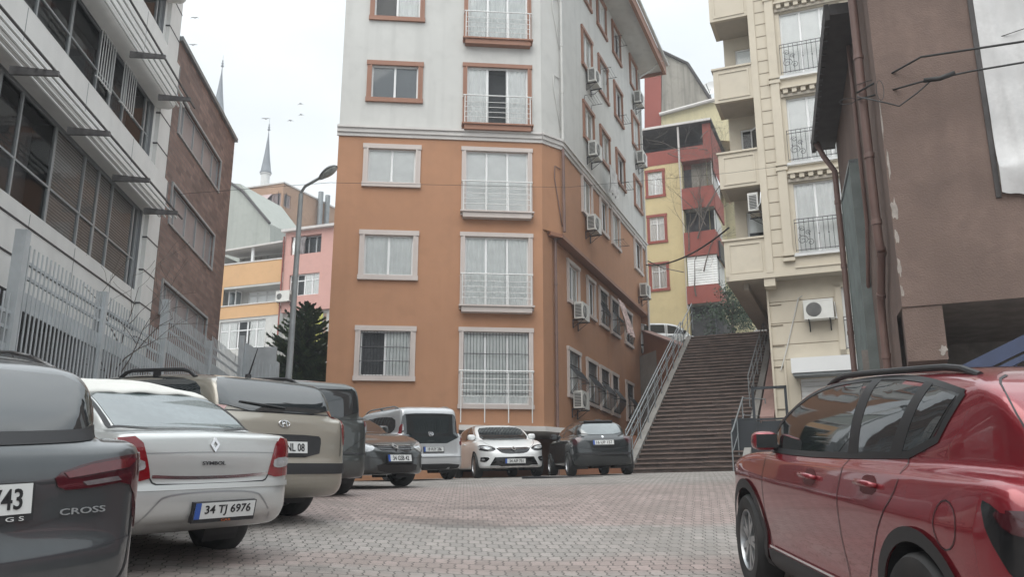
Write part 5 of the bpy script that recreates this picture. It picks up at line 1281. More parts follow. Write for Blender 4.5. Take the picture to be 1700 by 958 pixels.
mb=MB(); BFb.box(mb,-.2,9.2,23.0,23.2,-6.2,.3,MT['tile_dark']); mb.build('roof',o)
# ------------------------------------------------------------------ pink and orange houses at left
MT['pink']=M('pink_render',(.56,.32,.28),.85,var=.06,vs=.3,grime=.12)
MT['ltorange']=M('light_orange_render',(.60,.37,.19),.85,var=.06,vs=.3,grime=.12)
MT['palewall']=M('pale_wall',(.52,.52,.5),.85,var=.08,vs=.5,grime=.2)
MT['lime']=M('lime_cloth',(.42,.42,.10),.8,var=.1)
PF=Fac((-16,60),R(-20))
ob=wthing('orange_balcony_house',(-19,61,3),'house with two light orange balcony bands left of the pink house','building')
mb=MB(); LO=MT['ltorange']
PF.wall(mb,-5.3,-.05,17.55,19.25,[],LO); PF.wall(mb,-5.3,-.05,15.2,16.15,[],LO); PF.wall(mb,-5.3,-4.9,16.15,17.55,[],LO)
PF.wall(mb,-5.3,-.05,3,15.2,[(-5.0,-1.2,13.0,15.0)],MT['palewall'],n=-.05,rev=.2); PF.wall(mb,-5.3,-.05,16.15,17.55,[(-3.7,-.6,16.3,17.4)],MT['palewall'],n=-1.2)
PF.wall(mb,-5.3,-.05,19.0,20.3,[(-2.6,-.5,19.3,20.0)],MT['greycem'],n=-2.0)
PF.box(mb,-5.3,-.05,17.4,17.54,-1.2,-.02,MT['palewall']); PF.box(mb,-5.3,-.05,19.2,19.3,-2,.04,MT['cornice']); PF.box(mb,-5.35,-.03,16.1,16.18,-.1,.05,MT['cornice'])
mb.quad(PF.p(-5.3,3,0),PF.p(-5.3,3,-8),PF.p(-5.3,20,-8),PF.p(-5.3,20,0),MT['palewall']); mb.build('wall',ob)
mb=MB(); mb.hexa([PF.p(-5.5,20.15,.3),PF.p(-.05,20.35,.3),PF.p(-.05,20.6,-3),PF.p(-5.5,20.5,-3),PF.p(-5.5,20.28,.3),PF.p(-.05,20.48,.3),PF.p(-.05,20.7,-3),PF.p(-5.5,20.6,-3)],MT['cornice']); PF.box(mb,-2.75,-2.55,19.25,20.3,-.1,.05,MT['pvc']); PF.box(mb,-5.3,-5.1,19.25,20.2,-.1,.05,MT['pvc']); mb.build('roof',ob)
window(PF,-3.7,-.6,16.3,17.4,ob,n=-1.2,div=4,fm=MT['pvc'],curt='blind',cm=MT['curtain_w'],trans=.7,rev=.12,fw=.08)
window(PF,-2.6,-.5,19.3,20.0,ob,n=-2.0,div=3,fm=MT['pvc'],curt='none',rev=.12,fw=.07)
window(PF,-5.0,-1.2,13.0,15.0,ob,n=-.05,div=5,fm=MT['pvc'],curt='sides',cm=MT['curtain_w'],trans=.66,rev=.18,fw=.09)
mb=MB(); 
for s,a in ((-4.75,R(30)),(-4.15,R(60))):
    f=Fac((PF.p(s,0,-.4).x,PF.p(s,0,-.4).y),a); 
    for b in ((0,.6,16.2,16.28),(0,.6,17.3,17.38),(0,.08,16.28,17.3),(.52,.6,16.28,17.3)): f.box(mb,*b,-.05,0,MT['pvc'])
    f.quad(mb,.08,.52,16.28,17.3,-.02,MT['car_glass_pale'])
mb.build('open_sash',ob)
mb=MB(); mb.tube([PF.p(-5.45,3,.15),PF.p(-5.45,20,.15)],.09,MT['pipe_white'],6); mb.tube([PF.p(-.02,3,.12),PF.p(-.02,20.8,.12)],.06,MT['redren'],6); mb.build('downpipe',ob)
pb=wthing('pink_house',(-14,59,3),'pink house with a curtained top loggia between the street lamp and the orange block','building')
mb=MB(); PK=MT['pink']
PF.wall(mb,0,5.5,15.3,21.1,[(.55,2.95,16.4,17.95),(.5,2.95,19.4,20.75)],PK,rev=.35); PF.wall(mb,0,5.5,3,15.3,[(.3,3.5,12.5,15.1)],MT['palewall'],n=-.3)
mb.quad(PF.p(0,15.3,0),PF.p(5.5,15.3,0),PF.p(5.5,15.3,-.3),PF.p(0,15.3,-.3),PK); mb.build('wall',pb)
mb=MB(); PF.box(mb,-.15,5.6,21.1,21.28,-6,.35,MT['cornice']); mb.build('roof',pb)
window(PF,.55,2.95,16.4,17.95,pb,div=4,fm=MT['pvc'],curt='right',cm=MT['curtain_w'],trans=.7,rev=.2,fw=.08)
window(PF,.5,2.95,19.4,20.75,pb,n=-.3,div=2,cuts=[.5,.75],fm=MT['alu'],curt='none',rev=.15,fw=.08)
cloth(PF,.6,1.05,19.45,20.75,-.12,MT['curtain_w'],'curtain','white curtain blowing at the left side of the pink top loggia','curtain',amp=.08); cloth(PF,1.15,1.6,19.45,20.7,-.12,MT['film'],'curtain','mauve curtain beside the white one in the pink top loggia','curtain',amp=.08)
cloth(PF,2.4,3.4,12.6,15.0,.0,MT['lime'],'awning_cloth','lime green cloth hanging under the pink house behind the pine','cloth',amp=.06)
ac_unit(PF,.35,16.0,0,'air conditioner at the left edge of the pink house, left of the lamp pole',w=1.1,h=.75)
# blank green-grey gable
GG=Fac((-22,70),R(-20)); mb=MB(); poly(mb,GG,[(340,560),(343,303),(377,303),(399,305),(448,371),(448,560)],6,MT['palegreen'] if 'palegreen' in MT else M('pale_green_cement',(.36,.38,.35),.9,var=.06,vs=.3,grime=.15,streak=.2))
o=wthing('gable_house',GG.p(0,4,0),'blank pale green-grey gable wall between the brick building and the tan block','building'); mb.build('wall',o)
mb=MB(); 
for p1,p2 in (((343,302),(381,302)),((381,302),(404,318)),((404,318),(449,371))): u,v=GG.px(*p1),GG.px(*p2); mb.tube([GG.p(*u,.1),GG.p(*v,.1)],.12,MT['tile_dark'],6)
mb.build('roof_edge',o)
# tan block behind
MT['tan']=M('tan_render',(.36,.225,.15),.85,var=.08,vs=.3,grime=.2)
TF=Fac((-20,80),R(-20)); s0,zt1=TF.px(471,304); TS=Fac((TF.p(s0,0).x,TF.p(s0,0).y),R(64))
tb=wthing('tan_block',(-22,81,5),'tan apartment block with pinkish corner windows and steel flues behind the pink house','building')
r1=(TF.px(440,345)[1],TF.px(440,324)[1]); r2=(TF.px(455,384)[1],TF.px(455,362)[1])
mb=MB(); hs=[(s0-4.2,s0-.2,*r1),(s0-2.6,s0-.2,*r2)]
TF.wall(mb,s0-9,s0,5,zt1,hs,MT['tan']); TS.wall(mb,0,16,5,zt1,[(.2,1.2,*r1),(.2,1.2,*r2),(9.6,11.6,r1[0]-3.6,r1[0]-1.8)],MT['tan']); mb.build('wall',tb)
mb=MB(); TF.box(mb,s0-9,s0+.1,zt1,zt1+.15,-10,.1,MT['cornice']); TS.box(mb,0,16,zt1,zt1+.15,-.3,.1,MT['cornice']); mb.build('roof_edge',tb)
MT['shutpink']=M('pale_pink_shutter',(.42,.33,.33),.7,var=.08,vs=2)
window(TF,s0-4.2,s0-.2,*r1,tb,div=4,fm=MT['shutpink'],curt='right',cm=MT['shutpink'],rev=.15,fw=.1); window(TF,s0-2.6,s0-.2,*r2,tb,div=3,fm=MT['shutpink'],curt='blind',cm=MT['shutpink'],rev=.15,fw=.1)
window(TS,.2,1.2,*r1,tb,div=1,fm=MT['shutpink'],curt='blind',cm=MT['shutpink'],rev=.15,fw=.1); window(TS,.2,1.2,*r2,tb,div=1,fm=MT['shutpink'],curt='none',rev=.15,fw=.1); window(TS,9.6,11.6,r1[0]-3.6,r1[0]-1.8,tb,div=2,fm=MT['pvc'],curt='full',rev=.15,fw=.1)
mb=MB(); mm=(r1[1]+r1[0])/2; mb.hexa([TF.p(s0-2.6,r1[0]+.3,.9),TF.p(s0-1.4,r1[0]+.3,.9),TF.p(s0-1.4,r1[0]+.3,.84),TF.p(s0-2.6,r1[0]+.3,.84),TF.p(s0-2.4,r1[1],.08),TF.p(s0-1.2,r1[1],.08),TF.p(s0-1.2,r1[1],.02),TF.p(s0-2.4,r1[1],.02)],MT['shutpink']); mb.build('open_sash',tb)
for a in (5.2,6.3): mb=MB(); mb.tube([TS.p(a,15,.4),TS.p(a,zt1+.8,.4)],.26,MT['steel'],10); mb.build('flue',tb,smooth=True,auto=40)
# ------------------------------------------------------------------ minarets
MT['lead']=M('lead_spire',(.15,.165,.185),.6,.2,var=.1); MT['minstone']=M('pale_minaret_stone',(.62,.62,.60),.85,var=.06)
def minaret(px_,ytip,ybase,yb2,Y,wpx,label):
    b=at(px_,ybase,Y); t=at(px_+6,ytip,Y); r_=wpx/2/F_PX*Y*1.03; h=t.z-b.z; o=wthing('minaret',(b.x,Y,3),label,'minaret')
    mb=MB(); mb.lathe([(r_*1.1,-.0),(r_*1.14,.15),(r_*.97,.5),(r_*.5,h*.45),(r_*.12,h*.86),(.04,h)],MT['lead'],n=20,c=(b.x,Y,b.z)); 
    mb.build('spire',o,smooth=True,auto=50); mb=MB(); mb.lathe([(0,0),(.28,.25),(.1,.55),(.22,.8),(.06,1.05),(.16,1.25),(.03,1.5),(.03,2.4)],MT['lead'],n=10,c=(b.x,Y,b.z+h-.2)); mb.build('finial',o,smooth=True)
    mb=MB(); z=b.z; mb.lathe([(r_*.86,3-z),(r_*.86,-14),(r_*1.5,-13),(r_*1.6,-12.6),(r_*1.6,-11.2),(r_*.84,-11.2),(r_*.84,-.35),(r_*1.02,-.2),(r_*1.02,.0)],MT['minstone'],n=20,c=(b.x,Y,z)); mb.build('shaft',o,smooth=True,auto=40)
minaret(441,216,288,0,150,18,'white minaret with a grey pointed spire above the tan block'); minaret(362,110,188,0,140,20,'minaret spire rising behind the roof of the brick building')
# ------------------------------------------------------------------ overhead cables and gulls
cable([at(300,322,21),at(548,303,21),at(940,311,25.2),at(1210,287,24.0),at(1400,262,18)],.005,'long thin overhead cable crossing in front of the orange block')
cable([at(1073,440,38),at(1210,378,25.5)],.03,'black cable slanting from the orange block up to the beige balconies',sag=.35)
cable([at(1073,432,40),at(1100,445,44),at(1135,452,48)],.025,'short black cable sagging on the yellow house')
MT['gull']=M('gull_feathers',(.22,.22,.23),.8,var=.2)
for i,(x,y,t) in enumerate(((323,29,'gull highest in the sky above the brick building'),(320,74,'gull just above the brick building roof'),(441,197,'gull left of the white minaret tip'),(482,200,'gull right of the white minaret tip'),(499,172,'small gull highest of those near the minaret'),(500,190,'small gull between the minaret and the orange block'))):
    c=at(x,y,90); mb=MB(); s_=.55 if i<3 else .4; a=i*1.1
    for sg in (-1,1):
        w1=c+Vector((sg*s_*.5*math.cos(a*.3),0,.12*s_)); w2=c+Vector((sg*s_,.1,-.02*s_+.1*math.sin(a)))
        mb.add([c+Vector((0,-.09,0)),w1+Vector((0,-.08,0)),w2,w1+Vector((0,.08,0)),c+Vector((0,.09,0))],[(0,1,2,3,4)],MT['gull']); mb.add([c+Vector((0,-.09,-.01)),w1+Vector((0,-.08,-.01)),w2+Vector((0,0,-.01)),w1+Vector((0,.08,-.01)),c+Vector((0,.09,-.01))],[(4,3,2,1,0)],MT['gull'])
    mb.tube([c+Vector((-.05,-.22,0)),c+Vector((0,-.1,0)),c,c+Vector((.02,.2,0))],[.02,.06,.065,.015],MT['gull'],7)
    tag(mb.build('gull',loc=c),t,'bird','gulls in the sky')

# drain slot and manhole in the paving
mb=MB(); DX=Fac((1.15,20.9),R(4)); zd=gsm(1.2,20.9)
for k in range(24): DX.box(mb,-.9+k*.075,-.87+k*.075,zd+.004,zd+.022,-.12,.12,MT['iron'])
DX.box(mb,-.92,.93,zd+.003,zd+.02,-.15,-.12,MT['iron']); DX.box(mb,-.92,.93,zd+.003,zd+.02,.12,.15,MT['iron']); DX.box(mb,-.92,.93,zd-.05,zd+.002,-.12,.12,MT['room'])
tag(mb.build('drain_grate',loc=(1.15,20.9,zd)),'dark iron drain grate across the paving in front of the white hatchback','drain')
# ------------------------------------------------------------------ cars
GL,BK_,GP=MT['car_glass'],MT['black'],MT['car_glass_pale']
def spec(**k): return k
# ---- small red crossover at right
RED=spec(L=4.18,W=1.78,H=1.50,wb=2.58,fr=.76,rw=.325,ra=.375,r=.055,rc=.05,k=.05,secit=1,
 low=[(.12,.26),(.03,.42),(0,.60),(.04,.80),(.12,.98),(.3,1.04),(1.4,1.01),(2.6,.97),(3.12,.97),(3.5,.93),(3.85,.84),(4.08,.70),(4.18,.50),(4.15,.30),(4.0,.20),(.3,.20)],
 cab=[(.10,.85),(.14,1.06),(.30,1.30),(.50,1.42),(.85,1.475),(1.5,1.50),(2.1,1.475),(2.55,1.38),(3.35,.93),(3.3,.8),(.2,.8)],
 plan=[(0,0),(.60,.0),(.78,.09),(.86,.30),(.89,.8),(.89,3.3),(.86,3.7),(.74,4.0),(.5,4.14),(0,4.18)],
 planc=[(0,.08),(.52,.10),(.66,.25),(.76,.7),(.80,1.5),(.80,2.5),(.77,2.95),(.60,3.4),(0,3.45)],
 sec=[(0,.16),(.80,.18),(.855,.30),(.84,.42),(.865,.55),(.882,.70),(.89,.80),(.872,.845),(.855,.90),(.83,.985),(.74,1.06),(0,1.09)],
 secc=[(0,.75),(.86,.78),(.835,.98),(.70,1.36),(.60,1.45),(.42,1.495),(0,1.51)])
rp=carpaint('red_metallic_paint',(.215,.016,.025),.35,.26,1,flake=.08,dirt=.25)
c=Car(RED,rp,'dark red crossover with black roof rail and fuel flap, close at the right edge','car',2.60,5.50,1.5,res=.017)
c.wheelset('five',steer=-2)
c.both('window_surround',[(3.12,.985),(2.66,1.25),(2.30,1.385),(1.95,1.42),(1.4,1.432),(.95,1.405),(.59,1.345),(.83,1.08),(1.5,1.02),(2.3,.985)],'S',MT['blackgloss'],off=.002,thick=0,it=0)
c.both('side_glass',[(3.05,1.0),(2.66,1.235),(2.30,1.365),(1.95,1.40),(1.66,1.41),(1.62,1.03),(2.3,1.01)],'S',GL,off=.004)
c.both('side_glass',[(1.52,1.415),(.98,1.375),(1.14,1.065),(1.50,1.045)],'S',GL,off=.004,it=0)
c.both('side_glass',[(.90,1.375),(.64,1.33),(.84,1.085),(1.04,1.075)],'S',GL,off=.004,it=0)
c.seams([(3.12,.985),(2.66,1.26),(2.30,1.39),(1.95,1.425),(1.4,1.437),(.95,1.405),(.58,1.345)],w=.024,off=.004,mat=BK_,name='window_trim')
c.seams([(.58,1.345),(.79,1.07),(1.5,1.025),(2.3,.99),(3.12,.985)],w=.035,off=.005,mat=BK_,name='window_trim',it=1)
c.both('pillar_trim',[(1.64,1.43),(1.53,1.43),(1.50,1.02),(1.62,1.02)],'S',BK_,off=.006,it=0); c.both('pillar_trim',[(.99,1.40),(.90,1.39),(1.03,1.06),(1.15,1.05)],'S',BK_,off=.006,it=0)
c.seams([(2.92,.98),(2.95,.7),(2.9,.42),(2.75,.3)]); c.seams([(1.60,1.01),(1.62,.72),(1.56,.42),(1.52,.32)]); c.seams([(.98,1.08),(.92,.92),(1.12,.72),(1.22,.55),(1.32,.42)])
c.seams([(.30,1.33),(.24,1.14),(.14,.98)],w=.005)
# cladding: sills and arch lips
def arches(c,w=.055,off=.012,mat=BK_,a0=-30,a1=210,rr=None):
    S=c.S
    for wy in c.wheels():
        Rr=(rr or S['ra'])+w/2-.006; pts=[(wy+c.y0+Rr*math.cos(R(a)),S['rw']+Rr*math.sin(R(a))) for a in range(a0,a1+1,8)]
        for v in 'LR': c.seam(pts,v,w=w,off=off,mat=mat,name='wheel_arch_trim',it=0)
arches(c,.065,.014)
c.both('sill_trim',[(2.88,.34),(2.85,.22),(1.25,.22),(1.2,.34)],'S',BK_,off=.012,it=0)
c.seams([(2.84,.36),(1.25,.36)],w=.012,off=.018,mat=MT['chrome'],name='sill_strip')
c.seams([(.50+.085*math.cos(t*math.pi/8),.80+.10*math.sin(t*math.pi/8)) for t in range(17)],w=.006,it=0,name='fuel_flap')
handle(c,1.25,.90,rp); handle(c,2.05,.875,rp)
for yy,zz in ((1.25,.90),(2.05,.875)): c.both('handle_recess_shade',[(yy-.10,zz-.045),(yy+.08,zz-.05),(yy+.10,zz),(yy+.06,zz+.045),(yy-.08,zz+.045)],'S',M('shaded_recess_red',(.10,.01,.014),.3,.3,var=0) if 'rr_' not in MT else MT['rr_'],off=.0015,thick=0)  # recess shade painted as a flat panel of darker red
c.seam([(-.62,1.10),(-.66,1.35),(-.55,1.43),(0,1.455),(.55,1.43),(.66,1.35),(.62,1.10)],'B',w=.006)
mirror_(c,2.86,1.0,rp,sz=.85)
roofrail(c,.60,.62,2.35,h=.032,r=.017,feet=(0,1))
c.panel('rear_window',[(-.56,1.06),(.56,1.06),(.52,1.33),(.44,1.37),(-.44,1.37),(-.52,1.33)],'B',GL,off=.004)
c.both('tail_lamp',[(.07,.80),(.15,.82),(.21,.895),(.10,.88)],'S',MT['darkred_lens'],off=.008,step=.02)
c.both('lamp_surround',[(.07,.62),(.13,.64),(.23,.80),(.27,.93),(.20,.91),(.08,.82)],'S',MT['blackgloss'],off=.004,step=.02)
c.panel('rear_lamp_bar',[(-.8,.90),(.8,.90),(.8,.86),(-.8,.86)],'B',MT['darkred_lens'],off=.008,it=0)
c.panel('rear_bumper_trim',[(-.7,.5),(.7,.5),(.62,.3),(-.62,.3)],'B',BK_,off=.01)
c.both('headlamp',[(.45,.66),(.74,.72),(.78,.60),(.5,.56)],'F',MT['clear_lens'],off=.006); c.panel('grille',[(-.5,.7),(.5,.7),(.44,.48),(-.44,.48)],'F',MT['blackgloss'],off=.006)
c.panel('windscreen',[(-.62,3.2),(.62,3.2),(.56,2.58),(-.56,2.58)],'T',GL,off=.004)
# ---- grey estate at far left
EST=spec(L=4.57,W=1.80,H=1.45,wb=2.64,fr=1.02,rw=.325,ra=.365,r=.06,rc=.08,k=.05,
 low=[(.10,.24),(.0,.42),(-.02,.60),(.04,.70),(.05,.94),(.10,1.05),(.3,1.07),(2.0,.97),(3.3,.93),(3.45,.94),(3.9,.84),(4.35,.72),(4.55,.55),(4.55,.35),(4.4,.20),(.3,.20)],
 cab=[(.08,.9),(.12,1.08),(.28,1.28),(.40,1.37),(.9,1.435),(1.7,1.45),(2.3,1.42),(2.8,1.30),(3.55,.93),(3.5,.8),(.2,.8)],
 plan=[(0,-.02),(.62,0.),(.80,.10),(.87,.35),(.90,.9),(.90,3.4),(.86,3.9),(.74,4.3),(.5,4.5),(0,4.57)],
 planc=[(0,.06),(.54,.09),(.68,.30),(.76,.8),(.79,1.6),(.79,2.6),(.75,3.1),(.6,3.5),(0,3.6)],
 sec=[(0,.16),(.82,.18),(.86,.34),(.86,.5),(.885,.66),(.90,.84),(.88,.92),(.855,1.0),(.79,1.08),(0,1.10)],
 secc=[(0,.75),(.86,.78),(.83,1.02),(.71,1.29),(.60,1.38),(.42,1.44),(0,1.455)])
MT['estate_lens']=M('estate_red_lens',(.10,.008,.012),.12,var=.15,vs=12,coat=1)
gp=carpaint('dark_grey_paint',(.062,.068,.072),.4,.28,1,dirt=.3)
c=Car(EST,gp,'dark grey estate cut by the left edge, lettering CROSS on its tailgate','car',-3.95,4.50,60,res=.02)
c.wheelset('five')
c.panel('rear_window',[(-.66,1.10),(0,1.08),(.66,1.10),(.62,1.27),(.50,1.33),(-.50,1.33),(-.62,1.27)],'B',GL,off=.004,step=.035)
c.seam([(-.70,1.085),(-.35,1.068),(.35,1.068),(.70,1.085),(.66,1.28),(.54,1.35),(-.54,1.35),(-.66,1.28)],'B',w=.05,off=.005,closed=True,mat=BK_,name='window_trim')
c.panel('spoiler',[(-.60,1.355),(.60,1.355),(.56,1.405),(-.56,1.405)],'B',gp,off=.05,thick=.06)
c.both('tail_lamp',[(0.36, 0.93), (0.5, 0.97), (0.7, 0.995), (0.83, 1.0), (0.86, 0.97), (0.85, 0.87), (0.84, 0.69), (0.78, 0.67), (0.76, 0.81), (0.7, 0.89), (0.5, 0.87), (0.38, 0.87)],'B',MT['darkred_lens'],off=.008,step=.03)
c.both('tail_lamp_red',[(0.4, 0.935), (0.52, 0.963), (0.7, 0.983), (0.75, 0.975), (0.7, 0.945), (0.42, 0.915)],'B',MT['estate_lens'],off=.013,it=0,thick=.006,step=.03)
c.both('reversing_lamp',[(0.48, 0.898), (0.64, 0.912), (0.66, 0.895), (0.5, 0.882)],'B',MT['dim_lens'],off=.013,it=0,thick=.006,step=.03)
c.both('tail_lamp',[(0.02, 0.73), (0.02, 0.99), (0.22, 1.0), (0.18, 0.91), (0.12, 0.71)],'S',MT['darkred_lens'],off=.007)
c.seam([(0.76, 0.96), (0.745, 0.63), (0.72, 0.5), (0.55, 0.45), (-0.55, 0.45), (-0.72, 0.5), (-0.745, 0.63), (-0.76, 0.96)],'B',w=.012,off=.003)
c.panel('plate_recess',[(-.36,.92),(.36,.92),(.42,.73),(-.42,.73)],'B',gp,off=.004,thick=.01)
c.seam([(-.45,.90),(.45,.90)],'B',w=.01); c.seam([(-.74,.66),(-.4,.62),(.4,.62),(.74,.66)],'B',w=.006,off=.004,mat=MT['iron'])
c.plate('34 EBY 743','B',.85,width=.40,sub=('G S',.2,.07),off=.018)
c.text('CROSS','B',.49,.785,.025,MT['badge'],width=.20,off=.008,bold=.008)
c.seam([(-.80,.40),(-.5,.36),(.5,.36),(.80,.40)],'B',w=.02,off=.006,mat=gp,name='bumper_crease'); c.panel('rear_bumper_trim',[(-.66,.33),(.66,.33),(.6,.22),(-.6,.22)],'B',BK_,off=.008)
c.seam([(.6,.35),(.63,.30),(.60,.26),(.45,.25)],'B',w=.03,off=.014,mat=MT['chrome'],name='exhaust_trim')
roofrail(c,.62,.55,2.6,h=.05,mat=MT['chrome'],r=.016)
c.both('side_glass',[(.62,1.08),(.80,1.38),(1.4,1.42),(2.2,1.39),(2.7,1.27),(3.15,1.0),(2.2,1.0),(1.2,1.03)],'S',GL,off=.004)
c.seams([(.55,1.06),(.78,1.41),(1.4,1.445),(2.2,1.41),(2.75,1.28),(3.22,.985),(2.2,.98),(1.2,1.01),(.55,1.06)],w=.03,off=.005,mat=MT['chrome'],name='window_trim'); c.seams([(1.05,1.0),(1.25,.55),(1.45,.4)]); c.seams([(2.15,1.0),(2.15,.35)])
arches(c,.06,.012); c.both('headlamp',[(.5,.72),(.8,.78),(.8,.66),(.5,.62)],'F',MT['clear_lens']); mirror_(c,3.0,1.0,gp)
handle(c,1.45,.88,gp); handle(c,2.5,.86,gp)
# ---- silver saloon
SED=spec(L=4.26,W=1.68,H=1.44,wb=2.55,fr=.88,rw=.30,ra=.34,r=.085,rc=.10,k=.07,
 low=[(.12,.38),(.02,.43),(0,.54),(.02,.63),(.05,.67),(.05,.84),(.08,1.00),(.14,1.03),(.45,1.04),(1.5,.99),(2.9,.93),(3.15,.93),(3.6,.86),(4.0,.74),(4.22,.56),(4.24,.38),(4.1,.22),(.3,.22)],
 cab=[(.28,.9),(.42,1.02),(.84,1.235),(1.12,1.32),(1.6,1.365),(2.1,1.36),(2.5,1.29),(3.2,.93),(3.1,.8),(.5,.8)],
 plan=[(0,0),(.58,.01),(.75,.10),(.82,.35),(.84,.9),(.84,3.2),(.80,3.7),(.68,4.05),(.42,4.22),(0,4.26)],
 planc=[(0,.22),(.56,.25),(.68,.6),(.72,1.3),(.73,2.2),(.70,2.8),(.55,3.2),(0,3.3)],
 sec=[(0,.28),(.76,.29),(.81,.36),(.825,.55),(.84,.70),(.835,.84),(.80,.95),(.70,1.03),(0,1.06)],
 secc=[(0,.75),(.80,.78),(.76,.95),(.64,1.21),(.54,1.30),(.38,1.36),(0,1.375)])
sp_=carpaint('silver_paint',(.50,.51,.50),.45,.32,1,flake=.04,dirt=.12)
c=Car(SED,sp_,'silver saloon under a white roof cloth, rear plate 34 TJ 6976','car',-3.90,7.78,56,res=.02,dz=-.05)
silver=c
c.wheelset('cover',rimmat=MT['black'])
c.panel('rear_window',[(-.56,.42),(.56,.42),(.545,.60),(.50,.98),(-.50,.98),(-.545,.60)],'T',GP,off=.004,it=1,step=.04)
c.seam([(-.60,.37),(.60,.37),(.57,.70),(.52,1.04),(-.52,1.04),(-.57,.70)],'T',w=.035,off=.0035,closed=True,it=1,mat=BK_,name='window_trim')
c.seam([(-.66,.40),(-.63,.28),(-.60,.14)],'T',w=.008,mat=BK_); c.seam([(.66,.40),(.63,.28),(.60,.14)],'T',w=.008,mat=BK_)
c.seam([(-.60,1.0),(-.555,.82),(-.50,.68),(-.44,.655),(.44,.655),(.50,.68),(.555,.82),(.60,1.0)],'B',w=.012,off=.002,it=1)
c.seam([(-.49,.715),(-.2,.70),(.2,.70),(.49,.715)],'B',w=.022,off=.004,mat=MT['chrome'],name='boot_strip'); c.seam([(-.57,.87),(0,.88),(.57,.87)],'B',w=.006,off=.003,mat=MT['alloy'],name='crease')
c.panel('boot_handle',[(-.09,.66),(.09,.66),(.06,.635),(-.06,.635)],'B',BK_,off=.004,it=0)
for nm,P_,mt_,o_ in (('tail_lamp',[(.585,.985),(.76,.965),(.83,.93),(.83,.70),(.50,.685),(.52,.78)],MT['red_lens'],.008),('reversing_lamp',[(.56,.83),(.72,.84),(.715,.77),(.60,.755),(.545,.77)],MT['clear_lens'],.013)): c.both(nm,P_,'B',mt_,off=o_,step=.03)
c.both('tail_lamp',[(.04,.70),(.05,.93),(.17,.97),(.14,.82),(.10,.70)],'S',MT['red_lens'],off=.007)
# bumper recess and step
c.seam([(-.60,.36),(-.47,.52),(-.38,.60),(.38,.60),(.47,.52),(.60,.36)],'B',w=.012,off=.002,mat=MT['alloy'],name='bumper_crease')
c.panel('rear_bumper',[(-.80,.66),(-.5,.655),(.5,.655),(.80,.66),(.80,.62),(-.80,.62)],'B',sp_,off=.014,it=0,thick=.02)
c.plate('34 TJ 6976','B',.475,a=.10,width=.40,sub=('CAR',0.02,.085),subm=MT['lettering'] if 'lettering' in MT else M('orange_lettering',(.5,.12,.03),.5,var=0),off=.02)
# diamond badge
mb=MB(); p,r_,u_,n_=c.frame('B',0,.93)
def diamond(mb,p,r_,u_,n_,w,h,m,t=.008):
    for k in range(4):
        a=[(0,h),(w,0),(0,-h),(-w,0)]; a0,a1=a[k],a[(k+1)%4]; f=.45
        o=[p+r_*a0[0]+u_*a0[1],p+r_*a1[0]+u_*a1[1],p+r_*a1[0]*f+u_*a1[1]*f,p+r_*a0[0]*f+u_*a0[1]*f]
        mb.hexa([v+n_*.003 for v in o]+[v+n_*(t+.004) for v in o],m)
diamond(mb,p,r_,u_,n_,.040,.055,MT['chrome']); mb.build('badge',c.e)
c.text('SYMBOL','B',0,.80,.026,MT['iron'],width=.2,off=.005,bold=.01)
c.both('side_glass',[(.98,1.05),(1.20,1.26),(1.6,1.34),(2.1,1.33),(2.5,1.23),(2.95,.99),(2.0,.98),(1.2,1.0)],'S',GL,off=.004); c.seams([(1.1,1.0),(1.3,.6),(1.4,.4)]); c.seams([(2.0,1.3),(2.0,.35)])
c.both('pillar_trim',[(2.04,1.35),(1.95,1.35),(1.95,.97),(2.04,.97)],'S',BK_,off=.006,it=0)
handle(c,1.45,.86,sp_); handle(c,2.4,.85,sp_); mirror_(c,2.85,.96,sp_)
c.both('headlamp',[(.4,.66),(.72,.76),(.76,.62),(.45,.56)],'F',MT['clear_lens'])
# white cloth on the roof
MT['whitecloth']=M('white_cover_cloth',(.66,.655,.62),.85,var=.05,vs=3,bump=.35,bs=14)
cl=empty('roof_cover',silver.e.location,'crumpled white cloth cover tied over the roof of the silver saloon','cloth cover',rot=silver.e.rotation_euler)
K,J=46,46; pts=[];xy=[]
for j in range(J+1):
    for i in range(K+1):
        x=-.78+1.56*i/K; y=.96+1.76*j/J-silver.y0; xy.append((max(-.6,min(.6,x)),y))
Pp,gg,ok=silver.sh.project(xy,'T',0); V=[]
for idx,(p,(i,j)) in enumerate(zip(Pp,[(i,j) for j in range(J+1) for i in range(K+1)])):
    x=-.78+1.56*i/K; y=.96+1.76*j/J-silver.y0; nz_=mnoise.noise(Vector((x*2.2,y*2.6,3)))*.022+mnoise.noise(Vector((x*6,y*9,8)))*.010+abs(mnoise.noise(Vector((x*3+y*2,y*1.3-x,5))))*.03
    z=max(float(p[2]),1.17)+.022+max(-.008,nz_); ex=max(0,abs(x)-.56); z-=ex*1.15
    if j<3: z-=.012*(3-j)*(.8+.2*math.sin(x*11))
    V.append((x,y+.012*math.sin(x*6)-.03,z))
mb=MB(); mb.add(V,[(j*(K+1)+i,j*(K+1)+i+1,(j+1)*(K+1)+i+1,(j+1)*(K+1)+i) for j in range(J) for i in range(K)],MT['whitecloth'])
o=mb.build('cloth',cl,smooth=True); md=o.modifiers.new('solid','SOLIDIFY'); md.thickness=.012; md.offset=-1
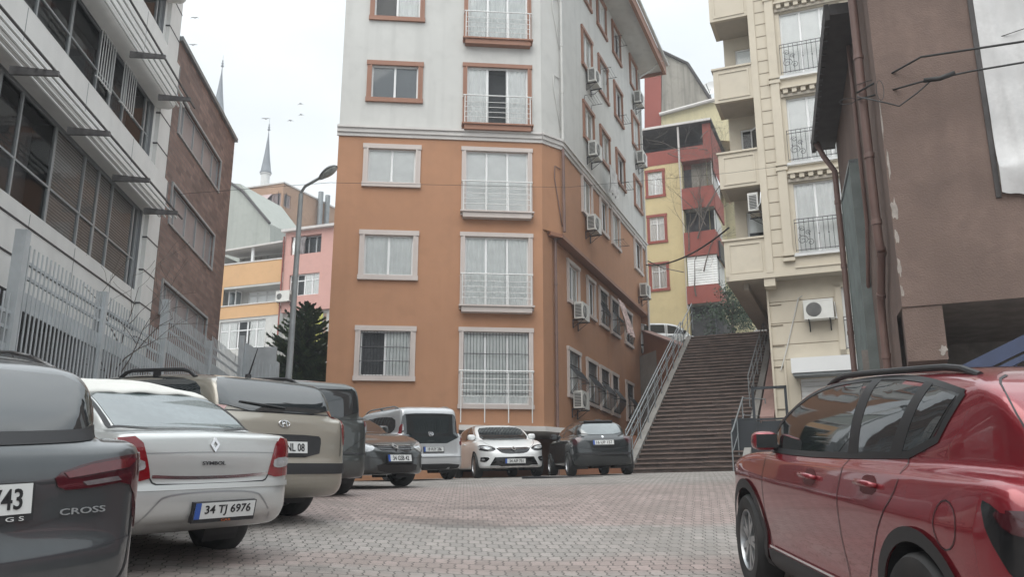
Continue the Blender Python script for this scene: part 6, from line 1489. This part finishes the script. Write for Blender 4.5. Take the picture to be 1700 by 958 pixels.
# ---- beige estate / people carrier
MPV=spec(L=4.5,W=1.80,H=1.60,wb=2.7,fr=.9,rw=.32,ra=.36,r=.07,rc=.10,k=.05,
 low=[(.12,.30),(.0,.40),(-.02,.58),(.05,.66),(.08,.90),(.14,1.06),(.4,1.10),(2.0,1.06),(3.2,1.0),(3.4,.99),(3.9,.88),(4.3,.74),(4.48,.56),(4.48,.36),(4.3,.22),(.3,.22)],
 cab=[(.10,.95),(.16,1.10),(.30,1.30),(.42,1.42),(.9,1.485),(1.7,1.50),(2.3,1.47),(2.75,1.38),(3.5,1.0),(3.4,.85),(.2,.85)],
 plan=[(0,-.02),(.66,0),(.80,.08),(.87,.3),(.90,.8),(.90,3.4),(.86,3.9),(.74,4.25),(.5,4.43),(0,4.5)],
 planc=[(0,.08),(.60,.10),(.72,.26),(.78,.8),(.80,1.6),(.80,2.6),(.76,3.05),(.6,3.45),(0,3.55)],
 sec=[(0,.18),(.82,.20),(.87,.38),(.89,.60),(.90,.80),(.89,.92),(.86,1.05),(.78,1.13),(0,1.15)],
 secc=[(0,.85),(.87,.88),(.84,1.05),(.74,1.33),(.66,1.42),(.48,1.485),(0,1.50)])
bp=carpaint('beige_metallic_paint',(.31,.285,.24),.45,.32,1,flake=.04,dirt=.2)
def mpv(S,paint,label,x,y,h,res=.026):
    c=Car(S,paint,label,'car',x,y,h,res=res); c.wheelset('cover',rimmat=MT['alloy'] if S is MPV else MT['black']); return c
c=mpv(MPV,bp,'beige people carrier with black roof rails, plate ending TNL 08',-4.00,10.25,53,res=.022)
c.panel('rear_window',[(-.68,1.09),(.68,1.09),(.66,1.34),(.56,1.41),(-.56,1.41),(-.66,1.34)],'B',GL,off=.011,it=1,step=.028,fc=.12)
c.seam([(-.78,1.09),(.78,1.09)],'B',w=.012,off=.002); c.seam([(-.72,.68),(-.74,.9),(-.76,1.1),(-.72,1.4)],'B',w=.010); c.seam([(.72,.68),(.74,.9),(.76,1.1),(.72,1.4)],'B',w=.010)
c.panel('plate_panel',[(-.42,.88),(.42,.88),(.46,.84),(.42,.66),(-.42,.66),(-.46,.84)],'B',BK_,off=.006,it=1); c.plate('34 TNL 08','B',.755,off=.014,width=.40,blue=False)
c.both('tail_lamp',[(.80,1.10),(.86,1.09),(.88,.80),(.82,.78),(.78,.80),(.76,.95)],'B',MT['red_lens'],off=.01,step=.03); c.both('tail_lamp',[(.04,.78),(.10,1.12),(.30,1.14),(.24,.95),(.16,.78)],'S',MT['red_lens'],off=.008)
c.panel('bumper_strip',[(-.86,.60),(.86,.60),(.86,.50),(-.86,.50)],'B',BK_,off=.016,it=0); c.both('bumper_strip',[(-.02,.60),(.55,.60),(.55,.50),(-.02,.50)],'S',BK_,off=.016,it=0)
p,r_,u_,n_=c.frame('B',0,.98); mb=MB()
pts=[p+r_*.065*math.cos(t*math.pi/10)+u_*.034*math.sin(t*math.pi/10)+n_*.008 for t in range(21)]; mb.tube(pts,.006,MT['chrome'],6); mb.tube([p-r_*.02-u_*.028+n_*.008,p-r_*.028+u_*.026+n_*.008],.006,MT['chrome'],6); mb.tube([p+r_*.02+u_*.028+n_*.008,p+r_*.028-u_*.026+n_*.008],.006,MT['chrome'],6); mb.tube([p-r_*.026+n_*.008,p+u_*.006+n_*.01,p+r_*.026+n_*.008],.006,MT['chrome'],6); mb.build('badge',c.e)
c.text('MATRIX','B',.58,.955,.018,MT['chrome'],width=.1,off=.006) if False else None
roofrail(c,.64,.7,2.1,h=.07,r=.02); wiper(c,(0.05,1.13),(-.48,1.17))
P0,_,_=c.sh.project([(.0,.75-c.y0)],'T',0); mb=MB(); mb.tube([P0[0],P0[0]+np.array([0,-.12,.30])],[.012,.004],BK_,6); mb.lathe([(.035,-.01),(.03,.03),(0,.04)],BK_,n=12,c=tuple(P0[0])); mb.build('aerial',c.e)
c.both('side_glass',[(.42,1.14),(.52,1.34),(.9,1.40),(1.8,1.42),(2.35,1.39),(2.7,1.28),(3.1,1.10),(2.0,1.10)],'S',GL,off=.004); c.seams([(1.1,1.1),(1.3,.6),(1.4,.4)]); c.seams([(2.05,1.5),(2.05,.35)]); c.both('side_strip',[(.5,.66),(3.5,.66),(3.5,.56),(.5,.56)],'S',BK_,off=.012,it=0); arches(c,.03,.006,bp)
handle(c,1.5,.94,BK_); handle(c,2.5,.93,BK_); mirror_(c,3.0,1.1,bp)
# ---- dark van
VAN=spec(L=4.2,W=1.80,H=1.70,wb=2.6,fr=.75,rw=.31,ra=.35,r=.07,rc=.10,k=.05,
 low=[(.10,.26),(.0,.38),(-.02,.56),(.05,.62),(.06,1.0),(.12,1.10),(.5,1.12),(2.4,1.08),(3.1,1.03),(3.4,1.0),(3.8,.88),(4.1,.72),(4.2,.52),(4.18,.34),(4.0,.22),(.3,.22)],
 cab=[(.06,.9),(.09,1.15),(.16,1.5),(.26,1.63),(.6,1.685),(1.6,1.70),(2.3,1.67),(2.75,1.5),(3.45,1.03),(3.4,.85),(.15,.85)],
 plan=[(0,-.02),(.68,0),(.82,.08),(.88,.3),(.90,.8),(.90,3.2),(.86,3.65),(.72,4.0),(.5,4.14),(0,4.2)],
 planc=[(0,.05),(.66,.06),(.76,.2),(.81,.7),(.82,1.6),(.82,2.6),(.77,3.0),(.6,3.4),(0,3.5)],
 sec=[(0,.18),(.82,.20),(.87,.38),(.89,.60),(.90,.80),(.89,.95),(.87,1.08),(.80,1.16),(0,1.18)],
 secc=[(0,.85),(.88,.88),(.86,1.08),(.79,1.45),(.73,1.58),(.56,1.68),(0,1.70)])
dp=carpaint('dark_green_grey_paint',(.055,.062,.06),.35,.30,1,dirt=.3)
c=Car(VAN,dp,'tall dark grey van with dark rear glass, fourth in the left row','van',-4.10,14.25,42,res=.028,name='parked_van'); c.wheelset('cover',rimmat=BK_)
c.panel('rear_window',[(-.70,1.12),(.70,1.12),(.67,1.48),(.58,1.56),(-.58,1.56),(-.67,1.48)],'B',GL,off=.008,it=1,step=.035); c.both('tail_lamp',[(.78,1.22),(.86,1.20),(.88,.72),(.80,.72)],'B',MT['red_lens'],off=.01); c.both('reversing_lamp',[(.80,1.05),(.87,1.04),(.875,.90),(.80,.90)],'B',MT['clear_lens'],off=.014,it=0)
c.seam([(-.76,1.56),(-.78,.6),(.78,.6),(.76,1.56)],'B',w=.010,it=1); c.seam([(-.86,.60),(.86,.60)],'B',w=.03,mat=BK_,off=.01); c.seam([(-.78,1.09),(.78,1.09)],'B',w=.01)
c.both('side_glass',[(.25,1.15),(.30,1.48),(1.2,1.54),(2.25,1.53),(2.7,1.40),(3.15,1.12)],'S',GL,off=.004); roofrail(c,.68,.5,2.6,h=.05,r=.018); arches(c,.03,.006,dp); mirror_(c,3.0,1.12,BK_); c.both('headlamp',[(.4,.8),(.75,.9),(.78,.7),(.45,.62)],'F',MT['clear_lens'])
# ---- saloon / hatch fronts
HAT=spec(L=4.36,W=1.81,H=1.45,wb=2.67,fr=.80,rw=.32,ra=.36,r=.08,rc=.09,k=.06,
 low=[(.14,.26),(.03,.40),(0,.58),(.05,.80),(.14,.98),(.5,1.03),(1.6,1.0),(2.9,.96),(3.2,.98),(3.6,.92),(4.0,.80),(4.25,.66),(4.35,.50),(4.36,.34),(4.25,.20),(.3,.20)],
 cab=[(.15,.88),(.30,1.08),(.62,1.30),(.95,1.40),(1.5,1.45),(2.0,1.44),(2.5,1.33),(3.35,.95),(3.3,.8),(.2,.8)],
 plan=[(0,0),(.60,.02),(.78,.12),(.86,.4),(.905,.9),(.905,3.3),(.88,3.7),(.78,4.05),(.55,4.27),(0,4.36)],
 planc=[(0,.12),(.50,.15),(.66,.4),(.75,.9),(.78,1.6),(.78,2.4),(.74,2.9),(.62,3.4),(0,3.5)],
 sec=[(0,.16),(.80,.18),(.87,.34),(.885,.52),(.905,.70),(.90,.80),(.865,.88),(.82,.96),(.72,1.03),(0,1.05)],
 secc=[(0,.75),(.86,.78),(.82,.94),(.68,1.27),(.58,1.38),(.40,1.44),(0,1.455)])
def hatch_side(c,paint,trim=None):
    c.both('side_glass',[(.75,1.06),(.95,1.28),(1.5,1.36),(2.0,1.36),(2.45,1.26),(3.05,1.0),(2.0,1.0),(1.2,1.02)],'S',GL,off=.004)
    c.both('pillar_trim',[(1.98,1.38),(1.89,1.38),(1.89,.99),(1.98,.99)],'S',BK_,off=.006,it=0)
    c.seams([(.65,1.05),(.92,1.31),(1.5,1.39),(2.0,1.39),(2.5,1.28),(3.15,.985),(2.0,.98),(1.2,1.0),(.65,1.05)],w=.022,off=.005,mat=trim or BK_,name='window_trim')
    c.seams([(1.0,1.0),(1.15,.6),(1.28,.42)]); c.seams([(1.93,.99),(1.93,.35)]); c.seams([(2.98,.95),(2.98,.5),(2.85,.35)]); handle(c,1.25,.90,paint); handle(c,2.15,.88,paint); mirror_(c,2.9,1.0,paint)
    arches(c,.02,.004,paint)
MEG=dict(HAT); MEG.update(H=1.46,L=4.30)
mp_=carpaint('black_green_paint',(.032,.036,.036),.3,.28,1,dirt=.35)
f=Vector((-math.sin(R(228)),math.cos(R(228)))); fx,fy=-1.95,15.6
c=Car(MEG,mp_,'dark saloon nose-out between two vans, front plate 34 GSB 42','car',fx-f.x*2.15,fy-f.y*2.15,228,res=.025); c.wheelset('five'); hatch_side(c,mp_)
def front(c,plate,logo=True,grz=(.70,.60),low=True,lamp=None,pz=.45,lampm=None):
    lamp=lamp or [(.42,.70),(.60,.76),(.80,.80),(.86,.74),(.80,.64),(.55,.60)]
    c.both('headlamp',lamp,'F',lampm or MT['clear_lens'],off=.007,step=.03)
    c.panel('grille',[(-.46,grz[0]),(0,grz[0]-.01),(.46,grz[0]),(.36,grz[1]+.02),(.2,grz[1]-.02),(-.2,grz[1]-.02),(-.36,grz[1]+.02)],'F',MT['blackgloss'],off=.006,it=1)
    for k in range(3): z=grz[1]+.03+.035*k; c.both('grille_bar',[(.08,z),(.34+.03*k,z+.008),(.34+.03*k,z-.004),(.08,z-.012)],'F',MT['chrome'] if k==2 else MT['iron'],off=.012,it=0,thick=.006)
    if logo: p,r_,u_,n_=c.frame('F',0,(grz[0]+grz[1])/2+.015); mb=MB(); diamond(mb,p+n_*.014,r_,u_,n_,.07,.10,MT['chrome'],.014); mb.build('badge',c.e)
    c.panel('lower_grille',[(-.46,.42),(.46,.42),(.40,.26),(-.40,.26)],'F',MT['blackgloss'],off=.006); c.plate(plate,'F',pz,off=.016)
    c.panel('windscreen',[(-.66,3.28),(-.3,3.36),(.3,3.36),(.66,3.28),(.58,2.52),(.3,2.45),(-.3,2.45),(-.58,2.52)],'T',GL,off=.004)
    c.seam([(-.72,3.35),(-.62,3.9),(-.46,4.12)],'T',w=.008); c.seam([(.72,3.35),(.62,3.9),(.46,4.12)],'T',w=.008)
front(c,'34 GSB 42',pz=.50,grz=(.72,.62))
c.seam([(-.80,.55),(-.5,.50),(.5,.50),(.80,.55)],'F',w=.012)
wp=carpaint('white_paint',(.76,.77,.77),.0,.3,1,flake=.01,dirt=.0)
f=Vector((-math.sin(R(194)),math.cos(R(194)))); fx,fy=.10,22.6
c=Car(HAT,wp,'white hatchback facing out under the orange block, plate 34 AIF 751','car',fx-f.x*2.18,fy-f.y*2.18,194,res=.026); c.wheelset('five'); hatch_side(c,wp,MT['chrome'])
front(c,'34 AIF 751',grz=(.74,.60),pz=.40,lamp=[(.44,.70),(.56,.78),(.84,.82),(.88,.74),(.78,.67),(.56,.64)],lampm=MT['blackgloss'])
c.both('headlamp_lens',[(.52,.71),(.60,.755),(.80,.785),(.82,.75),(.70,.69)],'F',MT['clear_lens'],off=.012,thick=.006)
c.panel('lower_intake',[(-.50,.50),(.50,.50),(.62,.30),(-.62,.30)],'F',MT['blackgloss'],off=.009,it=0); c.both('fog_intake',[(.60,.50),(.84,.52),(.84,.42),(.70,.38)],'F',MT['blackgloss'],off=.009); c.plate('34 AIF 751','F',.40,off=.022); c.seam([(-.62,.27),(.62,.27)],'F',w=.03,off=.014,mat=MT['chrome'],name='bumper_strip')
c.both('fog_lamp',[(.72,.47),(.78,.47),(.78,.43),(.72,.43)],'F',MT['clear_lens'],off=.014)
# ---- white van, rear to us
VN2=dict(VAN); VN2.pop('_shape',None); VN2['H']=1.80; VN2['cab']=[(y,z+.1 if z>1.3 else z) for y,z in VAN['cab']]; VN2['secc']=[(x,z+.1 if z>1.3 else z) for x,z in VAN['secc']]
vp=carpaint('silver_white_paint',(.50,.51,.52),.3,.32,1,flake=.03,dirt=.15)
f=Vector((-math.sin(R(31)),math.cos(R(31)))); rx,ry=-1.86,21.4
MT['blackglass']=GL
c=Car(VN2,vp,'silver-white van with dark rear glass and roof rails, rear to the camera','van',rx+f.x*2.1,ry+f.y*2.1,31,res=.028,name='parked_van'); c.wheelset('cover')
c.panel('rear_window',[(-.74,.86),(.74,.86),(.72,1.48),(.62,1.57),(-.62,1.57),(-.72,1.48)],'B',GL,off=.005,it=1,step=.05)
c.both('tail_lamp',[(.77,1.34),(.86,1.30),(.90,.82),(.80,.80)],'B',MT['red_lens'],off=.01); c.both('tail_lamp',[(.0,.80),(.06,1.34),(.22,1.30),(.26,1.05),(.18,.80)],'S',MT['red_lens'],off=.008); c.both('reversing_lamp',[(.81,1.10),(.87,1.09),(.88,.98),(.81,.98)],'B',MT['clear_lens'],off=.014,it=0)
c.plate('19 VUY 286','B',.72,off=.012,a=.05); c.seam([(-.86,.53),(.86,.53)],'B',w=.012); c.panel('rear_bumper_trim',[(-.75,.38),(.75,.38),(.7,.24),(-.7,.24)],'B',BK_,off=.008); p,r_,u_,n_=c.frame('B',0,1.08); mb=MB(); mb.tube([p+r_*.055*math.cos(t*math.pi/8)+u_*.055*math.sin(t*math.pi/8)+n_*.012 for t in range(17)],.012,MT['chrome'],6); mb.tube([p+u_*.03+n_*.012,p-u_*.03+n_*.012],.014,MT['chrome'],6); mb.build('badge',c.e); c.text('DOBLO','B',0,.92,.02,MT['chrome'],width=.16,off=.009)
c.both('side_glass',[(.40,1.22),(.44,1.48),(1.2,1.54),(2.2,1.53),(2.65,1.42),(3.15,1.14),(.7,1.10)],'S',GL,off=.004); c.seams([(.3,1.02),(2.0,1.02)],w=.02,mat=BK_,off=.004); c.seams([(2.1,1.55),(2.1,.4)]); roofrail(c,.68,.4,2.5,h=.06,r=.02,mat=MT['alloy']); arches(c,.03,.006,vp); mirror_(c,3.0,1.12,vp); handle(c,2.3,.95,BK_); c.both('headlamp',[(.4,.8),(.75,.9),(.78,.7),(.45,.62)],'F',MT['clear_lens'])
# ---- dark small hatchback, rear to us
SML=spec(L=3.85,W=1.66,H=1.42,wb=2.44,fr=.62,rw=.30,ra=.325,r=.10,rc=.11,k=.08,
 low=[(.14,.20),(.03,.32),(0,.52),(.04,.62),(.07,.80),(.16,.96),(.4,1.0),(1.6,.98),(2.6,.93),(2.85,.93),(3.2,.86),(3.55,.72),(3.8,.52),(3.83,.36),(3.7,.22),(.3,.22)],
 cab=[(.12,.85),(.22,1.02),(.46,1.26),(.66,1.36),(1.2,1.415),(1.7,1.41),(2.15,1.3),(2.95,.92),(2.9,.8),(.2,.8)],
 plan=[(0,0),(.54,.02),(.72,.12),(.80,.38),(.83,.8),(.83,2.9),(.79,3.3),(.66,3.62),(.42,3.8),(0,3.85)],
 planc=[(0,.10),(.44,.13),(.60,.36),(.69,.8),(.72,1.4),(.72,2.1),(.68,2.6),(.55,2.95),(0,3.05)],
 sec=[(0,.18),(.74,.20),(.79,.36),(.815,.55),(.83,.70),(.825,.82),(.79,.92),(.70,.99),(0,1.01)],
 secc=[(0,.75),(.79,.78),(.75,.93),(.57,1.22),(.46,1.33),(.30,1.41),(0,1.425)])
dk=carpaint('dark_anthracite_paint',(.022,.026,.028),.3,.26,1,dirt=.3)
c=Car(SML,dk,'small dark hatchback, rear to the camera, at the foot of the stairs','car',2.0,23.95,8,res=.026); c.wheelset('five')
c.panel('rear_window',[(-.50,.99),(.50,.99),(.48,1.18),(.40,1.27),(-.40,1.27),(-.48,1.18)],'B',GP,off=.008,it=1,step=.03); c.panel('spoiler',[(-.5,1.29),(.5,1.29),(.48,1.34),(-.48,1.34)],'B',BK_,off=.05,thick=.06)
c.both('tail_lamp',[(.50,.94),(.66,.92),(.76,.84),(.74,.74),(.62,.76)],'B',MT['darkred_lens'],off=.008); c.plate('16 UP 157','B',.79,off=.014,width=.4); c.seam([(-.6,.68),(-.3,.63),(.3,.63),(.6,.68)],'B',w=.010,mat=MT['iron'],off=.003); c.panel('rear_bumper_trim',[(-.76,.55),(.76,.55),(.74,.49),(-.74,.49)],'B',BK_,off=.008,it=0)
c.both('side_glass',[(.62,1.04),(.78,1.22),(1.2,1.32),(1.7,1.32),(2.1,1.22),(2.65,.97),(1.6,.97),(.9,1.0)],'S',GL,off=.004); c.seams([(1.05,1.0),(1.1,.6),(1.2,.4)]); c.both('pillar_trim',[(1.64,1.33),(1.55,1.33),(1.55,.96),(1.64,.96)],'S',BK_,off=.006,it=0); handle(c,1.3,.86,BK_); mirror_(c,2.5,.97,BK_); arches(c,.02,.004,dk); c.both('headlamp',[(.35,.7),(.65,.78),(.7,.6),(.4,.56)],'F',MT['clear_lens'])
p,r_,u_,n_=c.frame('B',0,.93); mb=MB(); mb.hexa([p+r_*a+u_*b+n_*h_ for h_ in (0,.01) for a,b in ((-.018,-.03),(.018,-.03),(.025,.02),(-.02,.035))],MT['chrome']); mb.build('badge',c.e)
# ---- cars on the upper street
_g=gsm
gsm=lambda x,y:8.33
W3=dict(VAN); W3['H']=1.76; W3['L']=4.2
wp2=carpaint('white_van_paint',(.58,.59,.58),.0,.35,.8,dirt=.2)
xc=at(1112,545,37.8).x
c=Car(VAN,wp2,'white van parked side-on at the top of the stairs, on the left','van',6.8,39.8,-90,res=.04,name='parked_van'); c.wheelset('cover')
c.both('side_glass',[(2.25,1.12),(2.25,1.52),(2.62,1.44),(3.12,1.12)],'S',GL,off=.004,it=0); c.both('side_glass',[(1.2,1.14),(1.2,1.54),(2.12,1.53),(2.12,1.14)],'S',GL,off=.004,it=0); c.seams([(2.18,1.55),(2.18,.4)],w=.012); c.seams([(3.15,1.1),(3.1,.5)],w=.012); c.seams([(1.1,1.55),(1.1,.4)],w=.012); handle(c,2.35,.98,BK_); handle(c,1.95,.98,BK_); mirror_(c,3.0,1.14,BK_); c.both('headlamp',[(3.9,.78),(4.05,.86),(3.8,.93),(3.75,.88)],'S',MT['clear_lens']); c.panel('windscreen',[(-.66,3.3),(.66,3.3),(.58,2.78),(-.58,2.78)],'T',GL,off=.004)
c.both('side_strip',[(.5,.62),(3.3,.62),(3.3,.54),(.5,.54)],'S',BK_,off=.01,it=0)
xc=at(1246,548,36.6).x
c=Car(HAT,wp2,'white car whose bonnet just shows at the top right of the stairs','car',xc+2.1,36.6,90,res=.045); c.wheelset('cover'); c.both('headlamp',[(.42,.70),(.60,.76),(.80,.80),(.86,.74),(.80,.64),(.55,.60)],'F',MT['clear_lens']); c.both('side_glass',[(.75,1.06),(.95,1.28),(1.5,1.36),(2.0,1.36),(2.45,1.26),(3.05,1.0)],'S',GL,off=.004); c.panel('windscreen',[(-.6,3.28),(.6,3.28),(.55,2.52),(-.55,2.52)],'T',GL,off=.004)
gsm=_g
for o in list(COL.objects):
    if '_world' in o: del o['_world']
# ------------------------------------------------------------------ air
hm=bpy.data.materials.new('haze_air'); hm.use_nodes=True; nt=hm.node_tree; nt.nodes.clear()
o_=nt.nodes.new('ShaderNodeOutputMaterial'); pv=nt.nodes.new('ShaderNodeVolumePrincipled'); pv.inputs['Color'].default_value=(.93,.96,1,1); pv.inputs['Density'].default_value=.0017; pv.inputs['Anisotropy'].default_value=.2
nt.links.new(pv.outputs[0],o_.inputs['Volume'])
mb=MB(); mb.box(-420,420,-130,520,-14,62,hm); tag(mb.build('haze'),kind='stuff')
